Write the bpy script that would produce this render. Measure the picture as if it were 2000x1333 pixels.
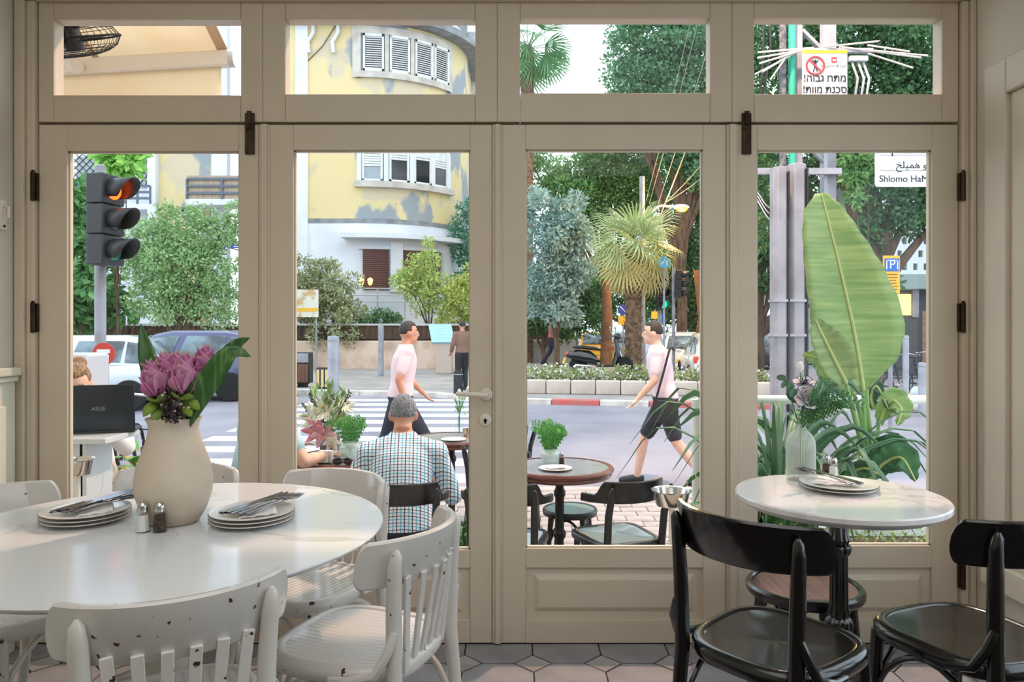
import bpy, bmesh, math, random
import numpy as np
from mathutils import Vector, Matrix, Euler
for o in list(bpy.data.objects): bpy.data.objects.remove(o, do_unlink=True)
SC = bpy.context.scene; COL = SC.collection
PI = math.pi
F = 1443.0; CH = 1.31; HY = 640.0; G = -0.30        # focal length (px of 2000), camera height, horizon row, terrace level
def lin(c):
    c = c/255.0
    return c/12.92 if c <= 0.04045 else ((c+0.055)/1.055)**2.4
def K(r, g, b): return (lin(r), lin(g), lin(b), 1.0)
# ---------------------------------------------------------------- camera
cam = bpy.data.cameras.new('camera'); camo = bpy.data.objects.new('camera', cam); COL.objects.link(camo)
camo.location = (0, 0, CH); camo.rotation_euler = (PI/2, 0, 0)
cam.sensor_fit = 'HORIZONTAL'; cam.sensor_width = 36; cam.lens = 36*F/2000
cam.shift_y = (HY-666.5)/2000; cam.clip_start = 0.02; cam.clip_end = 400
SC.camera = camo
# ---------------------------------------------------------------- sky: bright, even, late-afternoon haze
w = bpy.data.worlds.new('sky'); SC.world = w; w.use_nodes = True
bg = w.node_tree.nodes['Background']; bg.inputs[0].default_value = (0.80, 0.905, 1.0, 1); bg.inputs[1].default_value = 2.35
SC.view_settings.view_transform = 'Standard'; SC.view_settings.look = 'None'
SC.view_settings.gamma = 1; SC.view_settings.exposure = 0.12; SC.view_settings.use_curve_mapping = False
# ---------------------------------------------------------------- lights: unseen area light added under the ceiling to brighten the room
def area(name, loc, rot, sx, sy, power, col):
    l = bpy.data.lights.new(name, 'AREA'); l.shape = 'RECTANGLE'; l.size = sx; l.size_y = sy; l.energy = power; l.color = col
    o = bpy.data.objects.new(name, l); COL.objects.link(o); o.location = loc; o.rotation_euler = rot; return o
area('added_room_fill', (-0.1, -0.9, 3.22), (0, 0, 0), 3.4, 4.6, 66, (1.0, 0.985, 0.97))
# ================================================================ helpers
def tag(o, label=None, cat=None, group=None, kind=None):
    if label: o['label'] = label
    if cat: o['category'] = cat
    if group: o['group'] = group
    if kind: o['kind'] = kind
    return o
def thing(name, label, cat, loc=(0, 0, 0), rz=0, group=None, kind=None, rot=None):
    o = bpy.data.objects.new(name, None); COL.objects.link(o); o.location = loc
    o.rotation_euler = rot if rot else (0, 0, rz); o.empty_display_size = 0.1
    return tag(o, label, cat, group, kind)
def W(px, py, d): return Vector(((px-1000)/F*d, d, CH-(py-HY)/F*d))
def XX(px, d): return (px-1000)/F*d
def ZZ(py, d): return CH-(py-HY)/F*d
def frame(d):
    d = Vector(d).normalized(); a = Vector((0, 0, 1)) if abs(d.z) < 0.95 else Vector((0, 1, 0))
    x = d.cross(a).normalized(); return x, x.cross(d).normalized()
class MB:
    def __init__(s): s.v = []; s.f = []
    def add(s, vs, fs):
        n = len(s.v); s.v += [tuple(v) for v in vs]; s.f += [tuple(i+n for i in f) for f in fs]; return s
    def box(s, c, d, rot=None):
        hx, hy, hz = d[0]/2, d[1]/2, d[2]/2
        vs = [Vector((x, y, z)) for x in (-hx, hx) for y in (-hy, hy) for z in (-hz, hz)]
        if rot is not None:
            R = Euler(rot).to_matrix() if not isinstance(rot, Matrix) else rot
            vs = [R @ v for v in vs]
        c = Vector(c)
        return s.add([v+c for v in vs], [(0, 1, 3, 2), (4, 6, 7, 5), (0, 4, 5, 1), (2, 3, 7, 6), (0, 2, 6, 4), (1, 5, 7, 3)])
    def bb(s, x0, x1, y0, y1, z0, z1): return s.box(((x0+x1)/2, (y0+y1)/2, (z0+z1)/2), (abs(x1-x0), abs(y1-y0), abs(z1-z0)))
    def rings(s, R, cap=True, closed=False):
        n = len(R[0]); k = len(s.v)
        for r in R: s.v += [tuple(p) for p in r]
        m = len(R)
        for i in range(m if closed else m-1):
            a = k+i*n; b = k+((i+1) % m)*n
            for j in range(n): s.f.append((a+j, a+(j+1) % n, b+(j+1) % n, b+j))
        if cap and not closed:
            s.f.append(tuple(k+j for j in reversed(range(n)))); s.f.append(tuple(k+(m-1)*n+j for j in range(n)))
        return s
    def tube(s, pts, r, n=8, cap=True, flat=1.0, closed=False, up=None):
        pts = [Vector(p) for p in pts]; m = len(pts)
        rs = r if isinstance(r, (list, tuple)) else [r]*m
        R = []; px = None
        for i, p in enumerate(pts):
            if closed: t = pts[(i+1) % m]-pts[i-1]
            else: t = pts[min(i+1, m-1)]-pts[max(i-1, 0)]
            t = t.normalized() if t.length > 1e-9 else Vector((0, 0, 1))
            if px is None:
                if up is not None: x = Vector(up).cross(t).normalized()
                else: x, _ = frame(t)
            else:
                x = px-t*px.dot(t)
                x = x.normalized() if x.length > 1e-6 else frame(t)[0]
            px = x; y = t.cross(x)
            R.append([p+x*(rs[i]*math.cos(2*PI*j/n))+y*(rs[i]*flat*math.sin(2*PI*j/n)) for j in range(n)])
        return s.rings(R, cap, closed)
    def cyl(s, a, b, r0, r1=None, n=12): return s.tube([a, b], [r0, r0 if r1 is None else r1], n)
    def lathe(s, prof, n=32, c=(0, 0, 0), sx=1, sy=1, cap=True):
        R = [[(c[0]+sx*r*math.cos(2*PI*j/n), c[1]+sy*r*math.sin(2*PI*j/n), c[2]+z) for j in range(n)] for r, z in prof]
        return s.rings(R, cap)
    def ball(s, c, r, n=14, m=9, rot=None):
        if not isinstance(r, (tuple, list)): r = (r, r, r)
        R = []; c = Vector(c); Mx = Euler(rot).to_matrix() if rot else None
        for i in range(m):
            t = PI*(i+0.0)/(m-1); t = min(max(t, 0.06), PI-0.06)
            ring = []
            for j in range(n):
                a = 2*PI*j/n; v = Vector((r[0]*math.sin(t)*math.cos(a), r[1]*math.sin(t)*math.sin(a), -r[2]*math.cos(t)))
                ring.append(c+(Mx @ v if Mx else v))
            R.append(ring)
        return s.rings(R, True)
    def ell(s, secs, n=18):      # secs: (centre, x half width, y half width[, xdir])
        R = []
        for q in secs:
            c = Vector(q[0]); xd = Vector(q[3]) if len(q) > 3 else Vector((1, 0, 0)); yd = Vector(q[4]) if len(q) > 4 else Vector((0, 1, 0))
            R.append([c+xd*(q[1]*math.cos(2*PI*j/n))+yd*(q[2]*math.sin(2*PI*j/n)) for j in range(n)])
        return s.rings(R)
    def prism(s, pts, a, b, axis='z'):
        def P(u, v, t): return {'z': (u, v, t), 'y': (u, t, v), 'x': (t, u, v)}[axis]
        n = len(pts); return s.add([P(u, v, a) for u, v in pts]+[P(u, v, b) for u, v in pts],
            [tuple(range(n))[::-1], tuple(range(n, 2*n))]+[(i, (i+1) % n, n+(i+1) % n, n+i) for i in range(n)])
    def bar(s, a, b, w, h, up=(0, 0, 1)):
        a = Vector(a); b = Vector(b); t = (b-a).normalized(); u = Vector(up)
        x = t.cross(u)
        x = x.normalized() if x.length > 1e-5 else frame(t)[0]
        y = x.cross(t)
        def ring(p): return [p+x*sx*w/2+y*sy*h/2 for sx, sy in ((-1, -1), (1, -1), (1, 1), (-1, 1))]
        return s.rings([ring(a), ring(b)])
    def grid(s, P):              # P[i][j] open surface
        n = len(P[0]); k = len(s.v)
        for r in P: s.v += [tuple(p) for p in r]
        for i in range(len(P)-1):
            for j in range(n-1): s.f.append((k+i*n+j, k+i*n+j+1, k+(i+1)*n+j+1, k+(i+1)*n+j))
        return s
    def mesh(s, name, mat, smooth=True, ang=35):
        me = bpy.data.meshes.new(name); me.from_pydata(s.v, [], s.f)
        bm = bmesh.new(); bm.from_mesh(me); bmesh.ops.recalc_face_normals(bm, faces=bm.faces); bm.to_mesh(me); bm.free()
        if mat: me.materials.append(mat)
        if smooth:
            me.polygons.foreach_set('use_smooth', [True]*len(me.polygons)); me.set_sharp_from_angle(angle=math.radians(ang))
        return me
    def build(s, name, mat, parent=None, smooth=True, ang=35, bevel=0, seg=2, solid=0, subd=0, loc=None, rot=None, remesh=0):
        me = s.mesh(name, mat, smooth or bevel > 0, ang)
        return put(name, me, parent, loc, rot, bevel, seg, solid, subd, remesh)
def put(name, me, parent=None, loc=None, rot=None, bevel=0, seg=2, solid=0, subd=0, remesh=0):
    o = bpy.data.objects.new(name, me); COL.objects.link(o); o.parent = parent
    if loc is not None: o.location = loc
    if rot is not None: o.rotation_euler = rot
    if remesh:
        m = o.modifiers.new('r', 'REMESH'); m.mode = 'VOXEL'; m.voxel_size = remesh; m.use_smooth_shade = True
        m = o.modifiers.new('s', 'SMOOTH'); m.factor = 0.5; m.iterations = 5
    if solid: m = o.modifiers.new('s', 'SOLIDIFY'); m.thickness = solid; m.offset = 0
    if subd: m = o.modifiers.new('d', 'SUBSURF'); m.levels = subd; m.render_levels = subd
    if bevel: m = o.modifiers.new('b', 'BEVEL'); m.width = bevel; m.segments = seg; m.limit_method = 'ANGLE'; m.angle_limit = math.radians(40)
    return o
def dup(root, loc=None, rz=None, label=None, group=None, rot=None, scale=None):
    r = root.copy(); COL.objects.link(r)
    if loc is not None: r.location = loc
    if rz is not None: r.rotation_euler = (0, 0, rz)
    if rot is not None: r.rotation_euler = rot
    if scale is not None: r.scale = scale
    if label: r['label'] = label
    if group: r['group'] = group
    for ch in KIDS(root):
        c = ch.copy(); COL.objects.link(c); c.parent = r
        for g in KIDS(ch):
            d = g.copy(); COL.objects.link(d); d.parent = c
    return r
def KIDS(o): return [x for x in bpy.data.objects if x.parent == o]
# ---------------------------------------------------------------- materials
MATS = {}
def M(name, col=None, rough=0.5, metal=0.0, col2=None, scale=6.0, amt=1.0, lo=0.4, hi=0.65, bump=0.0, bscale=30.0, spec=0.5, coat=0.0,
      emit=None, es=1.0, detail=4, trans=0.0, stretch=None, sheen=0.0, island=None):
    if name in MATS: return MATS[name]
    m = bpy.data.materials.new(name); m.use_nodes = True; nt = m.node_tree; p = nt.nodes['Principled BSDF']; L = nt.links
    p.inputs['Base Color'].default_value = col; p.inputs['Roughness'].default_value = rough; p.inputs['Metallic'].default_value = metal
    p.inputs['Specular IOR Level'].default_value = spec; p.inputs['Coat Weight'].default_value = coat; p.inputs['Coat Roughness'].default_value = 0.08
    tc = nt.nodes.new('ShaderNodeTexCoord'); src = tc.outputs['Object']
    if stretch:
        mp = nt.nodes.new('ShaderNodeMapping'); mp.inputs['Scale'].default_value = stretch; L.new(src, mp.inputs[0]); src = mp.outputs[0]
    if col2 is not None:
        mx = nt.nodes.new('ShaderNodeMix'); mx.data_type = 'RGBA'; mx.inputs[6].default_value = col; mx.inputs[7].default_value = col2
        rp = nt.nodes.new('ShaderNodeMapRange'); rp.inputs[1].default_value = lo; rp.inputs[2].default_value = hi; rp.inputs[4].default_value = amt
        if island:
            g = nt.nodes.new('ShaderNodeNewGeometry'); rp.inputs[1].default_value = 0; rp.inputs[2].default_value = 1; L.new(g.outputs['Random Per Island'], rp.inputs[0])
        else:
            nz = nt.nodes.new('ShaderNodeTexNoise'); nz.inputs['Scale'].default_value = scale; nz.inputs['Detail'].default_value = detail
            L.new(src, nz.inputs['Vector']); L.new(nz.outputs[0], rp.inputs[0])
        L.new(rp.outputs[0], mx.inputs[0]); L.new(mx.outputs[2], p.inputs['Base Color'])
    if bump:
        n2 = nt.nodes.new('ShaderNodeTexNoise'); n2.inputs['Scale'].default_value = bscale; n2.inputs['Detail'].default_value = 5; L.new(src, n2.inputs['Vector'])
        b = nt.nodes.new('ShaderNodeBump'); b.inputs['Strength'].default_value = bump; b.inputs['Distance'].default_value = 0.02
        L.new(n2.outputs[0], b.inputs['Height']); L.new(b.outputs[0], p.inputs['Normal'])
    if emit is not None:
        p.inputs['Emission Color'].default_value = emit; p.inputs['Emission Strength'].default_value = es
    if trans:                                   # thin leaf: let some light through
        t = nt.nodes.new('ShaderNodeBsdfTranslucent'); mxs = nt.nodes.new('ShaderNodeMixShader'); mxs.inputs[0].default_value = trans
        out = nt.nodes['Material Output']; L.new(p.outputs[0], mxs.inputs[1]); L.new(t.outputs[0], mxs.inputs[2]); L.new(mxs.outputs[0], out.inputs[0])
        if col2 is not None: L.new(mx.outputs[2], t.inputs[0])
        else: t.inputs[0].default_value = col
    MATS[name] = m; return m
def glassmat(name, tint=(0.97, 0.985, 0.985, 1), ior=1.25, rough=0.02):
    m = bpy.data.materials.new(name); m.use_nodes = True; nt = m.node_tree; nt.nodes.clear(); L = nt.links
    o = nt.nodes.new('ShaderNodeOutputMaterial'); mx = nt.nodes.new('ShaderNodeMixShader'); t = nt.nodes.new('ShaderNodeBsdfTransparent')
    g = nt.nodes.new('ShaderNodeBsdfGlossy'); lw = nt.nodes.new('ShaderNodeLayerWeight'); lw.inputs[0].default_value = 0.5; pw_ = nt.nodes.new('ShaderNodeMath'); pw_.operation = 'POWER'; pw_.inputs[1].default_value = 5; f = nt.nodes.new('ShaderNodeMath'); f.operation = 'MULTIPLY_ADD'; r0 = ((ior-1)/(ior+1))**2; f.inputs[1].default_value = 1-r0; f.inputs[2].default_value = r0; L.new(lw.outputs['Facing'], pw_.inputs[0]); L.new(pw_.outputs[0], f.inputs[0])
    t.inputs[0].default_value = tint; g.inputs['Roughness'].default_value = rough
    L.new(f.outputs[0], mx.inputs[0]); L.new(t.outputs[0], mx.inputs[1]); L.new(g.outputs[0], mx.inputs[2]); L.new(mx.outputs[0], o.inputs[0])
    MATS[name] = m; return m
def text(s, size, mat, parent, loc, rot=(PI/2, 0, 0), name='lettering', align='CENTER', ext=0.001, sx=1.0, bold=0.0):
    c = bpy.data.curves.new('t', 'FONT'); c.body = s; c.size = size; c.align_x = align; c.align_y = 'CENTER'; c.extrude = ext; c.offset = bold
    o = bpy.data.objects.new('t', c); COL.objects.link(o)
    dg = bpy.context.evaluated_depsgraph_get(); me = bpy.data.meshes.new_from_object(o.evaluated_get(dg)); bpy.data.objects.remove(o)
    me.materials.clear(); me.materials.append(mat); me.name = name
    q = put(name, me, parent, loc, rot); q.scale = (sx, 1, 1); return q
# ================================================================ materials of the room
def wear(name, base, under, rough=0.35, thr=0.63, scale=9, coat=0.2, grooves=False, edge=True):   # painted wood, chipped along edges
    m = bpy.data.materials.new(name); m.use_nodes = True; nt = m.node_tree; L = nt.links; p = nt.nodes['Principled BSDF']
    tc = nt.nodes.new('ShaderNodeTexCoord'); nz = nt.nodes.new('ShaderNodeTexNoise'); nz.inputs['Scale'].default_value = scale; nz.inputs['Detail'].default_value = 7
    L.new(tc.outputs['Object'], nz.inputs['Vector'])
    gm = nt.nodes.new('ShaderNodeNewGeometry'); a = nt.nodes.new('ShaderNodeMath'); a.operation = 'MULTIPLY_ADD'; a.inputs[1].default_value = 1.6 if edge else 0.0; a.inputs[2].default_value = -0.8 if edge else 0
    L.new(gm.outputs['Pointiness'], a.inputs[0])
    b = nt.nodes.new('ShaderNodeMath'); L.new(a.outputs[0], b.inputs[0]); L.new(nz.outputs[0], b.inputs[1])
    r = nt.nodes.new('ShaderNodeMapRange'); r.inputs[1].default_value = thr; r.inputs[2].default_value = thr+0.025; L.new(b.outputs[0], r.inputs[0])
    n2 = nt.nodes.new('ShaderNodeTexNoise'); n2.inputs['Scale'].default_value = 3; L.new(tc.outputs['Object'], n2.inputs['Vector'])
    m0 = nt.nodes.new('ShaderNodeMix'); m0.data_type = 'RGBA'; m0.inputs[6].default_value = base; m0.inputs[7].default_value = tuple(c*0.86 for c in base[:3])+(1,); L.new(n2.outputs[0], m0.inputs[0])
    mx = nt.nodes.new('ShaderNodeMix'); mx.data_type = 'RGBA'; mx.inputs[7].default_value = under; L.new(m0.outputs[2], mx.inputs[6]); L.new(r.outputs[0], mx.inputs[0])
    L.new(mx.outputs[2], p.inputs['Base Color']); p.inputs['Roughness'].default_value = rough; p.inputs['Coat Weight'].default_value = coat
    if grooves:
        wv = nt.nodes.new('ShaderNodeTexWave'); wv.wave_type = 'BANDS'; wv.bands_direction = 'X'; wv.inputs['Scale'].default_value = 16; wv.inputs['Distortion'].default_value = 0.6; wv.inputs['Detail Scale'].default_value = 0.6
        L.new(tc.outputs['Object'], wv.inputs['Vector']); bp = nt.nodes.new('ShaderNodeBump'); bp.inputs['Strength'].default_value = 0.35; bp.inputs['Distance'].default_value = 0.004
        L.new(wv.outputs[0], bp.inputs['Height']); L.new(bp.outputs[0], p.inputs['Normal'])
    MATS[name] = m; return m
PAINT = wear('door_paint', K(216, 202, 181), K(70, 52, 38), rough=0.45, thr=0.80, scale=14, coat=0.05, edge=False)
WALLP = M('wall_plaster', K(214, 208, 192), 0.8, col2=K(200, 194, 176), scale=1.2, bump=0.08, bscale=25)
WAIN = M('wainscot_paint', K(222, 222, 204), 0.5, col2=K(208, 208, 188), scale=2)
CEILM = M('ceiling_paint', K(225, 220, 208), 0.9)
DARKGAP = M('dark_gap', K(24, 18, 15), 0.9)
BRASS = M('aged_bronze', K(74, 56, 40), 0.45, metal=0.7, col2=K(44, 32, 25), scale=20)
PANE = glassmat('window_glass')
TILE = M('floor_tile_stone', K(156, 156, 162), 0.42, col2=K(128, 128, 134), scale=5, lo=0.35, hi=0.7, bump=0.12, bscale=16)
TILED = M('floor_tile_inset', K(166, 164, 164), 0.42, col2=K(142, 140, 140), scale=5, bump=0.1, bscale=16)
GROUT = M('floor_grout', K(58, 52, 48), 0.9)
DY = 3.05                                            # room-side face of the doors
def dx(px): return XX(px, DY)
def dz(py): return ZZ(py, DY)
XL, XR, YB, ZC = -2.04, 1.90, -4.2, 3.30
ZT = dz(4)                                           # top of the transom lights
# floor slab and inlaid octagon tiles
fl = MB().bb(XL-0.2, XR+0.2, YB, DY+0.16, -0.12, -0.006).build('floor', GROUT, smooth=False)
tag(fl, 'grey stone floor of octagon and diamond tiles inside the doors', None, None, 'structure')
PT = 0.273; HD = 0.072; gr = 0.003
def octa(p, h):
    a = p/2-gr; b = h+gr*0.6
    return [(-a+b, -a), (a-b, -a), (a, -a+b), (a, a-b), (a-b, a), (-a+b, a), (-a, a-b), (-a, -a+b)]
random.seed(3)
om = MB().prism(octa(PT, HD), -0.012, 0.0).mesh('tile', TILE, False)
q = HD-gr*1.2; dm = MB().prism([(-q, 0), (0, -q), (q, 0), (0, q)], -0.012, 0.0).mesh('diamond_tile', TILED, False)
X0 = -0.19; Y0 = 2.88
for i in range(-8, 9):
    for j in range(-4, 1):
        x = X0+(i+0.5)*PT; y = Y0+(j+0.5)*PT
        if XL-0.1 < x < XR+0.1: put('tile', om, fl, (x, y, random.uniform(-0.0012, 0.0006)))
        x = X0+i*PT; y = Y0+j*PT
        if XL < x < XR: put('diamond_tile', dm, fl, (x, y, random.uniform(-0.001, 0.0006)))
tag(MB().bb(XL-0.2, XR+0.2, YB, DY+0.2, ZC, ZC+0.1).build('ceiling', CEILM, smooth=False), 'plain cream ceiling above the doors', None, None, 'structure')
wl = MB().bb(XL-0.15, XL, YB, DY+0.2, 0, ZC).build('wall_left', WALLP, smooth=False); tag(wl, 'cream plaster wall at the left edge', None, None, 'structure')
ws = MB().bb(XL, XL+0.03, YB, DY-0.06, 0, 1.115).build('wainscot', WAIN, wl, bevel=0.004)
MB().bb(XL, XL+0.055, YB, DY-0.055, 1.115, 1.15).bb(XL, XL+0.042, YB, DY-0.055, 1.09, 1.115).build('wainscot_cap', WAIN, ws, bevel=0.006)
MB().bb(XL+0.028, XL+0.04, YB, DY-0.12, 0.16, 1.0).build('wainscot_panel', WAIN, ws, bevel=0.008)
tag(MB().bb(XL-0.2, XR+0.2, YB-0.1, YB, 0, ZC).build('wall_back', WALLP, smooth=False), 'plaster wall behind the camera', None, None, 'structure')
wf = MB().bb(-6.5, dx(38), DY-0.005, DY+0.16, G, ZC+1.2).bb(dx(38), dx(1889), DY-0.005, DY+0.16, ZT+0.01, ZC+1.2).bb(dx(1889), XR+0.22, DY-0.005, DY+0.16, G, ZC+1.2).bb(dx(38), dx(1889), DY+0.02, DY+0.35, G, -0.02)
wf = wf.build('wall_front', WALLP, smooth=False); tag(wf, 'wall holding the four glazed doors', None, None, 'structure')
# right wall with its own tall glazed opening
w5 = (0.35, 2.80, 0.40, 2.20)       # y0,y1,z0,z1 of the opening
wr = MB().bb(XR, XR+0.18, YB, w5[0], 0, ZC).bb(XR, XR+0.18, w5[1], DY+0.02, 0, ZC).bb(XR, XR+0.18, w5[0], w5[1], 0, w5[2]).bb(XR, XR+0.18, w5[0], w5[1], w5[3], ZC)
wr = wr.build('wall_right', WALLP, smooth=False); tag(wr, 'cream plaster wall at the right with a cased window', None, None, 'structure')
wn = thing('window_5', 'tall cased window in the wall at the right edge', None, (XR, 0, 0), kind='structure')
c0, c1, c2, c3 = w5[0]-0.13, w5[1]+0.13, w5[2]-0.07, w5[3]+0.135
m = MB().bb(-0.03, 0, w5[1], c1, c2, c3).bb(-0.03, 0, c0, w5[0], c2, c3).bb(-0.03, 0, w5[0], w5[1], w5[3], c3).bb(-0.045, 0, c0, c1, c2-0.03, w5[2])
m.build('casing', PAINT, wn, bevel=0.006)
m = MB().bb(-0.012, 0.08, w5[1]-0.10, w5[1], w5[2], w5[3]).bb(-0.012, 0.08, w5[0], w5[0]+0.10, w5[2], w5[3]).bb(-0.012, 0.08, w5[0]+0.1, w5[1]-0.1, w5[3]-0.1, w5[3]).bb(-0.012, 0.08, w5[0]+0.1, w5[1]-0.1, w5[2], w5[2]+0.1)
m.build('window_frame', PAINT, wn, bevel=0.005)
MB().bb(0.03, 0.036, w5[0]+0.1, w5[1]-0.1, w5[2]+0.1, w5[3]-0.1).build('pane', PANE, wn, smooth=False)
MB().bb(-0.008, 0.03, w5[1]-0.125, w5[1]-0.1, w5[2]+0.1, w5[3]-0.1).build('glazing_bead', M('bead_wood', K(150, 118, 84), 0.5), wn, smooth=False)
# jambs, header and dark backing added behind the gap
def trim(n, x0, x1, y0, y1, z0, z1, lab, mat=None, bev=0.006):
    return tag(MB().bb(x0, x1, y0, y1, z0, z1).build('trim_%d' % n, mat or PAINT, bevel=bev), lab, None, None, 'structure')
trim(1, dx(37), dx(56), DY-0.035, DY+0.12, 0, ZT, 'painted outer door jamb at the left')
trim(2, dx(56), dx(72.5), DY-0.02, DY+0.12, 0, ZT, 'painted stepped jamb beside the left hinges')
trim(3, dx(1874.5), dx(1888), DY-0.02, DY+0.12, 0, ZT, 'painted stepped jamb beside the right hinges')
trim(4, dx(1888), XR-0.001, DY-0.035, DY+0.12, 0, ZT, 'painted outer door jamb at the right')
trim(5, dx(37), XR-0.001, DY-0.04, DY+0.02, ZT, ZT+0.05, 'painted moulding along the top of the transom lights')
trim(6, dx(72), dx(1875), DY+0.05, DY+0.085, dz(246), dz(236), 'dark backing added to block light in the gap above the doors', DARKGAP, 0)  # near-black strip added to keep light from leaking through the gap
trim(7, dx(72), dx(1875), DY+0.004, DY+0.10, -0.02, 0.004, 'dark threshold under the doors', DARKGAP, 0)
# transom lights
tw = [(75, 513, 105, 470, 38, 186), (513, 971, 557, 928, 37, 184), (971, 1430, 1016, 1387, 35, 182), (1430, 1872, 1473, 1840, 35, 184)]
TL = ['transom window at the left, showing the cream awning', 'transom window showing the louvred bay of the yellow building', 'transom window showing the palm crown and white sky', 'transom window at the right, showing the high voltage sign']
for i, (a, b, x0, x1, y0, y1) in enumerate(tw):
    t = thing('window_%d' % (i+1), TL[i], None, (0, DY, 0), kind='structure')
    for nm, q in (('stile', (a, x0, 4, 238)), ('stile', (x1, b, 4, 238)), ('rail', (x0, x1, 4, y0)), ('rail', (x0, x1, y1, 238))):
        MB().bb(dx(q[0])+0.0004, dx(q[1])-0.0004, 0, 0.07, dz(q[3]), dz(q[2])).build(nm, PAINT, t, bevel=0.0025)
    MB().bb(dx(x0), dx(x1), 0.012, 0.016, dz(y1), dz(y0)).build('pane', PANE, t, smooth=False)
# the four door leaves
dr = [(76, 505, 131, 466, 295, 1075), (527, 961, 573, 918, 293, 1075), (981, 1418, 1027, 1373, 292, 1072), (1441, 1871, 1479, 1820, 293, 1067)]
DL = ['leftmost glazed door behind the round white table', 'glazed door with the white lever handle', 'glazed door right of the lever handle', 'rightmost glazed door behind the marble bistro table']
DB = 0.006
for i, (a, b, x0, x1, y0, y1) in enumerate(dr):
    t = thing('door_%d' % (i+1), DL[i], None, (0, DY, 0), kind='structure')
    zb0, zb1, zb2 = DB, dz(1212), dz(1110)
    MB().bb(dx(a), dx(x0), 0, 0.045, DB, dz(243.5)).build('stile', PAINT, t, bevel=0.003)
    MB().bb(dx(x1), dx(b), 0, 0.045, DB, dz(243.5)).build('stile', PAINT, t, bevel=0.003)
    MB().bb(dx(x0), dx(x1), 0, 0.045, dz(y0), dz(243.5)).build('top_rail', PAINT, t, bevel=0.002)
    MB().bb(dx(x0), dx(x1), 0, 0.045, zb2, dz(y1)).build('lock_rail', PAINT, t, bevel=0.002)
    MB().bb(dx(x0), dx(x1), 0, 0.045, DB, zb1).build('bottom_rail', PAINT, t, bevel=0.002)
    MB().bb(dx(x0), dx(x1), 0.014, 0.04, zb1, zb2).build('panel_recess', PAINT, t, smooth=False)
    u0, u1, v0, v1 = dx(x0+16), dx(x1-16), zb1+0.03, zb2-0.03; e = 0.022
    R = [[(u0, 0.014, v0), (u1, 0.014, v0), (u1, 0.014, v1), (u0, 0.014, v1)], [(u0+e, 0.002, v0+e), (u1-e, 0.002, v0+e), (u1-e, 0.002, v1-e), (u0+e, 0.002, v1-e)]]
    MB().rings(R).build('raised_panel', PAINT, t, smooth=False)
    m = MB(); bw = 0.006
    for s0, s1, s2, s3 in ((dx(x0), dx(x0)+bw, dz(y1), dz(y0)), (dx(x1)-bw, dx(x1), dz(y1), dz(y0)), (dx(x0), dx(x1), dz(y0)-bw, dz(y0)), (dx(x0), dx(x1), dz(y1), dz(y1)+bw)):
        m.bb(s0, s1, 0.013, 0.03, s2, s3)
    m.build('glazing_bead', PAINT, t, smooth=False)
    MB().bb(dx(x0), dx(x1), 0.008, 0.012, dz(y1), dz(y0)).build('pane', PANE, t, smooth=False)
    if i < 3:                                        # half-round cover strip at the meeting edge
        xa, xb = [(506, 527.5), (961.5, 981.5), (1418.5, 1441.5)][i]
        MB().bb(dx(xa), dx(xb), -0.006, 0.05, DB, dz(243.5)).build('cover_strip', PAINT, t, bevel=0.004)
        MB().bb(dx(xa+5), dx(xb-4), -0.014, -0.006, DB, dz(243.5)).build('cover_strip_bead', PAINT, t, bevel=0.005)
    if i in (0, 3):
        hx = dx(71) if i == 0 else dx(1875)
        for h0, h1 in ((338, 394), (592, 650), (1090, 1148)):
            MB().cyl((hx, -0.022, dz(h1)), (hx, -0.022, dz(h0)), 0.0095).cyl((hx, -0.022, dz(h0)), (hx, -0.022, dz(h0)+0.008), 0.006).bb(hx-0.013, hx+0.013, -0.016, 0.0, dz(h1)+0.003, dz(h0)-0.003).build('hinge', BRASS, t, bevel=0.001)
        bx = dx(489) if i == 0 else dx(1457)
        bo = MB().bb(bx-0.019, bx+0.019, -0.012, 0, dz(302), dz(222)).build('flush_bolt', BRASS, t, bevel=0.002)
        MB().cyl((bx-0.008, -0.02, dz(250)), (bx-0.008, -0.01, dz(250)), 0.009).bb(bx-0.009, bx+0.009, -0.018, -0.011, dz(244), dz(219)).build('bolt_knob', BRASS, bo)
    if i == 1:
        HW = M('white_metal', K(226, 218, 204), 0.3)
        hp = W(950, 770, DY); hl = MB().cyl((hp.x, -0.008, hp.z), (hp.x, 0, hp.z), 0.026, n=24).cyl((hp.x, -0.055, hp.z), (hp.x, -0.006, hp.z), 0.011).tube([(hp.x+0.006, -0.055, hp.z), (hp.x-0.05, -0.057, hp.z+0.003), (hp.x-0.10, -0.05, hp.z+0.004), (hp.x-0.121, -0.043, hp.z+0.004)], [0.011, 0.01, 0.0095, 0.008], 10)
        hl.build('lever_handle', HW, t)
        kp = W(948, 821, DY); es = MB().lathe([(0.024, 0), (0.026, 0.004), (0.02, 0.008)], 24).build('keyhole_plate', HW, t, loc=(kp.x, 0, kp.z), rot=(PI/2, 0, 0))
        MB().cyl((0, 0, 0.007), (0, 0, 0.0105), 0.007).bb(-0.003, 0.003, -0.014, 0, 0.007, 0.0105).build('keyhole', DARKGAP, es)
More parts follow.
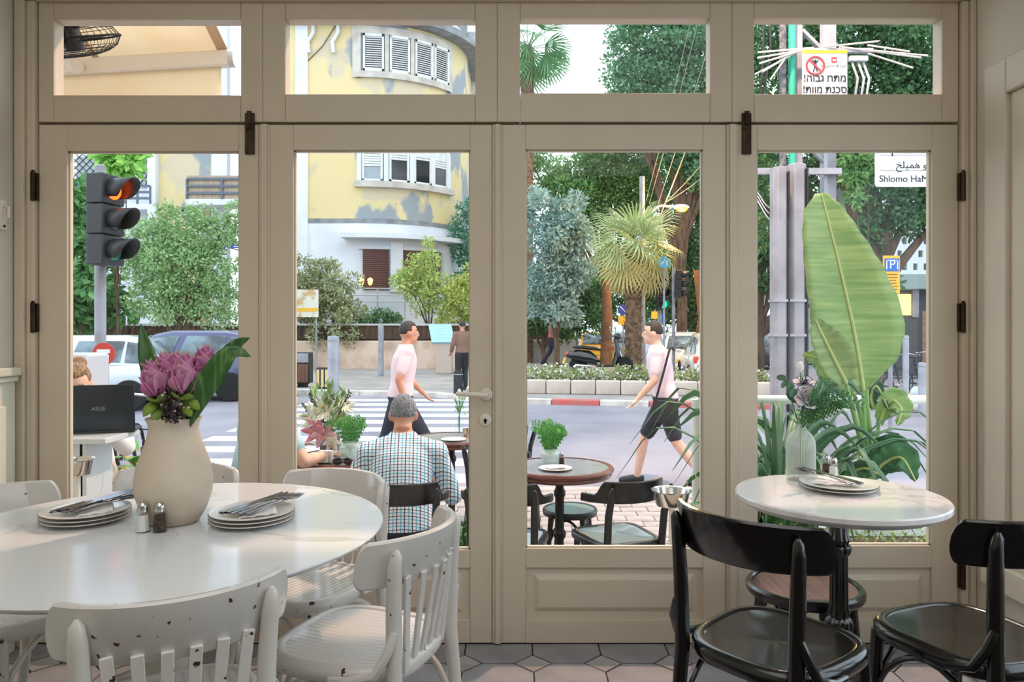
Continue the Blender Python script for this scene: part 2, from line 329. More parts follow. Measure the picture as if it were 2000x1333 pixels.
# alarm sensor and catch on the left wall
s = thing('motion_sensor', 'small white alarm sensor high in the corner above the leftmost jamb', 'sensor', (XL, 2.55, ZZ(-6, 2.55)))
MB().bb(0.0, 0.05, -0.04, 0.04, -0.06, 0.06).build('housing', M('sensor_plastic', K(226, 206, 200), 0.4), s, bevel=0.014, seg=3)
MB().bb(0.05, 0.056, -0.028, 0.028, -0.045, 0.0).build('lens', M('sensor_lens', K(240, 236, 232), 0.25), s, bevel=0.003)
s = thing('wall_catch', 'narrow white metal catch screwed to the left wall', 'catch', (XL, 2.95, ZZ(420, 2.95)))
MB().bb(0, 0.012, -0.016, 0.016, -0.06, 0.06).build('plate', MATS['white_metal'], s, bevel=0.002)
MB().tube([(0.012, 0, 0.035), (0.03, 0, 0.03), (0.03, 0, -0.01), (0.012, 0, -0.016)], 0.005).build('hook', MATS['white_metal'], s)
MB().cyl((0.012, 0, -0.045), (0.015, 0, -0.045), 0.006).build('screw', BRASS, s)
# ================================================================ cafe chairs
def arcplate(m, R, half, thick, zc, h, n=18, endround=0.05, tilt=0.0, cy=0.0, topsag=0.0, horn=0.0):
    # bent back rail: arc of radius R (centre in front), ends wrap forward; local back is -y
    rings = []
    us = [-1+endround*(1-math.cos(PI/2*i/8)) for i in range(8)]+[-(1-endround)+2*(1-endround)*i/n for i in range(n+1)]+[1-endround*(1-math.cos(PI/2*i/8)) for i in range(7, -1, -1)] if endround else [-1+2*i/n for i in range(n+1)]
    for u in us:
        a = u*half; e = max(0.0, (abs(u)-(1-endround))/endround) if endround else 0
        k = math.sqrt(max(0.0, 1-min(1, e)**2.2*0.88))
        zt = zc+h/2*k-topsag*u*u; zb = zc-h/2*k+topsag*0.3*u*u
        if horn: zt = zc+h/2 if abs(u) < 0.62 else zc+h/2-(h*0.62)*min(1, (abs(u)-0.62)/0.10)
        def P(r, z): return (r*math.sin(a), cy+R-r*math.cos(a)-(z-zc)*tilt, z)
        e2 = thick*0.25
        rings.append([P(R, zb+e2), P(R-e2, zb), P(R-thick+e2, zb), P(R-thick, zb+e2), P(R-thick, zt-e2), P(R-thick+e2, zt), P(R-e2, zt), P(R, zt-e2)])
    return m.rings(rings)
def seat_outline(wf, wb, d, n=44, pw=3.2, grow=0.0):
    out = []
    for i in range(n):
        a = 2*PI*i/n; c, s = math.cos(a), math.sin(a)
        y = d/2*math.copysign(abs(s)**(2/pw), s); t = (y+d/2)/d; hw = (wb+(wf-wb)*t)/2
        x = hw*math.copysign(abs(c)**(2/pw), c)
        l = math.hypot(x, y) or 1; out.append((x+x/l*grow, y+y/l*grow))
    return out
def loop(pts, z): return [(x, y, z) for x, y in pts]
def make_chair(kind, label, cat='chair', group=None, mats=None, slats=0, arms=False, zs=0.46, ztop=0.83, square=False, brace=True):
    fr, st = mats
    t = thing(kind, label, cat, group=group)
    pw = 5.0 if square else 3.0; wf, wb, d = 0.425, 0.375, 0.41
    o = lambda g: seat_outline(wf, wb, d, pw=pw, grow=g)
    MB().rings([loop(o(-0.03), zs-0.028), loop(o(-0.03), zs-0.004), loop(o(-0.055), zs-0.006), loop(o(-0.19), zs-0.011)]).build('seat', st, t, ang=50)
    MB().rings([loop(o(-0.036), zs-0.044), loop(o(0.0), zs-0.044), loop(o(0.006), zs-0.036), loop(o(0.006), zs-0.012), loop(o(-0.006), zs), loop(o(-0.022), zs+0.001), loop(o(-0.030), zs-0.004), loop(o(-0.036), zs-0.012)], closed=True).build('seat_frame', fr, t, ang=50)
    PY = (-0.218, -0.262, -0.272, -0.274) if arms else (-0.198, -0.203, -0.210, -0.212)
    for sx in (-1, 1):
        MB().tube([(sx*0.165, 0.155, zs-0.03), (sx*0.172, 0.165, 0.25), (sx*0.185, 0.19, 0.0)], [0.019, 0.018, 0.0135], 12).build('leg', fr, t)
        MB().tube([(sx*0.185, -0.265, 0.0), (sx*0.172, -0.215, 0.22), (sx*0.166, -0.196, zs-0.02), (sx*0.170, PY[0], zs+0.16), (sx*0.176, PY[1], ztop-0.07), (sx*0.178, PY[2], ztop-0.035), (sx*0.178, PY[3], ztop-0.022)], [0.0135, 0.018, 0.0205, 0.020, 0.0185, 0.014, 0.005], 12).build('back_post', fr, t)
    tl = 0.20
    if arms: arcplate(MB(), 0.27, 1.22, 0.02, ztop-0.065, 0.12, 40, 0, tl, -0.243, 0.0, horn=1).build('back_rail', fr, t, ang=40)
    else: arcplate(MB(), 0.27, 1.02, 0.02, ztop-0.06, 0.125, 30, 0.10, tl, -0.252, 0.006).build('back_rail', fr, t, ang=40)
    for k in range(slats):
        u = (k-(slats-1)/2)*0.052; a = u/0.27
        yb = -0.258+0.27*(1-math.cos(a)); MB().bar((u*0.80, -0.196, zs-0.03), (u, yb+0.012, ztop-0.10), 0.024, 0.009, up=(0, 1, 0.2)).build('slat', fr, t, bevel=0.002)
    if brace:
        for sx in (-1, 1):         # bent bracket from back post to seat side
            MB().tube([(sx*0.180, -0.205, zs+0.10), (sx*0.197, -0.195, zs+0.055), (sx*0.207, -0.165, zs+0.0), (sx*0.214, -0.10, zs-0.022), (sx*0.213, -0.04, zs-0.026)], [0.011, 0.0125, 0.0125, 0.012, 0.009], 10).build('bracket', fr, t)
        for (a, b) in (((-0.168, 0.16), (0.168, 0.16)), ((-0.168, 0.16), (-0.168, -0.19)), ((0.168, 0.16), (0.168, -0.19))):
            mx, my = (a[0]+b[0])/2, (a[1]+b[1])/2; P = []
            for i in range(11):
                u = i/10; z = zs-0.20+0.145*math.sin(PI*u)**0.7; P.append((a[0]+(b[0]-a[0])*u*1.0, a[1]+(b[1]-a[1])*u, z))
            MB().tube(P, 0.0095, 8).build('arch_brace', fr, t)
    return t
CHW = wear('chipped_white_paint', K(226, 222, 217), K(70, 46, 32), rough=0.28, thr=0.775, scale=38, coat=0.35)
CHS = wear('chipped_white_seat', K(230, 228, 224), K(70, 46, 32), rough=0.2, thr=0.80, scale=34, coat=0.5, grooves=True)
BLK = M('black_lacquer', K(13, 13, 15), 0.22, spec=0.6, coat=0.5, bump=0.02, bscale=60)
BLKS = M('black_seat_veneer', K(12, 12, 14), 0.24, col2=K(24, 21, 21), scale=4, stretch=(14, 1, 1), spec=0.35, coat=0.6, bump=0.04, bscale=30)
ST_R = M('worn_brown_seat', K(104, 66, 55), 0.4, col2=K(60, 40, 36), scale=5, stretch=(12, 1, 1), coat=0.2)
wc = make_chair('white_cafe_chair', '', mats=(CHW, CHS), slats=6, ztop=0.785, group='white cafe chairs around the round table')
def face(p, q): return math.atan2(q[1]-p[1], q[0]-p[0])-PI/2
TC = (-0.95, 2.03)
WCH = [((-0.765, 1.65), (-0.50, 0.86), 'chipped white cafe chair in front of the round table, its back to us'),
       ((-0.42, 2.05), (-0.94, 0.34), 'chipped white cafe chair at the right of the round table, slatted back sideways'),
       ((-0.70, 2.50), (-0.46, -0.88), 'white cafe chair behind the round table, in front of the seated man'),
       ((-1.235, 2.60), (0.03, -1), 'white cafe chair half hidden behind the beige vase'),
       ((-1.53, 2.30), (0.93, -0.36), 'white cafe chair at the left edge with only its back rail above the table'),
       ((-1.42, 1.60), (0.62, 0.5), 'white cafe chair in the bottom left corner, only its seat edge showing')]
for i, (p, a, lab) in enumerate(WCH):
    rz = math.atan2(a[1], a[0])-PI/2
    if i == 0: wc.location = (p[0], p[1], 0); wc.rotation_euler = (0, 0, rz); wc['label'] = lab
    else: dup(wc, (p[0], p[1], 0), rz, lab)
bc = make_chair('black_cafe_chair', 'black bentwood chair in front of the bistro table, back to us', mats=(BLK, BLKS), group='black cafe chairs at the bistro table')
bc.location = (0.725, 2.03, 0); bc.rotation_euler = (0, 0, math.atan2(0.65, 0.76)-PI/2)
dup(bc, (1.28, 2.075, 0), math.atan2(0.95, -0.38)-PI/2, 'black bentwood chair cut by the right edge of the picture')
# bentwood stool under the bistro table
t = thing('bentwood_stool', 'low black bentwood stool with worn brown seat under the bistro table', 'stool', (XX(1571, 2.69), 2.69, 0)); t.scale = (1.09, 1.09, 0.82)
MB().lathe([(0.165, 0.43), (0.165, 0.452), (0.15, 0.455), (0.0005, 0.455)], 40).build('seat', ST_R, t)
MB().lathe([(0.166, 0.42), (0.183, 0.42), (0.188, 0.43), (0.188, 0.452), (0.18, 0.463), (0.17, 0.463), (0.166, 0.455)], 40, cap=False).build('seat_ring', BLK, t)
for k in range(4):
    a = PI/4+k*PI/2; c, s = math.cos(a), math.sin(a)
    MB().tube([(c*0.15, s*0.15, 0.43), (c*0.163, s*0.163, 0.25), (c*0.19, s*0.19, 0)], [0.019, 0.018, 0.014], 12).build('leg', BLK, t)
    a2 = a+PI/2; P = []
    for i in range(11):
        u = i/10; P.append(((c+(math.cos(a2)-c)*u)*0.157, (s+(math.sin(a2)-s)*u)*0.157, 0.27+0.14*math.sin(PI*u)**0.7))
    MB().tube(P, 0.009, 8).build('arch_brace', BLK, t)
MB().tube([(0.172*math.cos(2*PI*i/32), 0.172*math.sin(2*PI*i/32), 0.17) for i in range(32)], 0.009, 8, closed=True).build('foot_ring', BLK, t)
# ================================================================ tables
def marble(name, base, vein, rough, vs, warp=0.35, thr=0.035, coat=0.5, amt=0.8):
    m = bpy.data.materials.new(name); m.use_nodes = True; nt = m.node_tree; L = nt.links; p = nt.nodes['Principled BSDF']
    tc = nt.nodes.new('ShaderNodeTexCoord'); n1 = nt.nodes.new('ShaderNodeTexNoise'); n1.inputs['Scale'].default_value = vs; n1.inputs['Detail'].default_value = 8; n1.inputs['Distortion'].default_value = warp
    L.new(tc.outputs['Object'], n1.inputs['Vector'])
    a = nt.nodes.new('ShaderNodeMath'); a.operation = 'SUBTRACT'; a.inputs[1].default_value = 0.5; L.new(n1.outputs[0], a.inputs[0])
    b = nt.nodes.new('ShaderNodeMath'); b.operation = 'ABSOLUTE'; L.new(a.outputs[0], b.inputs[0])
    r = nt.nodes.new('ShaderNodeMapRange'); r.inputs[1].default_value = 0; r.inputs[2].default_value = thr; r.inputs[3].default_value = amt; r.inputs[4].default_value = 0; L.new(b.outputs[0], r.inputs[0])
    n2 = nt.nodes.new('ShaderNodeTexNoise'); n2.inputs['Scale'].default_value = vs*0.8; L.new(tc.outputs['Object'], n2.inputs['Vector'])
    g = nt.nodes.new('ShaderNodeMath'); g.operation = 'MULTIPLY'; L.new(r.outputs[0], g.inputs[0])
    r2 = nt.nodes.new('ShaderNodeMapRange'); r2.inputs[1].default_value = 0.45; r2.inputs[2].default_value = 0.65; L.new(n2.outputs[0], r2.inputs[0]); L.new(r2.outputs[0], g.inputs[1])
    mx = nt.nodes.new('ShaderNodeMix'); mx.data_type = 'RGBA'; mx.inputs[6].default_value = base; mx.inputs[7].default_value = vein; L.new(g.outputs[0], mx.inputs[0])
    L.new(mx.outputs[2], p.inputs['Base Color']); p.inputs['Roughness'].default_value = rough; p.inputs['Coat Weight'].default_value = coat; p.inputs['Coat Roughness'].default_value = 0.1
    MATS[name] = m; return m
MARB = marble('white_veined_marble', K(230, 234, 238), K(140, 136, 136), 0.25, 1.5, 0.6, 0.018)
MARB2 = marble('bistro_marble', K(234, 232, 232), K(170, 154, 146), 0.18, 4.0, 0.5, 0.03, amt=0.5)
WB = M('white_base_metal', K(224, 220, 210), 0.4)
t = thing('round_dining_table', 'large round white marble table on a white pedestal', 'table', (TC[0], TC[1], 0))
MB().lathe([(0.0005, 0.736), (0.555, 0.736), (0.586, 0.752), (0.588, 0.757), (0.586, 0.76), (0.0005, 0.76)], 96).build('table_top', MARB, t, ang=25)
MB().lathe([(0.30, 0.0), (0.30, 0.012), (0.27, 0.022), (0.10, 0.05), (0.062, 0.12), (0.055, 0.35), (0.06, 0.5), (0.10, 0.66), (0.17, 0.73), (0.17, 0.737)], 48).build('pedestal', WB, t)
BT = (1.075, 2.43)
t = thing('bistro_table', 'small round marble bistro table on a black iron column', 'table', (BT[0], BT[1], 0))
MB().lathe([(0.0005, 0.722), (0.292, 0.722), (0.306, 0.735), (0.322, 0.738), (0.327, 0.744), (0.327, 0.757), (0.323, 0.762), (0.0005, 0.762)], 96).build('table_top', MARB2, t, ang=30)
col = MB(); prof = [(0.030, 0.10), (0.036, 0.13), (0.036, 0.15), (0.026, 0.17), (0.03, 0.30), (0.040, 0.31), (0.044, 0.33), (0.040, 0.35), (0.030, 0.36), (0.034, 0.375), (0.028, 0.39), (0.026, 0.56), (0.034, 0.57), (0.038, 0.583), (0.034, 0.596), (0.028, 0.60), (0.034, 0.615), (0.028, 0.63), (0.024, 0.70), (0.05, 0.715), (0.05, 0.722)]
R = []
for r, z in prof: R.append([((r*(1-0.06*math.cos(12*a)))*math.cos(a), (r*(1-0.06*math.cos(12*a)))*math.sin(a), z) for a in [2*PI*j/72 for j in range(72)]])
col.rings(R); col.build('column', BLK, t)
m = MB()
for k in range(3):
    a = 0.5+k*2*PI/3; c, s = math.cos(a), math.sin(a)
    m.tube([(c*0.02, s*0.02, 0.16), (c*0.09, s*0.09, 0.12), (c*0.17, s*0.17, 0.05), (c*0.23, s*0.23, 0.02), (c*0.26, s*0.26, 0.014)], [0.026, 0.024, 0.02, 0.017, 0.014], 10)
m.build('tripod_foot', BLK, t)
MB().tube([(0.05+0.03*math.cos(a), 0.04, 0.69+0.032*math.sin(a)-0.0) for a in [PI*(1+i/14) for i in range(15)]], 0.004, 8).build('bag_hook', M('chrome', K(200, 200, 200), 0.12, metal=1.0), t)
CHR = MATS['chrome']; STEEL = M('cutlery_steel', K(140, 142, 148), 0.13, metal=1.0)
# ================================================================ tableware
POR = M('porcelain', K(240, 238, 234), 0.18, coat=0.4); RIM = M('dark_plate_rim', K(70, 52, 40), 0.35)
PLR = 0.115
plp = [(0.0005, 0.004), (0.06, 0.004), (0.062, 0.0), (0.07, 0.0), (0.075, 0.004), (0.111, 0.010), (PLR, 0.0125), (PLR, 0.0145), (0.108, 0.0145), (0.078, 0.0095), (0.07, 0.0075), (0.0005, 0.007)]
plm = MB().lathe(plp, 56).mesh('plate_body', POR); prm = MB().tube([(PLR*math.cos(2*PI*i/56), PLR*math.sin(2*PI*i/56), 0.0118) for i in range(56)], 0.0013, 6, closed=True).mesh('rim_line', RIM)
ZTB, ZTS = 0.760, 0.762
def plate(loc, lab, group, sc=1.0):
    t = thing('dinner_plate', lab, 'plate', loc, group=group); put('plate_body', plm, t); put('rim_line', prm, t); t.scale = (sc, sc, 1); return t
def knife_mesh():
    m = MB(); o = [(-0.008, 0), (0.008, 0), (0.0095, 0.012), (0.0065, 0.06), (0.006, 0.095), (0.008, 0.105), (0.0095, 0.14), (0.0085, 0.18), (0.002, 0.20), (-0.004, 0.205), (-0.0055, 0.18), (-0.006, 0.105), (-0.006, 0.095), (-0.0065, 0.06), (-0.0095, 0.012)]
    m.prism(o, 0, 0.0022); h = [(-0.0075, 0.003), (0.0075, 0.003), (0.008, 0.02), (0.006, 0.085), (-0.006, 0.085), (-0.008, 0.02)]; m.prism(h, 0.002, 0.005)
    return m.mesh('knife', STEEL, True, 30)
def fork_mesh():
    m = MB(); P = [(0, 0.0, 0.002), (0, 0.03, 0.004), (0, 0.08, 0.006), (0, 0.12, 0.002), (0, 0.135, 0.003)]
    m.tube(P, [0.009, 0.0075, 0.004, 0.0035, 0.006], 10, flat=0.3, up=(0, 0, 1))
    m.prism([(-0.004, 0.13), (0.004, 0.13), (0.0115, 0.15), (-0.0115, 0.15)], 0.002, 0.0045)
    for k in range(4):
        x = (k-1.5)*0.0066; m.tube([(x, 0.147, 0.0033), (x, 0.17, 0.001), (x*0.95, 0.195, 0.005)], [0.0023, 0.002, 0.001], 6)
    return m.mesh('fork', STEEL, True, 35)
KM, FM = knife_mesh(), fork_mesh()
def cutlery(kind, loc, rz, tilt, lab, group, sc=1.0):
    o = put(kind, KM if kind == 'table_knife' else FM, None, loc, (tilt, 0, rz)); o.scale = (sc,)*3; return tag(o, lab, 'knife' if kind == 'table_knife' else 'fork', group)
NAP = M('paper_napkin', K(236, 232, 228), 0.9, bump=0.1, bscale=40)
def napkin(loc, rz, w, d, lab):
    m = MB(); P = []
    for i in range(9):
        P.append([((i/8-0.5)*w, (j/6-0.5)*d, 0.001+0.004*math.sin(i*1.1+j*0.6)**2+0.0006*i) for j in range(7)])
    m.grid(P); o = m.build('folded_napkin', NAP, None, solid=0.002, loc=loc, rot=(0, 0, rz)); return tag(o, lab, 'napkin')
def stack(c, z0, n, where, grp, sc=1.0):
    nm = ['bottom', 'middle', 'top'] if n == 3 else ['lower', 'upper']
    for k in range(n): plate((c[0], c[1], z0+k*0.0105), '%s white dark-rimmed plate of the stack %s' % (nm[k], where), grp, sc)
    return z0+(n-1)*0.0105+0.0145
LS = (XX(168, 2.10), 2.10); RS = (XX(496, 2.10), 2.085)
zt = stack(LS, ZTB, 3, 'left of the vase on the round table', 'plates left of the vase')
napkin((LS[0]+0.025, LS[1], zt-0.0045), 0.5, 0.09, 0.15, 'white paper napkin under the cutlery left of the vase')
for k in range(3): cutlery('table_knife', (LS[0]-0.055+k*0.022, LS[1]-0.075+k*0.004, zt+0.004+0.002*k), -0.60, 0.12, ['leftmost', 'middle', 'rightmost'][k]+' steel knife on the plates left of the beige vase', 'knives left of the vase', 1.08)
for k in range(2): cutlery('table_fork', (LS[0]-0.012+k*0.024, LS[1]-0.085, zt+0.006), -0.52, 0.05, ['left-hand', 'right-hand'][k]+' steel fork on the plates left of the beige vase', 'forks left of the vase', 1.08)
zt = stack(RS, ZTB, 3, 'right of the vase on the round table', 'plates right of the vase')
napkin((RS[0]+0.015, RS[1], zt-0.0045), 0.35, 0.10, 0.15, 'white paper napkin under the cutlery right of the vase')
for k in range(2): cutlery('table_knife', (RS[0]-0.062+k*0.016, RS[1]-0.07, zt+0.005), -0.55, 0.08, ['left-hand', 'right-hand'][k]+' steel knife on the plates right of the beige vase', 'knives right of the vase', 1.08)
for k in range(3): cutlery('table_fork', (RS[0]-0.028+k*0.021, RS[1]-0.082, zt+0.006), -0.48, 0.06, ['leftmost', 'middle', 'rightmost'][k]+' steel fork on the plates right of the beige vase', 'forks right of the vase', 1.08)
BS = (XX(1630, 2.53), 2.50)
zt = stack(BS, ZTS, 2, 'on the bistro table', 'plates on the bistro table', 1.08)
napkin((BS[0]-0.01, BS[1]+0.01, zt-0.0045), -0.4, 0.16, 0.13, 'white paper napkin under the cutlery on the bistro table')
cutlery('table_knife', (BS[0]+0.05, BS[1]-0.07, zt+0.006), 0.62, 0.10, 'steel knife crossing the plates on the bistro table', None, 1.08)
cutlery('table_fork', (BS[0]+0.01, BS[1]-0.075, zt+0.006), 0.55, 0.08, 'steel fork beside the knife on the bistro table', None, 1.08)
# shakers
SALT = M('salt', K(238, 236, 232), 0.9); PEP = M('pepper', K(92, 72, 60), 0.95, col2=K(50, 38, 32), scale=90)
VGL = glassmat('clear_glass', (0.94, 0.96, 0.96, 1), 1.4)
def shaker(loc, fill, lab, grp=None, sc=1.0):
    t = thing('glass_shaker', lab, 'shaker', loc, group=grp)
    MB().lathe([(0.0005, 0), (0.0185, 0), (0.0195, 0.004), (0.0165, 0.05), (0.012, 0.058)], 8).build('jar', VGL, t, smooth=False)
    MB().lathe([(0.0005, 0.004), (0.0168, 0.004), (0.0142, 0.046), (0.0005, 0.046)], 8).build('filling', fill, t, smooth=False)
    MB().lathe([(0.0135, 0.055), (0.0145, 0.056), (0.0145, 0.068), (0.013, 0.075), (0.008, 0.080), (0.0005, 0.081)], 20).build('cap', CHR, t)
    t.scale = (sc,)*3; return t
p = W(279, 1040, 1.985); shaker((XX(279, 1.985), 1.985, ZTB), SALT, 'salt shaker with white filling in front of the beige vase')
shaker((XX(312, 1.985), 1.985, ZTB), PEP, 'pepper shaker with dark filling in front of the beige vase')
shaker((XX(1621, 2.69), 2.66, ZTS), SALT, 'salt shaker behind the plates on the bistro table', None)
shaker((XX(1609, 2.74), 2.715, ZTS), PEP, 'pepper shaker next to the glass vase on the bistro table', None)
# ================================================================ beige vase with curcuma flowers
VX, VY = XX(338, 2.085), 2.09
CER = M('beige_ceramic', K(214, 200, 182), 0.75, col2=K(198, 182, 162), scale=6, bump=0.06, bscale=25)
t = thing('ceramic_vase', 'matt beige ceramic vase in the middle of the round table', 'vase', (VX, VY, ZTB))
MB().lathe([(0.0005, 0), (0.06, 0.0), (0.068, 0.004), (0.088, 0.04), (0.1015, 0.085), (0.104, 0.12), (0.098, 0.16), (0.084, 0.20), (0.072, 0.235), (0.066, 0.262), (0.067, 0.278), (0.074, 0.292), (0.0745, 0.296), (0.070, 0.296), (0.062, 0.278), (0.061, 0.26), (0.07, 0.22), (0.09, 0.15), (0.0005, 0.14)], 64).build('body', CER, t)
def leafmat(name, c1, c2, rough=0.4, trans=0.25, scale=40, ax=(1, 0, 0)):      # striped long leaf
    m = M(name, c1, rough, col2=c2, scale=scale, stretch=tuple(1 if a else 0.06 for a in ax), trans=trans, lo=0.35, hi=0.7); return m
def blade(m, path, widths, up, fold=0.25, n=4):     # long leaf along a path, folded along its midrib
    P = []; path = [Vector(p) for p in path]; k = len(path)
    for i, p in enumerate(path):
        tn = (path[min(i+1, k-1)]-path[max(i-1, 0)]).normalized(); x = tn.cross(Vector(up)); x = x.normalized() if x.length > 1e-4 else frame(tn)[0]; y = x.cross(tn)
        P.append([p+x*(widths[i]*u)+y*(fold*widths[i]*abs(u)) for u in [-1+2*j/n for j in range(n+1)]])
    return m.grid(P)
def smoothpath(ps, n=14):
    ps = [Vector(p) for p in ps]; out = []
    ps2 = [ps[0]*2-ps[1]]+ps+[ps[-1]*2-ps[-2]]
    segs = len(ps)-1
    for i in range(n+1):
        t = i/n*segs; k = min(int(t), segs-1); u = t-k; a, b, c, d = ps2[k:k+4]
        out.append(0.5*((2*b)+(c-a)*u+(2*a-5*b+4*c-d)*u*u+(3*b-a-3*c+d)*u**3))
    return out
def wprof(n, w, peak=0.45, tip=0.02): return [w*max(tip, math.sin(PI*min(1, (i/n)**(math.log(0.5)/math.log(peak))))**0.8) for i in range(n+1)]
DKL = M('dark_striped_leaf', K(58, 106, 52), 0.32, col2=K(128, 168, 92), scale=70, stretch=(1, 1, 0.05), lo=0.5, hi=0.75, trans=0.12)
LGR = M('light_bract_green', K(150, 178, 72), 0.5, col2=K(104, 140, 60), scale=20, trans=0.2)
PNK = M('pink_petal', K(230, 140, 204), 0.5, col2=K(246, 202, 230), scale=14, trans=0.45, lo=0.35, hi=0.65)
PNT = M('petal_tip', K(226, 206, 160), 0.5, trans=0.2)
BER = M('dark_berries', K(52, 34, 42), 0.5, col2=K(84, 60, 70), scale=30)
WBD = M('small_pale_blossom', K(226, 196, 206), 0.6)
f = thing('curcuma_bouquet', 'bouquet of pink curcuma flowers with long dark leaves in the beige vase', 'flowers', (VX, VY, ZTB+0.15))
def L(px, py, dy=0.0): q = W(px, py, VY+dy); return (q.x-VX, dy, q.z-ZTB-0.15)
for path, wd, up in (([L(342, 850), L(318, 770, -0.02), L(290, 700, -0.03), L(275, 633, -0.01)], 0.031, (0.2, -1, 0.1)),
                     ([L(350, 850), L(372, 800, -0.05), L(408, 745, -0.07), L(452, 690, -0.06), L(490, 697, -0.05)], 0.034, (0.45, -1, 0.5)),
                     ([L(352, 850), L(390, 770, 0.02), L(430, 712, 0.02), L(462, 675, 0.01), L(488, 660, 0)], 0.026, (0.3, -1, 0.3))):
    sp = smoothpath(path, 22); blade(MB(), sp, wprof(22, wd, 0.42), up, 0.3).build('leaf', DKL, f, solid=0.0012)
def petal(m, base, ax, outd, ln, wd, bulge):
    base = Vector(base); ax = Vector(ax); outd = Vector(outd); sd = ax.cross(outd).normalized(); P = []
    for i in range(8):
        u = i/7; c = base+ax*(ln*u)+outd*(bulge*math.sin(PI*min(u*0.9+0.08, 1)))
        ww = wd*math.sin(PI*(0.10+0.90*u)**0.75)**0.7 if u < 0.99 else 0.0006
        P.append([c+sd*(ww*v)-outd*(0.35*ww*v*v) for v in (-1, -0.5, 0, 0.5, 1)])
    m.grid(P)
def petal2(m, base, ax, outd, ln, wd, bulge):
    base = Vector(base); sd = ax.cross(outd).normalized(); P = []
    for i in range(10):
        u = i/9; c = base+ax*(ln*u*(1-0.10*u))+outd*(bulge*(u**0.6-0.10*math.sin(PI*u)+0.10*u**4)); ww = wd*(math.sin(PI*min(0.14+0.80*u, 1))**0.75)*(1 if u < 0.7 else max(0.03, (1-u)/0.3)**0.8)
        P.append([c+sd*(ww*v)-outd*(0.55*ww*v*v) for v in (-1, -0.5, 0, 0.5, 1)])
    m.grid(P); return P[-1][2]
def curcuma(px, py, dy, s, lean):
    b = Vector(L(px, py+38*s, dy)); ax = Vector((lean, -0.15, 1)).normalized(); x, y = frame(ax)
    st = MB().tube([b, b-ax*0.03, Vector((b.x*0.4, b.y*0.4, 0.08)), (0, 0, 0.0)], 0.005, 8).build('stem', LGR, f)
    m = MB(); tips = MB(); gr = MB(); k = 0
    for row, (h, n, ln, bu, wd) in enumerate(((0.0, 3, 0.074, 0.036, 0.044), (0.006, 3, 0.092, 0.031, 0.044), (0.016, 3, 0.104, 0.020, 0.034), (0.026, 2, 0.098, 0.008, 0.022))):
        for i in range(n):
            a = 2*PI*i/n+row*0.6; od = x*math.cos(a)+y*math.sin(a)
            tp = petal2(m, b+ax*h*s+od*0.003, ax, od, ln*s, wd*s, bu*s); tips.tube([tp-ax*0.007*s-od*0.0015, tp+ax*0.002*s], [0.0026*s, 0.0006], 6)
    h = m.build('flower_head', PNK, f, solid=0.0008); tips.build('petal_tips', PNT, h)['kind'] = 'stuff'
    for i in range(5):
        a = 2*PI*i/5+0.3; od = x*math.cos(a)+y*math.sin(a); petal(gr, b-ax*0.02*s+od*0.004, (ax*0.5+od*0.6).normalized(), od, 0.045*s, 0.018*s, 0.010*s)
    gr.build('green_bracts', LGR, h, solid=0.0008)
curcuma(311, 738, -0.055, 0.92, -0.22); curcuma(331, 726, -0.02, 1.02, -0.08); curcuma(362, 730, -0.06, 1.0, 0.08); curcuma(396, 714, -0.03, 1.02, 0.14); curcuma(348, 720, 0.05, 0.9, 0.0)
random.seed(7); m = MB(); wb = MB()
for k in range(260):
    u = random.random(); p = Vector(L(338+random.gauss(0, 8+7*u), 826-u*66, -0.062+random.gauss(0, 0.012)))
    (m if random.random() < 0.8 else wb).ball(p, random.uniform(0.0028, 0.0055), 6, 5)
m.build('dark_berry_clusters', BER, f)['kind'] = 'stuff'; wb.build('pale_blossoms', WBD, f)['kind'] = 'stuff'
for px, py, a in ((304, 788, -0.6), (314, 800, -0.3), (362, 788, 0.5), (372, 776, 0.7)):
    b = Vector(L(px, py, -0.05)); m = MB(); petal(m, b, (a, -0.3, -0.8), (a*0.5, -1, 0.2), 0.045, 0.017, 0.012); m.build('hanging_bract', LGR, f, solid=0.0008)
# ================================================================ ribbed glass vase with lisianthus
RX, RY = XX(1563, 2.66), 2.655
t = thing('ribbed_glass_vase', 'ribbed clear glass bottle vase on the bistro table', 'vase', (RX, RY, ZTS))
prof = [(0.045, 0), (0.049, 0.004), (0.050, 0.02), (0.050, 0.12), (0.047, 0.145), (0.036, 0.165), (0.022, 0.178), (0.0165, 0.188), (0.0165, 0.196), (0.020, 0.202)]
R = [[((r*(1+0.022*math.cos(36*a)))*math.cos(a), (r*(1+0.022*math.cos(36*a)))*math.sin(a), z) for a in [2*PI*j/216 for j in range(216)]] for r, z in prof]
mg = MB(); mg.rings(R, cap=False); mg.f.append(tuple(range(216))[::-1])
RGL = bpy.data.materials.new('ribbed_glass'); RGL.use_nodes = True; nt = RGL.node_tree; pb = nt.nodes['Principled BSDF']; pb.inputs['Base Color'].default_value = K(226, 236, 230); pb.inputs['Roughness'].default_value = 0.12; pb.inputs['Alpha'].default_value = 0.42
mg.build('bottle', RGL, t, ang=80)
MB().lathe([(0.0005, 0.004), (0.044, 0.004), (0.045, 0.12), (0.0005, 0.12)], 40).build('water', glassmat('water', (0.93, 0.95, 0.93, 1), 1.15), t)
f = thing('lisianthus_bouquet', 'white and purple lisianthus with fern in the ribbed glass vase', 'flowers', (RX, RY, ZTS+0.02))
def L2(px, py, dy=0.0): q = W(px, py, RY+dy); return Vector((q.x-RX, dy, q.z-ZTS-0.02))
LIS = M('lisianthus_petal', K(250, 248, 250), 0.6, col2=K(96, 64, 136), scale=26, lo=0.60, hi=0.68, trans=0.45)
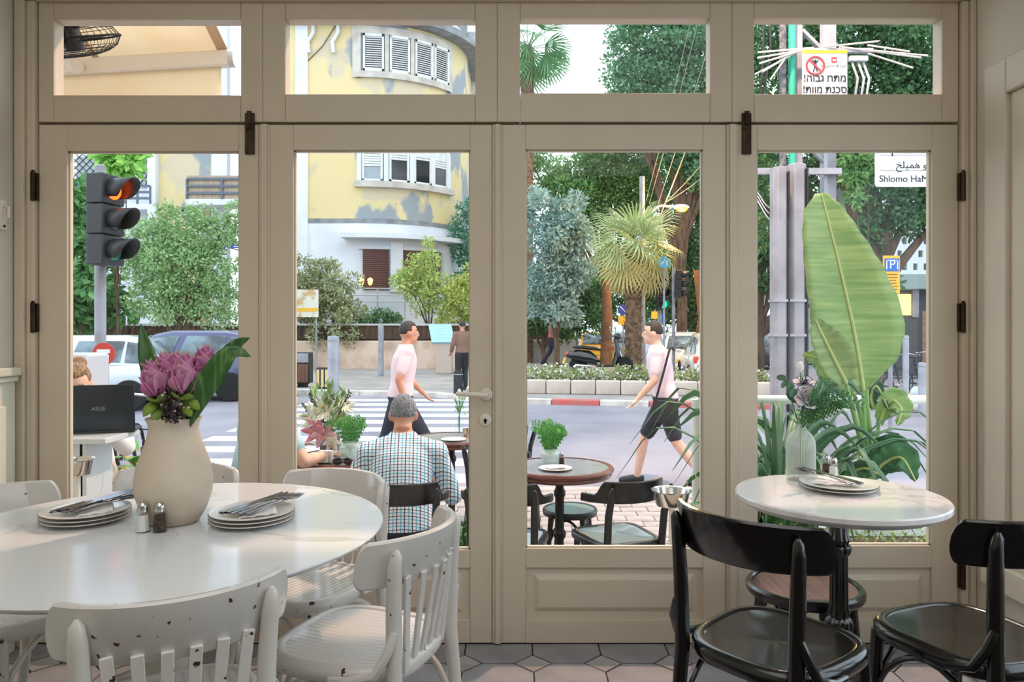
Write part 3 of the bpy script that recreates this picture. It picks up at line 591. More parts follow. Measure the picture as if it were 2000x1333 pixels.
STG = M('stem_green', K(96, 138, 70), 0.5); FRN = M('fern_green', K(40, 92, 44), 0.5, col2=K(70, 128, 62), island=True, trans=0.2); EUC = M('eucalyptus_leaf', K(74, 118, 96), 0.5, col2=K(104, 142, 116), scale=10, trans=0.15)
PRG = M('purple_edge', K(70, 40, 110), 0.6)
def rose(px, py, dy, r, tilt):
    c = L2(px, py, dy); m = MB(); edge = MB(); ax = Vector(tilt).normalized(); x, y = frame(ax); rnd = random.Random(px)
    for row, (n, rr, h, op) in enumerate(((3, 0.28, 1.0, 0.15), (5, 0.5, 0.95, 0.3), (6, 0.8, 0.8, 0.6), (6, 1.0, 0.55, 1.0))):
        for i in range(n):
            a = 2*PI*i/n+row*0.5; P = []
            for u in range(6):
                q = u/5; rad = r*rr*(0.25+0.75*q**0.7)*(1+0.35*op*q*q); hh = r*(h*q*1.1-0.45-0.25*op*q**3)
                P.append([c+(x*math.cos(a+v)+y*math.sin(a+v))*rad*(1+0.06*math.sin(9*v+row))+ax*(hh+0.05*r*math.sin(7*v+u)) for v in [(-0.62+1.24*k/6)*(0.5+0.5*math.sin(PI*min(1, q+0.15)))*1.3 for k in range(7)]])
            m.grid(P); edge.tube(P[-1], 0.0011, 5)
    h = m.build('blossom', LIS, f, solid=0.0006); edge.build('purple_petal_edge', PRG, h)
    MB().tube(smoothpath([c-ax*r*0.4, c-ax*r*0.8+Vector((0, 0, -0.02)), L2(1563, 850, 0), Vector((0, 0, 0.02))], 10), 0.0022, 6).build('stem', STG, f)
rose(1574, 748, 0.02, 0.036, (0.15, -0.3, 1)); rose(1576, 773, -0.03, 0.040, (0.05, -0.75, 0.6))
m = MB(); c = L2(1563, 716, 0); m.lathe([(0.002, -0.022), (0.011, -0.012), (0.013, 0.0), (0.010, 0.012), (0.002, 0.018)], 12, c); bud = m.build('bud', LIS, f)
MB().tube(smoothpath([c+Vector((0, 0, -0.02)), L2(1566, 790), Vector((0, 0, 0.12)), Vector((0.005, 0, 0.02))], 10), 0.002, 6).build('stem', STG, f)
MB().tube(smoothpath([L2(1575, 695), L2(1570, 790), Vector((0, 0, 0.15)), Vector((0.005, 0, 0.02))], 10), 0.0018, 6).build('stem', STG, f)
def fern(par, path, ln, n, mat, up, name='fern_frond', ratio=0.42):
    sp = smoothpath(path, n); m = MB(); m.tube(sp, [0.0016*(1-0.7*i/n) for i in range(n+1)], 5)
    upv = Vector(up)
    for i in range(2, n):
        u = i/n; tn = (sp[i+1]-sp[i-1]).normalized() if i < n else (sp[i]-sp[i-1]).normalized(); sd = tn.cross(upv).normalized(); l = ln*math.sin(PI*(0.18+0.80*(1-u)))**0.8*(1.05-0.35*u)
        for s in (-1, 1):
            dr = (sd*s+tn*0.55).normalized(); w = l*0.20; b = sp[i]; q = dr.cross(upv).normalized()
            for k in range(4):
                v0 = 0.08+k*0.23; e = b+dr*l*v0; wl = w*(1.15-0.6*v0)
                m.add([e, e+dr*l*0.16+q*wl*1.4, e+dr*l*0.26, e+dr*l*0.16-q*wl*1.4], [(0, 1, 2, 3)])
    return m.build(name, mat, par, smooth=False)
fern(f, [L2(1566, 830, -0.02), L2(1585, 800, -0.05), L2(1602, 770, -0.06), L2(1612, 737, -0.06)], 0.046, 16, FRN, (0.2, -1, 0.2))
fern(f, [L2(1566, 835, -0.02), L2(1600, 800, -0.06), L2(1640, 780, -0.08), L2(1690, 797, -0.08)], 0.048, 18, FRN, (0.1, -1, 0.5))
fern(f, [L2(1568, 835, -0.02), L2(1590, 812, -0.05), L2(1622, 795, -0.07), L2(1648, 775, -0.08)], 0.040, 14, FRN, (0.1, -1, 0.3))
sp = smoothpath([L2(1560, 832), L2(1548, 790, -0.02), L2(1538, 760, -0.03), L2(1526, 735, -0.03)], 8); eu = MB().tube(sp, 0.0018, 6).build('eucalyptus_sprig', STG, f)
for i, (px, py, r) in enumerate(((1526, 738, 0.014), (1534, 748, 0.013), (1545, 756, 0.018), (1549, 768, 0.017), (1544, 775, 0.016), (1553, 782, 0.013), (1530, 752, 0.012))):
    c = L2(px, py, -0.03+0.008*(i % 3)); a = i*1.3; m = MB(); x = Vector((math.cos(a), -0.5, math.sin(a))).normalized(); y = x.cross(Vector((0.2, -1, 0.1))).normalized()
    m.add([c+x*r*1.2*math.cos(b)+y*r*0.8*math.sin(b) for b in [2*PI*j/12 for j in range(12)]], [tuple(range(12))]); m.build('eucalyptus_leaf', EUC, eu, smooth=False, solid=0.001)
random.seed(2); m = MB()
for k in range(60):
    c = L2(1564+random.gauss(0, 9), 812+random.uniform(-14, 28), random.gauss(-0.01, 0.015)); d = Vector((random.gauss(0, 1), random.gauss(-0.3, 0.6), random.gauss(0.4, 0.7))).normalized(); x, y = frame(d); l = random.uniform(0.014, 0.03); w2 = l*0.2
    m.add([c, c+d*l*0.5+x*w2, c+d*l, c+d*l*0.5-x*w2], [(0, 1, 2, 3)])
m.build('small_foliage', FRN, f, smooth=False)['kind'] = 'stuff'
# ================================================================ terrace outside the doors
PAVM = M('paver_stone', K(176, 166, 162), 0.85, col2=K(150, 138, 134), scale=3, bump=0.15, bscale=20)
PAVB = M('paver_bed', K(110, 100, 96), 0.95)
pv = MB().bb(-9, 3.2, DY+0.36, 7.35, G-0.3, G-0.012).build('sidewalk', PAVB, smooth=False); tag(pv, 'paved terrace and sidewalk outside the doors', None, None, 'structure')
pw, pd = 0.24, 0.16; random.seed(5)
pm = MB().box((0, 0, -0.015), (pw-0.008, pd-0.008, 0.03)).mesh('paver', PAVM, False); cnt = 0; rest = MB()
cells = []
for j in range(25):
    y = DY+0.45+j*pd
    for i in range(-38, 13):
        x = (i+(0.5 if j % 2 else 0))*pw
        px = 1000+F*x/y; cells.append((0 if (1020 < px < 1400 or 840 < px < 925) and y > 3.9 else 1, abs(px-1200), x, y))
cells.sort()
for k, (_, _, x, y) in enumerate(cells):
    z = G+random.uniform(-0.003, 0.002)
    if k < 300: put('paver', pm, pv, (x, y, z))
    else: rest.box((x, y, z-0.015), (pw-0.008, pd-0.008, 0.03))
rest.build('outer_pavers', PAVM, pv, smooth=False)['kind'] = 'stuff'
# outdoor tables
MARG = marble('grey_marble_top', K(150, 152, 160), K(96, 98, 108), 0.22, 7.0, 0.8, 0.08)
WOODR = M('red_brown_wood', K(122, 66, 48), 0.35, col2=K(88, 44, 34), scale=5, stretch=(1, 1, 8), coat=0.3)
IRON = M('black_iron', K(20, 19, 21), 0.4, spec=0.5)
def out_table(loc, r, lab):
    t = thing('terrace_table', lab, 'table', loc, group='round wood-rimmed tables on the terrace')
    MB().lathe([(0.0005, 0.735), (r-0.02, 0.735), (r-0.02, 0.752), (0.0005, 0.752)], 64).build('table_top', MARG, t)
    MB().lathe([(r-0.022, 0.715), (r-0.012, 0.705), (r-0.008, 0.70), (r+0.0, 0.712), (r-0.004, 0.722), (r+0.008, 0.730), (r+0.012, 0.742), (r+0.004, 0.754), (r-0.022, 0.755)], 64, cap=False).build('wooden_rim', WOODR, t)
    MB().lathe([(0.03, 0.03), (0.045, 0.05), (0.03, 0.07), (0.026, 0.3), (0.038, 0.32), (0.04, 0.345), (0.028, 0.365), (0.028, 0.56), (0.036, 0.575), (0.036, 0.60), (0.026, 0.62), (0.026, 0.69), (0.12, 0.715), (0.12, 0.735)], 20).build('column', IRON, t)
    m = MB()
    for k in range(4):
        a = PI/4+k*PI/2; c, s = math.cos(a), math.sin(a); m.tube([(0, 0, 0.07), (c*0.1, s*0.1, 0.06), (c*0.2, s*0.2, 0.025), (c*0.24, s*0.24, 0.012)], [0.02, 0.02, 0.016, 0.012], 8)
    m.build('foot', IRON, t); return t
T1 = (0.294, 4.56, G); T2 = (-0.47, 5.75, G); T3 = (-1.08, 4.92, G)
out_table(T1, 0.322, 'round wood-rimmed terrace table holding a fern jar'); out_table(T2, 0.30, 'round wood-rimmed terrace table behind the man with a slim bottle'); out_table(T3, 0.36, 'round terrace table with the lily bouquet beside the man')
OCH = M('terrace_seat_painted_sheen', K(128, 144, 152), 0.22, coat=0.6); OBL = M('terrace_chair_black', K(24, 26, 31), 0.35, coat=0.15)  # black seats made pale blue: their bright reflection is painted into the colour
oc = make_chair('terrace_chair', 'black terrace chair with short arms in front of the fern table', mats=(OBL, OCH), arms=True, square=True, ztop=0.80, brace=False, group='black armed chairs on the terrace')
oc.location = (0.585, 4.13, G); oc.rotation_euler = (0, 0, math.atan2(0.36, -0.14)-PI/2)
def od(p, f, lab): return dup(oc, (p[0], p[1], G), math.atan2(f[1], f[0])-PI/2, lab)
od((-0.02, 4.06), (0.14, 0.95), 'black terrace chair left of the fern table, cut by the door stile')
od((-0.055, 5.10), (0.35, -0.6), 'black terrace chair beyond the fern table, facing us')
od((-0.60, 4.07), (-0.14, 1), 'black terrace chair under the man in the checked shirt')
od((-0.12, 6.15), (-0.6, -0.6), 'black terrace chair beside the slim bottle table')
od((-1.56, 4.50), (0.55, 0.75), 'black terrace chair under the woman in pale blue')
t = thing('terrace_stool', 'round black stool under the fern table', 'stool', (0.37, 4.72, G))
MB().lathe([(0.0005, 0.44), (0.155, 0.44), (0.158, 0.452), (0.0005, 0.456)], 36).build('seat', M('green_grey_seat', K(120, 146, 140), 0.3), t)
MB().lathe([(0.156, 0.42), (0.172, 0.42), (0.175, 0.445), (0.168, 0.458), (0.156, 0.455)], 36, cap=False).build('seat_ring', OBL, t)
for k in range(4):
    a = 0.5+k*PI/2; c, s = math.cos(a), math.sin(a); MB().tube([(c*0.14, s*0.14, 0.43), (c*0.18, s*0.18, 0)], [0.018, 0.013], 10).build('leg', OBL, t)
    a2 = a+PI/2; MB().tube([((c+(math.cos(a2)-c)*u)*0.145, (s+(math.sin(a2)-s)*u)*0.145, 0.27+0.13*math.sin(PI*u)**0.7) for u in [i/10 for i in range(11)]], 0.009, 8).build('arch_brace', OBL, t)
# things on the outdoor tables
ZO = G+0.752
FROST = bpy.data.materials.new('frosted_green_glass'); FROST.use_nodes = True; pb = FROST.node_tree.nodes['Principled BSDF']; pb.inputs['Base Color'].default_value = K(196, 220, 216); pb.inputs['Roughness'].default_value = 0.2; pb.inputs['Alpha'].default_value = 0.55
def jar(loc, lab, r=0.045, h=0.10):
    t = thing('glass_jar', lab, 'vase', loc); MB().lathe([(0.0005, 0), (r*0.95, 0), (r, 0.008), (r, h*0.7), (r*0.8, h*0.86), (r*0.45, h*0.92), (r*0.45, h), (r*0.52, h)], 32, cap=False).build('bottle', FROST, t); return t
FRL = M('bright_fern', K(70, 140, 66), 0.5, col2=K(110, 176, 90), island=True, trans=0.25)
def fern_bunch(loc, lab, n, ln, seed, mat=FRL, wf=0.06):
    t = thing('fern_sprigs', lab, 'fern', loc); rnd = random.Random(seed)
    for k in range(n):
        a = 2*PI*k/n+rnd.uniform(-0.4, 0.4); c, s = math.cos(a), math.sin(a); l = ln*rnd.uniform(0.75, 1.1); sp = rnd.uniform(0.3, 0.8)
        fern(t, [(0, 0, -0.06), (c*0.01, s*0.01, 0.02), (c*l*sp*0.5, s*l*sp*0.5, l*0.6), (c*l*sp, s*l*sp, l*(1.0-0.35*sp))], wf, 12, mat, (c*0.2-s*0.1, s*0.2-1, 0.3))
    return t
p = (XX(1075, 4.62), 4.62); jar((p[0], p[1], ZO), 'frosted glass jar holding fern on the terrace table', 0.06, 0.10)
fern_bunch((p[0], p[1], ZO+0.09), 'bright green fern sprigs in the frosted jar on the terrace', 9, 0.22, 4)
plate((XX(1085, 4.45), 4.45, ZO), 'white plate with a napkin on the fern table outside', None, 0.88)
napkin((XX(1087, 4.45), 4.45, ZO+0.014), 0.3, 0.12, 0.08, 'crumpled white napkin on the plate beside the fern jar')
shaker((XX(1097, 4.60), 4.60, ZO), PEP, 'pepper shaker beside the frosted fern jar', None)
q = (XX(897, 5.72), 5.72)
t = thing('slim_bottle_vase', 'slim clear bottle with a white flower on the table behind the man', 'vase', (q[0], q[1], ZO)); MB().lathe([(0.0005, 0), (0.028, 0), (0.03, 0.01), (0.03, 0.10), (0.018, 0.13), (0.012, 0.17), (0.014, 0.19)], 24).build('bottle', VGL, t)
t = thing('flower_stems', 'white buds on tall green stems in the slim bottle', 'flowers', (q[0], q[1], ZO+0.03)); rnd = random.Random(8)
for k in range(5):
    e = Vector((rnd.uniform(-0.06, 0.07), rnd.uniform(-0.04, 0.04), rnd.uniform(0.26, 0.40))); MB().tube(smoothpath([(0, 0, 0), (0, 0, 0.15), e], 8), 0.003, 6).build('stem', STG, t)
    MB().lathe([(0.002, -0.02), (0.013, -0.008), (0.015, 0.004), (0.008, 0.022)], 10, e).build('bud', M('white_bud', K(238, 236, 226), 0.6), t)
m = MB()
for k in range(40):
    c = Vector((rnd.gauss(0, 0.018), rnd.gauss(0, 0.018), rnd.uniform(0.14, 0.28))); d = Vector((rnd.gauss(0, 1), rnd.gauss(0, 1), rnd.gauss(0.5, 0.6))).normalized(); x, y = frame(d); l = rnd.uniform(0.03, 0.06); m.add([c, c+d*l*0.5+x*l*0.14, c+d*l, c+d*l*0.5-x*l*0.14], [(0, 1, 2, 3)])
m.build('leaves', FRL, t, smooth=False)['kind'] = 'stuff'
plate((XX(886, 5.6), 5.60, ZO), 'white plate beside the slim bottle behind the man', None, 0.85)
t = thing('drinking_glass', 'small metal cup beside the slim bottle', 'cup', (XX(911, 5.75), 5.75, ZO)); MB().lathe([(0.0005, 0), (0.026, 0), (0.03, 0.07), (0.028, 0.07), (0.024, 0.004), (0.0005, 0.004)], 24).build('cup_body', M('warm_metal', K(186, 160, 140), 0.25, metal=0.8), t)
# lily bouquet
q = (-1.215, 4.93)
t = thing('stoneware_pot', 'dark grey pot holding the lily bouquet', 'pot', (q[0], q[1], ZO)); MB().lathe([(0.0005, 0), (0.06, 0), (0.065, 0.01), (0.068, 0.12), (0.06, 0.14), (0.052, 0.14), (0.06, 0.12), (0.0005, 0.10)], 32).build('pot_body', M('stoneware', K(120, 112, 108), 0.7, col2=K(90, 84, 82), scale=20), t)
f = thing('lily_bouquet', 'bouquet of white and pink lilies on the terrace table', 'flowers', (q[0], q[1], ZO+0.12))
LW = M('white_lily', K(250, 248, 240), 0.5, col2=K(238, 238, 206), scale=10, trans=0.25); LP = M('pink_lily', K(236, 150, 170), 0.5, col2=K(250, 220, 224), scale=8, trans=0.25)
def lily(px, py, dy, mat, r, dirv):
    c = Vector(((px-1000)/F*(q[1]+dy)-q[0], dy, ZZ(py, q[1]+dy)-ZO-0.12)); ax = Vector(dirv).normalized(); x, y = frame(ax); m = MB()
    for i in range(6):
        a = 2*PI*i/6; o = x*math.cos(a)+y*math.sin(a); petal(m, c-ax*r*0.3, (ax*0.5+o).normalized(), (ax-o*0.4).normalized(), r*1.15, r*0.30, -r*0.18)
    h = m.build('lily_flower', mat, f, solid=0.001)
    st = MB()
    for i in range(5):
        a = 2*PI*i/5; o = x*math.cos(a)+y*math.sin(a); st.tube([c, c+ax*r*0.6+o*r*0.15], [0.0015, 0.0025], 5)
    st.build('stamens', M('stamen', K(190, 150, 70), 0.6), h)
    MB().tube(smoothpath([c-ax*r*0.3, c*0.5+Vector((0, 0, 0.02)), (0, 0, -0.06)], 8), 0.003, 6).build('stem', STG, f)
for a in ((602, 815, -0.05, LW, 0.085, (-0.6, -0.8, 0.4)), (633, 800, -0.05, LW, 0.09, (0.1, -0.9, 0.5)), (660, 815, -0.02, LW, 0.09, (0.6, -0.8, 0.3)), (612, 842, -0.10, LP, 0.085, (-0.3, -1, 0.1)), (632, 852, -0.10, LP, 0.085, (0.3, -1, -0.1)), (655, 795, 0.05, LW, 0.08, (0.3, -0.5, 0.8)), (676, 790, 0.02, LW, 0.07, (0.7, -0.6, 0.4)), (618, 790, 0.04, LW, 0.08, (-0.3, -0.4, 0.8)), (648, 868, -0.1, LW, 0.06, (0.3, -0.9, -0.4))): lily(*a)
rnd = random.Random(3); m = MB(); sp = MB()
for k in range(170):
    a = rnd.uniform(0, 2*PI); r = rnd.uniform(0, 0.17); c = Vector((r*math.cos(a), 0.6*r*math.sin(a), rnd.uniform(0.03, 0.33))); d = Vector((c.x*3+rnd.gauss(0, 0.4), c.y*3+rnd.gauss(0, 0.4), rnd.gauss(0.6, 0.4))).normalized(); x, y = frame(d); l = rnd.uniform(0.05, 0.11); m.add([c, c+d*l*0.5+x*l*0.13, c+d*l, c+d*l*0.5-x*l*0.13], [(0, 1, 2, 3)])
m.build('foliage', M('bouquet_green', K(96, 140, 80), 0.5, col2=K(150, 176, 120), island=True, trans=0.25), f, smooth=False)['kind'] = 'stuff'
for px, py in ((605, 770), (650, 772), (683, 765), (590, 790)):
    e = Vector((XX(px, q[1])-q[0], 0, ZZ(py, q[1])-ZO-0.12)); s_ = MB().tube(smoothpath([(0, 0, 0), e*0.6+Vector((0, 0, 0.02)), e], 8), 0.003, 5)
    for k in range(9): s_.ball(e*(0.78+0.03*k)+Vector((rnd.gauss(0, 0.008), rnd.gauss(0, 0.008), 0)), 0.007, 6, 5)
    s_.build('budding_twig', M('purple_twig', K(84, 66, 84), 0.7), f)
q2 = (XX(684, 4.75), 4.75); jar((q2[0], q2[1], ZO), 'pale glass jar of fern beside the lilies', 0.07, 0.13); fern_bunch((q2[0], q2[1], ZO+0.10), 'fern sprigs in the jar beside the lilies', 8, 0.24, 9)
t = thing('napkin_holder', 'white napkin block on the lily table', 'napkin holder', (XX(637, 4.65), 4.65, ZO)); MB().box((0, 0, 0.003), (0.1, 0.05, 0.006)).build('base_plate', IRON, t, bevel=0.001); MB().box((0, 0, 0.045), (0.085, 0.035, 0.078)).build('napkin_block', NAP, t, bevel=0.004)
t = thing('water_glass', 'clear water glass beside the napkin block', 'glass', (XX(651, 4.62), 4.62, ZO)); MB().lathe([(0.0005, 0), (0.03, 0), (0.034, 0.10), (0.032, 0.10), (0.028, 0.006), (0.0005, 0.006)], 24).build('tumbler', VGL, t)
t = thing('sunglasses', 'dark folded sunglasses on the lily table', 'sunglasses', (XX(668, 4.58), 4.60, ZO)); LENS = M('dark_lens', K(14, 12, 14), 0.1, coat=0.5)
for sx in (-1, 1): MB().ball((sx*0.034, 0, 0.022), (0.03, 0.006, 0.022), 14, 9).build('lens', LENS, t)
MB().tube([(-0.062, 0, 0.032), (-0.03, -0.004, 0.045), (0, -0.004, 0.036), (0.03, -0.004, 0.045), (0.062, 0, 0.032), (0.05, 0.05, 0.012), (-0.03, 0.06, 0.008)], 0.004, 6).build('frame', LENS, t)
t = thing('oil_bottle', 'small clear bottle on the lily table beside the man', 'bottle', (XX(737, 5.05), 5.05, ZO)); MB().lathe([(0.0005, 0), (0.03, 0), (0.032, 0.01), (0.03, 0.06), (0.016, 0.085), (0.013, 0.11), (0.017, 0.115)], 24).build('bottle', VGL, t)
# steel bowls on slim stands
def bowl(px, py, d, lab, r=0.092):
    z = ZZ(py, d); t = thing('steel_bowl_stand', lab, 'bowl stand', (XX(px, d), d, G)); h = z-G
    MB().lathe([(0.0005, h-0.075), (r*0.76, h-0.075), (r*0.80, h-0.068), (r*0.97, h-0.004), (r*1.04, h), (r*1.04, h-0.004), (r*0.95, h-0.008), (r*0.76, h-0.066), (r*0.74, h-0.07), (0.0005, h-0.07)], 48).build('bowl', CHR, t)
    MB().cyl((0, 0, 0.012), (0, 0, h-0.075), 0.012, n=12).build('post', WB, t); MB().lathe([(0.13, 0), (0.13, 0.008), (0.02, 0.014)], 32).build('base', WB, t)
bowl(1311, 957, 3.55, 'stainless steel bowl on a slim stand, right of the fern table'); bowl(152, 897, 3.62, 'stainless steel bowl on a slim stand below the laptop counter', 0.075)
# laptop counter
CW = M('counter_white', K(204, 212, 214), 0.35)
t = thing('white_counter', 'white terrace counter under the open laptop', 'counter', (XX(250, 4.15), 4.1, G))
zc = ZZ(848, 4.1)-G
MB().bb(-1.6, 0.0, -0.18, 0.18, zc-0.03, zc).build('counter_top', CW, t, bevel=0.004); MB().bb(-1.6, -0.155, -0.12, -0.10, 0, zc-0.03).build('front_panel', CW, t, bevel=0.002)
MB().bb(-0.175, -0.135, -0.12, 0.14, 0, zc-0.03).build('end_panel', CW, t, bevel=0.003); MB().bb(-1.6, -0.13, -0.15, -0.12, 0.38, 0.41).build('foot_shelf', CW, t, bevel=0.003)
lt = thing('laptop', 'dark open laptop on the white counter, lid towards us', 'laptop', (XX(190, 4.1), 4.12, G+zc), 0.30)
LAP = M('laptop_lid', K(44, 54, 66), 0.28, metal=0.5, col2=K(34, 40, 50), scale=3)
MB().bb(-0.18, 0.18, -0.01, 0.21, 0.0, 0.014).build('base', M('laptop_body', K(30, 32, 36), 0.4), lt, bevel=0.004)
a = 0.16; ld = MB().box((0, 0, 0.125), (0.365, 0.008, 0.27)).build('lid', LAP, lt, bevel=0.004, loc=(0, 0.0, 0.016), rot=(a, 0, 0))
text('ASUS', 0.03, M('logo_grey', K(150, 160, 170), 0.3, metal=0.6), ld, (0.0, -0.005, 0.125), (PI/2, 0, 0), 'logo')
kb = MB()
for i in range(12):
    for j in range(4): kb.box((-0.14+i*0.0255, 0.06+j*0.028, 0.015), (0.021, 0.022, 0.003))
kb.build('keyboard', M('keys', K(18, 18, 20), 0.5), lt, smooth=False)
MB().tube(smoothpath([(0.19, 0.05, 0.01), (0.27, 0.02, 0.004), (0.32, -0.12, 0.0), (0.35, -0.21, -0.08), (0.33, -0.2, -0.35), (0.3, -0.15, -0.6)], 24), 0.004, 6).build('charging_cable', IRON, lt)
# white tube railing
RW = M('railing_white', K(238, 240, 236), 0.35)
t = thing('tube_railing', 'white tube railing behind the big banana leaf', 'railing', (1.15, 4.6, G)); zr = ZZ(781, 4.6)-G
MB().tube([(0, 0, zr), (1.95, 0, zr)], 0.028, 16).build('top_tube', RW, t)
for x in (0, 1.9): MB().cyl((x, 0, 0), (x, 0, zr), 0.03, n=16).build('post', RW, t)
MB().tube([(0.03, 0, 0.45), (1.9, 0, 0.45)], 0.016, 12).build('lower_tube', RW, t)
# awning with beam and valance, and the wall fan
AWN = M('awning_canvas', K(252, 240, 218), 0.9, col2=K(250, 232, 206), scale=2.5, trans=0.5, bump=0.05, bscale=8); SEAM = M('awning_seam', K(232, 206, 172), 0.9, trans=0.3)
AX1, AX0 = XX(455, 5.5), -5.6; zA = ZZ(122, 5.5)
AY = lambda x: 5.42+0.15*(AX1-x)
t = thing('canvas_awning', 'cream canvas awning with a white front beam', 'awning', (0, 0, 0))
m = MB(); P = [[(AX0+(AX1-AX0)*i/8, 3.23+(AY(AX0+(AX1-AX0)*i/8)-3.23)*j/8, zA+0.05+(5.5-3.23)*(1-j/8)*0.42+0.02*math.sin(PI*j/8)*math.sin(i*PI/2)) for j in range(9)] for i in range(9)]
m.grid(P).build('canopy', AWN, t, solid=0.004)
sm = lambda x, w: MB().grid([[(x+dx_, 3.23+(AY(x+dx_)-3.23)*j/8, zA+0.046+(5.5-3.23)*(1-j/8)*0.42) for j in range(9)] for dx_ in (-w/2, w/2)]).build('seam', SEAM, t, solid=0.003)
sm(AX1-0.04, 0.08); sm(AX1-1.05, 0.05); sm(AX1-2.1, 0.05)
MB().bar((AX0, AY(AX0), zA), (AX1+0.02, AY(AX1), zA), 0.08, 0.12).build('front_beam', M('beam_white', K(238, 228, 218), 0.5), t, bevel=0.015)
MB().cyl((AX1+0.02, AY(AX1), zA), (AX1+0.05, AY(AX1), zA), 0.065, n=24).build('beam_cap', M('cap_grey', K(200, 206, 206), 0.5), t)
m = MB(); P = [[(AX0+(AX1-0.06-AX0)*i/60, AY(AX0+(AX1-0.06-AX0)*i/60)+0.02*math.sin(i*1.7)*(j/6), zA-0.05-0.42*j/6) for j in range(7)] for i in range(61)]; m.grid(P).build('valance', AWN, t, solid=0.003)
MB().tube([(-3.55, 3.3, zA+0.75), (-3.0, 4.4, zA+0.2), (-3.25, 5.54, zA-0.03)], 0.035, 10).ball((-3.25, 5.51, zA-0.03), 0.055).build('folding_arm', MATS['beam_white'], t)
FB = M('fan_black', K(22, 22, 24), 0.45)
fc = Vector((XX(140, 4.1), 4.1, ZZ(78, 4.1)))
t = thing('wall_fan', 'black caged wall fan under the awning', 'fan', fc, rot=(0.38, -0.12, 0.0))
R0 = 0.25
for nm, zz in (('rear_cage', 1), ('front_cage', -1)):
    m = MB()
    for k in range(9):
        u = k/8; r = R0*(0.2+0.8*u); z = zz*0.075*math.sqrt(max(0, 1-u*u))*1.2
        m.tube([(r*math.cos(a), r*math.sin(a), z) for a in [2*PI*i/40 for i in range(40)]], 0.002 if k < 8 else 0.006, 5, closed=True)
    for k in range(36):
        a = 2*PI*k/36; m.tube([(R0*(0.2+0.8*u)*math.cos(a+0.25*u), R0*(0.2+0.8*u)*math.sin(a+0.25*u), zz*0.075*math.sqrt(max(0, 1-u*u))*1.2) for u in (0, 0.3, 0.6, 0.85, 1.0)], 0.0016, 4)
    m.build(nm, FB, t, smooth=False)
for k in range(3):
    m = MB(); P = [[((0.05+0.15*u)*math.cos(k*2*PI/3+v*(0.9-0.2*u)), (0.05+0.15*u)*math.sin(k*2*PI/3+v*(0.9-0.2*u)), 0.02*v) for v in (-0.6, 0, 0.6)] for u in (0, 0.4, 0.8, 1)]; m.grid(P).build('fan_blade', FB, t, solid=0.003)
MB().lathe([(0.05, -0.06), (0.05, 0.05), (0.07, 0.07), (0.075, 0.16), (0.05, 0.2)], 24).build('motor', FB, t)
MB().tube([(0, 0, 0.17), (0, -0.2, 0.3), (0, -0.80, 0.30)], 0.02, 10).build('wall_bracket', FB, t)
# planter trough beside the bistro table
SOIL = M('soil', K(70, 54, 42), 0.95, bump=0.4, bscale=30)
t = thing('planter_trough', 'long white planter outside the rightmost door', 'planter', (2.05, 4.0, G))
m = MB(); m.bb(-0.95, 0.95, -0.42, -0.39, 0, 0.42).bb(-0.95, 0.95, 0.39, 0.42, 0, 0.42).bb(-0.95, -0.92, -0.39, 0.39, 0, 0.42).bb(0.92, 0.95, -0.39, 0.39, 0, 0.42).bb(-0.92, 0.92, -0.39, 0.39, 0, 0.05); m.build('trough', RW, t, bevel=0.004)
MB().bb(-0.92, 0.92, -0.39, 0.39, 0.05, 0.37).build('soil', SOIL, t, smooth=False)
ZP = G+0.37
# banana (strelitzia) plant: leaves from measured outlines, real size at its own distance, curved in depth
BAN = M('banana_leaf', K(134, 174, 98), 0.35, col2=K(192, 210, 142), scale=2.2, stretch=(1.5, 1, 18), lo=0.3, hi=0.75, trans=0.4); RIB = M('leaf_midrib', K(196, 208, 130), 0.5, trans=0.1); DKB = M('dark_banana_leaf', K(40, 96, 54), 0.4, col2=K(86, 150, 92), scale=6, trans=0.25)
b = thing('banana_plant', 'tall banana plant with one huge upright leaf in the planter', 'plant', (XX(1692, 4.15), 4.15, ZP))
def PB(px, py, dy): d = 4.15+dy; return Vector((XX(px, d)-b.location.x, dy, ZZ(py, d)-ZP))
def big_leaf(rib, lw, rw, mat, cup=0.35, name='leaf', n=26):
    sp = smoothpath(rib, n); nl = np.interp(np.linspace(0, 1, n+1), np.linspace(0, 1, len(lw)), lw); nr = np.interp(np.linspace(0, 1, n+1), np.linspace(0, 1, len(rw)), rw); P = []
    for i, c in enumerate(sp):
        tn = (sp[min(i+1, n)]-sp[max(i-1, 0)]).normalized(); x = tn.cross(Vector((0, 1, 0))).normalized(); y = Vector((0, 1, 0)); s = 1/350*1.0
        row = []
        for u in (-1, -0.75, -0.5, -0.25, 0, 0.25, 0.5, 0.75, 1):
            ww = (nr[i] if u < 0 else nl[i])*4.15/F; ww = max(ww, 0.002)
            row.append(c+x*(ww*u*0.97)-y*(cup*ww*(abs(u)**1.5))+y*(0.010*math.sin(i*1.9+u*2)*abs(u)))
        P.append(row)
    l = MB().grid(P).build(name, mat, b, solid=0.002); MB().tube([p+Vector((0, -0.004, 0)) for p in sp], [0.010*(1-0.8*i/n)+0.002 for i in range(n+1)], 8).build('midrib', RIB, l)
big_leaf([PB(1686, 762, 0.0), PB(1670, 660, -0.02), PB(1645, 545, -0.04), PB(1622, 450, -0.02), PB(1604, 378, 0.05)], [30, 80, 96, 95, 88, 82, 74, 64, 50, 14], [8, 62, 84, 88, 78, 68, 54, 42, 32, 10], BAN)
big_leaf([PB(1652, 748, -0.1), PB(1628, 700, -0.14), PB(1606, 655, -0.14), PB(1588, 616, -0.08)], [14, 34, 36, 30, 22, 3], [20, 36, 36, 30, 20, 3], BAN)
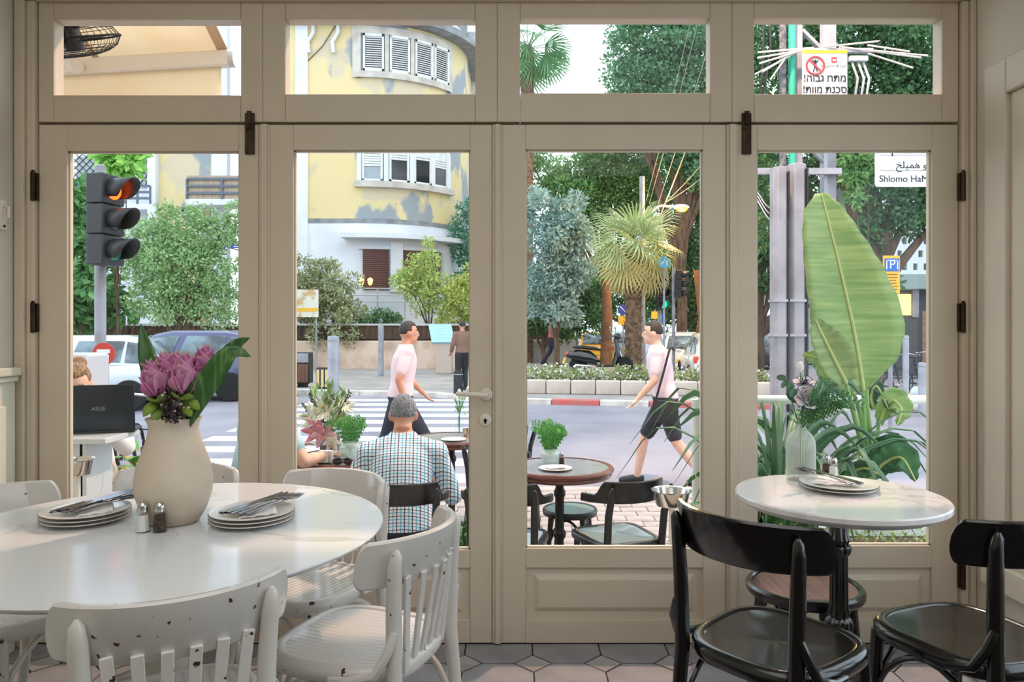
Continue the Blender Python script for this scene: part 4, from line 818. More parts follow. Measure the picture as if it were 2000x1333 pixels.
big_leaf([PB(1668, 770, 0.1), PB(1640, 735, 0.12), PB(1605, 705, 0.14), PB(1568, 692, 0.16)], [8, 30, 40, 34, 18, 3], [8, 30, 40, 34, 18, 3], BAN)
big_leaf([PB(1716, 830, 0.1), PB(1726, 800, 0.08), PB(1742, 782, 0.05), PB(1760, 800, 0.0), PB(1752, 830, -0.05)], [6, 22, 28, 20, 3], [6, 20, 26, 18, 3], BAN)
big_leaf([PB(1706, 800, 0.1), PB(1700, 775, 0.1), PB(1712, 755, 0.08), PB(1735, 800, 0.05)], [5, 14, 16, 10, 2], [5, 14, 16, 10, 2], DKB)
big_leaf([PB(1700, 935, -0.1), PB(1725, 905, -0.15), PB(1760, 895, -0.22), PB(1788, 940, -0.3)], [8, 26, 34, 26, 3], [8, 24, 30, 22, 3], DKB)
big_leaf([PB(1705, 925, 0.0), PB(1718, 885, -0.05), PB(1745, 872, -0.12), PB(1785, 905, -0.2)], [8, 22, 30, 22, 3], [8, 22, 26, 20, 3], DKB)
big_leaf([PB(1690, 950, -0.15), PB(1665, 925, -0.2), PB(1690, 915, -0.3), PB(1730, 935, -0.4)], [8, 18, 22, 16, 2], [8, 18, 20, 14, 2], DKB)
STB = M('banana_stem', K(128, 168, 92), 0.45, trans=0.0)
for a in ([PB(1690, 990, 0), PB(1692, 900, 0), PB(1688, 820, 0.0), PB(1686, 762, 0.0)], [PB(1700, 990, 0.0), PB(1690, 900, -0.04), PB(1668, 810, -0.08), PB(1652, 748, -0.1)], [PB(1702, 990, 0.05), PB(1698, 900, 0.06), PB(1680, 810, 0.1), PB(1668, 770, 0.1)], [PB(1704, 990, 0.05), PB(1704, 920, 0.06), PB(1712, 860, 0.1), PB(1716, 830, 0.1)], [PB(1699, 990, 0.02), PB(1698, 860, 0.02), PB(1692, 780, 0.0), PB(1694, 745, 0.0)]):
    MB().tube(smoothpath(a, 12), [0.020-0.0008*i for i in range(13)], 10).build('stalk', STB, b)
# strap-leaved plants
def strap(loc, lab, n, ln, wd, mat, seed, up=0.9, name='strap_leaf_plant', cat='plant', grp=None):
    t = thing(name, lab, cat, loc, group=grp); rnd = random.Random(seed)
    for k in range(n):
        a = 2*PI*k/n*2.4+rnd.uniform(-0.4, 0.4); c, s = math.cos(a), math.sin(a); l = ln*rnd.uniform(0.65, 1.1); o = rnd.uniform(0.25, 0.95); z0 = up*rnd.uniform(0.8, 1.1)
        sp = smoothpath([(c*0.02, s*0.02, 0), (c*l*o*0.3, s*l*o*0.3, l*0.5*z0), (c*l*o*0.7, s*l*o*0.7, l*0.72*z0), (c*l*o, s*l*o, l*(0.85-0.55*o)*z0)], 10)
        blade(MB(), sp, wprof(10, wd, 0.4, 0.03), (c*0.4, s*0.4, 1) if o > 0.5 else (-s, c, 0.3), 0.35, 2).build('leaf', mat, t, solid=0.0015)
    return t
VAR = M('striped_strap_leaf', K(72, 132, 74), 0.4, col2=K(226, 232, 200), scale=60, stretch=(1, 1, 0.08), lo=0.54, hi=0.6, trans=0.3); STR = M('strap_leaf', K(56, 108, 68), 0.4, col2=K(116, 158, 120), island=True, trans=0.3)
strap((XX(1520, 4.0), 4.05, ZP), 'strap-leaved green plant left of the banana stalks', 34, 1.25, 0.024, STR, 11)
strap((XX(1583, 4.2), 4.25, ZP), 'narrow-leaved plant behind the ribbed vase', 26, 1.15, 0.02, STR, 14)
strap((1.27, 3.85, ZP), 'arching striped plant showing past the door edge beside the steel bowl', 20, 0.85, 0.018, VAR, 12)
t = thing('leafy_herb_bed', 'low leafy herbs along the front of the planter', 'plants', (2.05, 3.72, ZP), kind='stuff')
rnd = random.Random(6); m = MB()
for k in range(2600):
    c = Vector((rnd.uniform(-0.95, 0.85), rnd.uniform(-0.1, 0.45), rnd.uniform(0, 0.26)*rnd.random()+0.03)); d = Vector((rnd.gauss(0, 1), rnd.gauss(0, 1), rnd.gauss(0.5, 0.6))).normalized(); x, y = frame(d); l = rnd.uniform(0.015, 0.04); m.add([c, c+d*l*0.5+x*l*0.25, c+d*l, c+d*l*0.5-x*l*0.25], [(0, 1, 2, 3)])
m.build('herb_leaves', M('herb_green', K(96, 150, 70), 0.6, col2=K(196, 206, 130), island=True, trans=0.3), t, smooth=False)
t = thing('terrace_pot', 'low dark pot of the striped spider plant by the seated man', 'pot', (-0.30, 4.42, G)); MB().lathe([(0.0005, 0), (0.10, 0), (0.13, 0.16), (0.12, 0.16), (0.10, 0.14), (0.0005, 0.13)], 28).build('pot_body', IRON, t)
strap((-0.30, 4.42, G+0.13), 'striped spider plant between the seated man and the door handle stile', 26, 0.50, 0.014, VAR, 15)
t = thing('terrace_pot', 'low dark pot of the yellow-leaved plant behind the counter', 'pot', (XX(275, 5.3), 5.3, G)); MB().lathe([(0.0005, 0), (0.12, 0), (0.16, 0.35), (0.15, 0.35), (0.13, 0.32), (0.0005, 0.31)], 28).build('pot_body', IRON, t)
CRO = M('croton_leaf', K(110, 172, 84), 0.4, col2=K(238, 196, 60), scale=14, lo=0.5, hi=0.62, trans=0.3)
c = thing('croton_plant', 'yellow and green croton leaves between laptop and vase', 'plant', (XX(275, 5.3), 5.3, G+0.3)); rnd = random.Random(21)
for k in range(26):
    a = rnd.uniform(0, 2*PI); z = rnd.uniform(0.05, 0.42); l = rnd.uniform(0.14, 0.24); o = Vector((math.cos(a), math.sin(a), rnd.uniform(-0.3, 0.7))).normalized(); p0 = Vector((0.03*math.cos(a), 0.03*math.sin(a), z))
    blade(MB(), smoothpath([p0, p0+o*l*0.5+Vector((0, 0, 0.03)), p0+o*l+Vector((0, 0, -0.02))], 8), wprof(8, 0.045, 0.5, 0.03), (0, 0, 1), 0.2, 4).build('leaf', CRO, c, solid=0.0015)
MB().tube([(0, 0, 0), (0.01, 0, 0.25), (0, 0.01, 0.45)], [0.014, 0.011, 0.006], 8).build('stem', M('brown_stem', K(96, 76, 56), 0.8), c)
# ================================================================ the street
ASP = M('asphalt', K(152, 147, 156), 0.8, col2=K(132, 127, 136), scale=0.7, bump=0.12, bscale=14); CONC = M('sidewalk_concrete', K(170, 162, 158), 0.9, col2=K(150, 142, 138), scale=1.2, bump=0.1, bscale=6)
ZRD = G-0.07
rd = MB().bb(-70, 70, 7.3, 120, ZRD-0.2, ZRD).build('road', ASP, smooth=False); tag(rd, 'grey asphalt road between the terrace and the far corner', None, None, 'structure')
MB().bb(3.2, 70, -10, 7.3, ZRD-0.2, ZRD).build('side_carriageway', ASP, rd, smooth=False); MB().bb(-70, -9, -10, 7.3, ZRD-0.2, ZRD).build('side_carriageway', ASP, rd, smooth=False)
KW = M('kerb_white', K(222, 212, 204), 0.8, col2=K(196, 184, 176), scale=4); KR = M('kerb_red', K(206, 98, 92), 0.75, col2=K(190, 110, 104), scale=5); KG = M('kerb_pink_grey', K(196, 172, 164), 0.85, col2=K(176, 152, 146), scale=3)
for i in range(13):
    x = -9.4+i*1.0; MB().box((0, 0, 0), (0.985, 0.14, 0.2)).build('kerb_stone', KG, pv, loc=(x, 7.38, G-0.095), bevel=0.01)
STRP = M('crosswalk_paint', K(214, 212, 214), 0.7, col2=K(188, 184, 186), scale=3, lo=0.55, hi=0.75)
for i in range(10):
    y = 8.2+i*0.98; MB().bb(-4.6, 0.05, y-0.25, y+0.25, ZRD-0.002, ZRD+0.006).build('crosswalk_stripe', STRP, rd, smooth=False)
# far sidewalk with kerb stones
kl = [(-40, 24.5), (-12, 19.9), (-5, 18.7), (-2, 17.95), (0.2, 16.35), (4.0, 15.5), (6.6, 15.0)]
fs = MB(); poly = kl+[(7.2, 15.6), (7.0, 19.5), (4.6, 20.5), (4.6, 60), (-40, 60)]; fs.prism(poly, G-0.2, G+0.03)
fs = fs.build('sidewalk_far', CONC, smooth=False); tag(fs, 'far sidewalk in front of the stone wall', None, None, 'structure')
def along(pl, s):
    for a, b in zip(pl[:-1], pl[1:]):
        l = math.dist(a, b)
        if s <= l: u = s/l; return Vector((a[0]+(b[0]-a[0])*u, a[1]+(b[1]-a[1])*u, 0)), math.atan2(b[1]-a[1], b[0]-a[0])
        s -= l
    return Vector((pl[-1][0], pl[-1][1], 0)), 0
Lk = sum(math.dist(a, b) for a, b in zip(kl[:-1], kl[1:])); s = 19.0; k = 0
while s < Lk-0.5:
    p, a = along(kl, s+0.52); col_ = KW if -4.6 < p.x < -0.2 else (KR if k % 2 == 0 else KW)
    MB().box((0, 0, 0), (1.03, 0.24, 0.16)).build('kerb_stone', col_, fs, loc=(p.x, p.y-0.02, G-0.035), rot=(0, 0, a), bevel=0.02); s += 1.045; k += 1
# planter of stone blocks at the corner
STN = M('pale_stone_block', K(206, 190, 178), 0.85, col2=K(186, 168, 156), scale=2.5, bump=0.25, bscale=9)
pb_ = thing('stone_planter', 'low planter of pale stone blocks at the far street corner', 'planter', (0, 0, G+0.03))
pl2 = [(0.25, 17.75), (4.6, 17.05), (6.4, 16.8)]; s = 0; Lp = sum(math.dist(a, b) for a, b in zip(pl2[:-1], pl2[1:]))
while s < Lp-0.3:
    p, a = along(pl2, s+0.29); MB().box((0, 0, 0.165), (0.57, 0.3, 0.33)).build('stone_block', STN, pb_, loc=(p.x, p.y, 0), rot=(0, 0, a), bevel=0.03); s += 0.585
MB().prism([(0.2, 17.9), (4.6, 17.2), (6.4, 16.95), (6.5, 18.6), (0.3, 19.3)], 0, 0.30).build('soil', SOIL, pb_, smooth=False)
MB().prism([(0.25, 18.6), (6.3, 17.6), (5.6, 20.3), (4.55, 21.0), (4.5, 27.2), (0.25, 27.2)], G, 0.02).build('raised_paving', CONC, fs, smooth=False)
# stone garden wall and fence
RUB = M('rubble_wall', K(222, 196, 176), 0.9, col2=K(190, 160, 142), scale=1.6, bump=0.6, bscale=2.2, lo=0.4, hi=0.62); PLW = M('stained_plaster', K(206, 196, 184), 0.9, col2=K(120, 110, 104), scale=1.0, stretch=(1, 1, 0.4), lo=0.52, hi=0.75, bump=0.2, bscale=5)
YW = 28.0
gw = MB().bb(-24, -0.6, YW, YW+0.4, G, ZZ(666, YW)).build('garden_wall', RUB, bevel=0.05); tag(gw, 'rough pale stone garden wall below the yellow building', 'wall')
gw2 = MB().bb(0.3, 2.48, YW-0.6, YW-0.1, G, ZZ(664, YW-0.4)).build('plaster_wall', PLW, bevel=0.04); tag(gw2, 'stained plaster wall behind the scooter', 'wall')
RUST = M('fence_dark', K(70, 58, 52), 0.7); REED = M('reed_screen', K(112, 84, 66), 0.9, col2=K(76, 56, 46), scale=3, stretch=(22, 1, 0.6), bump=0.3, bscale=20); RAILG = M('rail_grey', K(190, 190, 190), 0.5)
fn = thing('garden_fence', 'dark fence with reed screen on top of the stone wall', 'fence', (0, YW+0.2, 0)); z0, z1 = ZZ(666, YW), ZZ(634, YW)
MB().bb(-24, 2.4, 0.06, 0.09, z0, z1-0.05).build('reed_screen', REED, fn, smooth=False); MB().bb(-24, 2.4, -0.04, 0.04, z1-0.04, z1+0.03).build('top_rail', RAILG, fn); MB().bb(-24, 2.4, -0.03, 0.03, z0+0.08, z0+0.14).build('bottom_rail', RUST, fn)
pm_ = MB().box((0, 0, (z0+z1)/2), (0.07, 0.07, z1-z0)).mesh('fence_post', RUST, False); bm_ = MB().box((0, 0, (z0+z1)/2), (0.03, 0.03, z1-z0)).mesh('fence_bar', RUST, False)
for i in range(12): put('fence_post', pm_, fn, (-23.5+i*2.2, 0, 0))
for i in range(120): put('fence_bar', bm_, fn, (-23.5+i*0.215, 0, 0))
# ---------------------------------------------------------------- yellow corner building
def stained(name, a, b_, c, s1, t1, s2, t2, rough=0.9):
    m = M(name, a, rough, col2=b_, scale=s1, lo=t1, hi=t1+0.04, detail=6, bump=0.15, bscale=3); nt = m.node_tree; L = nt.links; p = nt.nodes['Principled BSDF']; src = p.inputs['Base Color'].links[0].from_socket
    tc = nt.nodes.new('ShaderNodeTexCoord'); nz = nt.nodes.new('ShaderNodeTexNoise'); nz.inputs['Scale'].default_value = s2; nz.inputs['Detail'].default_value = 7; mp = nt.nodes.new('ShaderNodeMapping'); mp.inputs['Location'].default_value = (5, 3, 9); mp.inputs['Scale'].default_value = (1, 1, 0.6); L.new(tc.outputs['Object'], mp.inputs[0]); L.new(mp.outputs[0], nz.inputs['Vector'])
    r = nt.nodes.new('ShaderNodeMapRange'); r.inputs[1].default_value = t2; r.inputs[2].default_value = t2+0.03; L.new(nz.outputs[0], r.inputs[0]); mx = nt.nodes.new('ShaderNodeMix'); mx.data_type = 'RGBA'; mx.inputs[7].default_value = c; L.new(src, mx.inputs[6]); L.new(r.outputs[0], mx.inputs[0]); L.new(mx.outputs[2], p.inputs['Base Color']); return m
YEL = stained('peeling_yellow_plaster', K(220, 200, 150), K(206, 190, 162), K(150, 156, 160), 0.5, 0.52, 0.42, 0.52); WPL = M('white_plaster', K(224, 227, 234), 0.9, col2=K(208, 210, 216), scale=0.6, bump=0.1, bscale=5)
GRB = M('grey_render', K(148, 150, 152), 0.9, col2=K(120, 122, 124), scale=2); SHW = M('white_shutter', K(226, 226, 224), 0.6, col2=K(206, 206, 206), scale=4); DKG = M('dark_window', K(44, 44, 48), 0.15, coat=0.3); BRS = M('brown_shutter', K(112, 70, 62), 0.6, col2=K(88, 54, 48), scale=3); STO = M('window_surround', K(206, 198, 186), 0.85, col2=K(180, 172, 164), scale=2); GLP = M('pale_pane', K(150, 160, 168), 0.15, coat=0.3)
YD = 33.0; RC = 4.6; XA = XX(700, YD); CC = (XA, YD+RC)
def fac(s):     # point on facade at arc length s from the start of the curve (negative: flat part), and outward normal angle
    if s <= 0: return Vector((XA+s, YD, 0)), 0.0
    a = s/RC; return Vector((CC[0]+RC*math.sin(a), CC[1]-RC*math.cos(a), 0)), a
def zb(py): return ZZ(py, YD)
bl = thing('corner_building', 'peeling yellow apartment building with a rounded louvred corner', 'building', (0, 0, 0))
SS = [-3.2, -2, -1, 0]+[RC*math.radians(a) for a in range(5, 91, 5)]+[RC*PI/2+6]
def fpt(s):
    if s > RC*PI/2: p, a = fac(RC*PI/2); return p+Vector((0, s-RC*PI/2, 0))
    return fac(s)[0]
def band(m, s_list, z0, z1, out=0.0, thick=0.35):
    R = []
    for s in s_list:
        p, a = fac(min(s, RC*PI/2)); p = fpt(s); n = Vector((math.sin(a), -math.cos(a), 0)); o = p+n*out; i = p-n*thick
        R.append([(o.x, o.y, z0), (o.x, o.y, z1), (i.x, i.y, z1), (i.x, i.y, z0)])
    return m.rings(R)
ROOF = zb(42)
band(MB(), SS, zb(428), ROOF).build('yellow_wall', YEL, bl, ang=20); band(MB(), SS, -0.3, zb(434)).build('white_wall', WPL, bl, ang=20); band(MB(), SS, zb(436), zb(427), 0.02).build('grey_band', GRB, bl, ang=20)
band(MB(), [s for s in SS if s >= -3.3], ROOF-0.05, ROOF+0.28, 0.75).build('roof_overhang', GRB, bl, ang=20); band(MB(), SS, ROOF+0.28, ROOF+0.9, 0.0).build('parapet', WPL, bl, ang=20)
arc = lambda s0, s1, n=16: [s0+(s1-s0)*i/n for i in range(n+1)]
def place(o_name, me, s, z, out, parent, mats=None):
    p, a = fac(s); n = Vector((math.sin(a), -math.cos(a), 0)); q = p+n*out; return put(o_name, me, parent, (q.x, q.y, z), (0, 0, a))
# top-floor louvred windows
band(MB(), arc(-0.1, 4.55), zb(152), zb(140), 0.16, 0.1).build('window_sill', STO, bl, ang=20); band(MB(), arc(-0.1, 4.6), zb(66), zb(52), 0.12, 0.1).build('window_lintel', STO, bl, ang=20); band(MB(), arc(-0.25, 0.12, 3), zb(152), zb(52), 0.1, 0.1).build('window_jamb', STO, bl); band(MB(), arc(4.35, 4.75, 3), zb(152), zb(52), 0.1, 0.1).build('window_jamb', STO, bl)
h1 = zb(66)-zb(140); sw = 0.92
frm = MB().bb(-sw/2, -sw/2+0.09, -0.05, 0.05, 0, h1).bb(sw/2-0.09, sw/2, -0.05, 0.05, 0, h1).bb(-sw/2, sw/2, -0.05, 0.05, 0, 0.12).bb(-sw/2, sw/2, -0.05, 0.05, h1-0.12, h1).mesh('louvre_shutter', SHW, False)
slm = MB().box((0, 0, 0), (sw-0.18, 0.10, 0.018), (0.75, 0, 0)).mesh('slat', SHW, False); bkm = MB().bb(-sw/2+0.08, sw/2-0.08, 0.06, 0.08, 0.1, h1-0.1).mesh('dark_gap', DKG, False); mul = MB().bb(-0.09, 0.09, -0.06, 0.1, 0, h1).mesh('mullion', STO, False)
for s_ in (0.67, 1.83, 2.99, 4.0):
    w_ = place('louvre_shutter', frm, s_, zb(140), 0.06, bl); put('dark_gap', bkm, w_)
    for k in range(15): put('slat', slm, w_, (0, 0, 0.16+k*(h1-0.32)/14))
for s_ in (1.25, 2.41, 3.52): place('mullion', mul, s_, zb(140), 0.04, bl)
# middle-floor windows with roller boxes
band(MB(), arc(-0.15, 4.75), zb(366), zb(354), 0.22, 0.2).build('window_sill', STO, bl, ang=20); band(MB(), arc(-0.1, 4.6), zb(300), zb(250), 0.05, 0.1).build('roller_boxes', SHW, bl, ang=20)
h2 = zb(296)-zb(354)
fr2 = MB().bb(-sw/2, -sw/2+0.1, -0.05, 0.05, 0, h2).bb(sw/2-0.1, sw/2, -0.05, 0.05, 0, h2).bb(-sw/2, sw/2, -0.05, 0.05, 0, 0.1).mesh('window_frame', SHW, False); gl2 = MB().bb(-sw/2+0.1, sw/2-0.1, 0.01, 0.03, 0.1, h2).mesh('pane', DKG, False); gl3 = MB().bb(-sw/2+0.1, sw/2-0.1, 0.01, 0.03, 0.1, h2).mesh('pane', GLP, False); mu2 = MB().bb(-0.1, 0.1, -0.08, 0.1, 0, h2+0.3).mesh('mullion', WPL, False)
for k, (s_, drop) in enumerate(((0.62, 0.55), (1.80, 0.30), (2.93, 0.24), (3.93, 0.36))):
    w_ = place('casement_window', fr2, s_, zb(354), 0.05, bl); put('pane', gl3 if k == 0 else gl2, w_)
    for j in range(max(1, int(drop*h2/0.11))): put('shutter_slat', MB().box((0, -0.02, 0), (sw-0.16, 0.03, 0.09)).mesh('shutter_slat', SHW, False), w_, (0, 0, h2-0.06-j*0.11))
for s_ in (0.05, 1.22, 2.38, 3.46, 4.45): place('mullion', mu2, s_, zb(354), 0.06, bl)
# ground-floor canopy, brown roller shutters and columns
band(MB(), arc(-0.6, 5.6, 20), zb(468), zb(459), 0.85, 0.6).build('canopy_slab', WPL, bl, ang=20); band(MB(), arc(0.0, 5.2, 16), zb(487), zb(480), 0.12, 0.2).build('lintel', WPL, bl, ang=20)
h3 = zb(487)-zb(566)
for s0, s1 in ((0.2, 1.35), (2.0, 3.9)):
    n = 1 if s1-s0 < 1.3 else 2
    for q in range(n):
        a0 = s0+(s1-s0)*q/n; a1 = s0+(s1-s0)*(q+1)/n; wd = a1-a0; sh = place('roller_shutter', MB().bb(-wd/2, wd/2, 0.02, 0.06, 0, h3).mesh('roller_shutter', BRS, False), (a0+a1)/2, zb(566), 0.10, bl); sl_ = MB().box((0, 0, 0), (wd-0.02, 0.05, 0.062)).mesh('slat', BRS, False)
        for k in range(int(h3/0.085)): put('slat', sl_, sh, (0, 0, 0.05+k*0.085))
colm = MB().bb(-0.28, 0.28, -0.12, 0.2, 0, h3+0.4).mesh('column', WPL, False)
for s_ in (1.67, 4.3): place('column', colm, s_, zb(570), 0.05, bl)
rl = MB()
for zz_ in (zb(565), zb(578), zb(590)): rl.tube([fac(s)[0]+Vector((0.3*math.sin(fac(s)[1]), -0.3*math.cos(fac(s)[1])-0.3, zz_)) for s in arc(-0.3, 4.6, 12)], 0.035, 6)
for s in arc(-0.3, 4.6, 4): p = fac(s)[0]+Vector((0, -0.45, 0)); rl.cyl((p.x, p.y, zb(640)), (p.x, p.y, zb(565)), 0.04, n=6)
rl.build('terrace_railing', RAILG, bl)
for px in (706, 723):
    p = W(px, 553, YD-0.8); lw = MB().lathe([(0.05, -0.1), (0.10, 0.0), (0.12, 0.16), (0.05, 0.22)], 10, p).build('wall_lamp', M('lamp_glow', K(255, 220, 150), 0.5, emit=K(255, 190, 90), es=3.0), bl)
for px in (612, 660):
    m = MB(); p = W(px, 42, YD-0.15); m.tube([p+Vector((0, 0, 0.2)), p+Vector((0, 0, -0.5)), p+Vector((-0.25, 0, -0.9)), p+Vector((-0.2, 0, -1.4))], 0.09, 8); m.build('drain_pipe', SHW, bl)
MB().tube([W(655, 50, YD-0.05), W(630, 90, YD-0.05), W(595, 125, YD-0.05)], 0.02, 5).build('cable', RUST, bl)
# flat wing to the left: yellow wall, white pilasters, balconies
lf = thing('apartment_wing', 'flat yellow and white apartment wing with balconies behind the hedge', 'building', (0, 0, 0)); XW = lambda px: XX(px, YD)
MB().bb(XW(306), XW(425), YD, YD+0.4, G, zb(25)).build('yellow_wall', YEL, lf, smooth=False); MB().bb(XW(415), XW(445), YD-0.12, YD+0.3, G, zb(0)).build('pilaster', WPL, lf, smooth=False)
MB().bb(XW(445), XW(600), YD+1.6, YD+2.0, G, zb(0)).build('recessed_wall', WPL, lf, smooth=False); MB().bb(XW(578), XW(602), YD-0.1, YD+1.7, G, zb(10)).build('pilaster', WPL, lf, smooth=False); MB().bb(XW(590), XA-3.15, YD+0.02, YD+0.3, zb(430), ROOF).build('yellow_return', YEL, lf, smooth=False)
MB().bb(XX(60, YD), XW(300), YD+0.6, YD+1.0, G, zb(-10)).build('white_wall', WPL, lf, smooth=False); MB().bb(XW(294), XW(310), YD-0.3, YD+0.8, G, zb(0)).build('corner_pier', WPL, lf, smooth=False)
def balcony(x0, x1, yt, yb_, lab, reed=False, depth=1.2, y0=YD):
    MB().bb(XW(x0), XW(x1), y0-depth, y0, zb(yb_)-0.25, zb(yb_)).build('balcony_slab', WPL, lf, smooth=False); m = MB(); zt_ = zb(yt)
    for z in (zt_, zt_-(zt_-zb(yb_))*0.35, zt_-(zt_-zb(yb_))*0.7): m.bb(XW(x0), XW(x1), y0-depth-0.03, y0-depth+0.03, z-0.05, z+0.05)
    for x in (XW(x0), (XW(x0)+XW(x1))/2, XW(x1)): m.bb(x-0.04, x+0.04, y0-depth-0.04, y0-depth+0.04, zb(yb_), zt_)
    m.build('balcony_rail', M('rail_blue_grey', K(96, 104, 120), 0.5), lf, smooth=False)
    if reed: MB().bb(XW(x0), XW(x1), y0-depth+0.05, y0-depth+0.08, zb(yb_), zt_+0.15).build('reed_mat', M('pale_reed', K(190, 170, 148), 0.9, col2=K(150, 130, 110), scale=3, stretch=(20, 1, 0.5)), lf, smooth=False)
balcony(388, 520, 360, 398, '', True); balcony(250, 300, 366, 400, '', False, 0.8, YD+0.5); balcony(120, 185, 366, 400, '', False, 0.8, YD+0.5); balcony(555, 583, 135, 175, '', False, 0.9, YD+1.6)
def win(x0, x1, y0, y1, yy, fmat, gmat, lattice=False, slats=0):
    w_ = MB().bb(XW(x0), XW(x1), yy-0.06, yy+0.02, zb(y1), zb(y0)).build('window', fmat, lf, smooth=False); MB().bb(XW(x0)+0.12, XW(x1)-0.12, yy-0.09, yy-0.055, zb(y1)+0.12, zb(y0)-0.12).build('pane', gmat, w_, smooth=False)
    if lattice:
        m = MB(); wx = XW(x1)-XW(x0); hz = zb(y0)-zb(y1); st_ = 0.32; n = int((wx+hz)/st_)
        for k in range(1, n):
            u = k*st_
            for sgn in (0, 1):
                xa, za = (u, 0) if u < wx else (wx, u-wx); xb, zb_ = (0, u) if u < hz else (u-hz, hz)
                if sgn: xa, xb = wx-xa, wx-xb
                m.bar((XW(x0)+xa, yy-0.11, zb(y1)+za), (XW(x0)+xb, yy-0.11, zb(y1)+zb_), 0.025, 0.025)
        m.build('diamond_lattice', RUST, w_, smooth=False)
    for k in range(slats): MB().box((0, 0, 0), (XW(x1)-XW(x0)-0.2, 0.05, 0.05)).build('slat', fmat, w_, smooth=False, loc=((XW(x0)+XW(x1))/2, yy-0.1, zb(y1)+0.15+k*(zb(y0)-zb(y1)-0.3)/max(1, slats-1)))
win(132, 180, 296, 362, YD+0.6, SHW, GLP, True); win(258, 296, 296, 362, YD+0.6, SHW, GLP, True); win(188, 250, 300, 362, YD+0.6, SHW, M('curtain_white', K(226, 228, 230), 0.8)); win(452, 500, 300, 350, YD+1.6, SHW, DKG); win(452, 480, 488, 572, YD+1.6, SHW, BRS, False, 16)
win(556, 575, 60, 140, YD+1.6, SHW, GLP, False, 14); win(450, 475, 80, 150, YD+1.6, SHW, DKG)
ac = MB().bb(XW(370), XW(388), YD-0.5, YD-0.05, zb(408), zb(366)).build('air_conditioner', SHW, lf, bevel=0.04); MB().cyl((XW(379), YD-0.52, zb(387)), (XW(379), YD-0.5, zb(387)), 0.17, n=16).build('fan_grille', GRB, ac)
MB().bb(XW(362), XW(385), YD-0.6, YD, zb(415), zb(409)).build('bracket', RUST, lf)
BLU = M('sign_blue', K(44, 66, 156), 0.5); WLT = M('sign_white', K(238, 240, 242), 0.5); BKT = M('sign_black', K(34, 34, 38), 0.6)
nb = thing('house_number_sign', 'blue house number plate above the hedge', 'sign', (XX(434, 31), 31.0, ZZ(480, 31))); MB().box((0, 0, 0), (0.27, 0.03, 0.36)).build('plate', BLU, nb, bevel=0.01); text('4', 0.34, WLT, nb, (0, -0.02, 0)); MB().bar((0, 0.02, 0), (0, 1.9, 0), 0.04, 0.04).build('arm', RUST, nb)
nb = thing('street_plate', 'blue street plate beside the house number', 'sign', (XX(463, 31), 31.0, ZZ(478, 31))); MB().box((0, 0, 0), (0.6, 0.03, 0.3)).build('plate', BLU, nb, bevel=0.01); m = MB()
for k in range(3): m.box((0, -0.018, 0.08-0.08*k), (0.42-0.06*k, 0.004, 0.025))
m.build('text_lines', WLT, nb, smooth=False); MB().bar((0, 0.02, 0), (0, 3.5, 0), 0.04, 0.04).build('arm', RUST, nb)
# neighbour behind the rounded corner
nbg = thing('neighbour_building', 'grey stained building glimpsed behind the rounded corner', 'building', (0, 41, 0)); xn0, xn1 = XX(872, 41), XX(985, 41)
GST = stained('grey_stained_wall', K(214, 212, 208), K(196, 194, 192), K(150, 156, 162), 0.8, 0.5, 0.4, 0.57)
MB().bb(xn0, xn1, 0, 6, G, ZZ(62, 41)).build('wall', GST, nbg, smooth=False); MB().bb(XX(893, 41), XX(912, 41), -0.3, 0.5, ZZ(110, 41), ZZ(20, 41)).build('chimney', GRB, nbg, smooth=False)
w_ = MB().bb(XX(911, 41), XX(940, 41), -0.1, 0.02, ZZ(392, 41), ZZ(326, 41)).build('window', SHW, nbg, smooth=False)
for k in range(14): MB().box((0, 0, 0), (0.6, 0.04, 0.05)).build('slat', DKG, w_, smooth=False, loc=(XX(925, 41), -0.12, ZZ(390, 41)+0.12+k*0.125))
w_ = MB().bb(XX(913, 41), XX(945, 41), -0.1, 0.02, ZZ(190, 41), ZZ(145, 41)).build('window', SHW, nbg, smooth=False)
MB().cyl((XX(889, 40.8), -0.2, ZZ(600, 41)), (XX(889, 40.8), -0.2, ZZ(80, 41)), 0.06).build('drain_pipe', GRB, nbg)
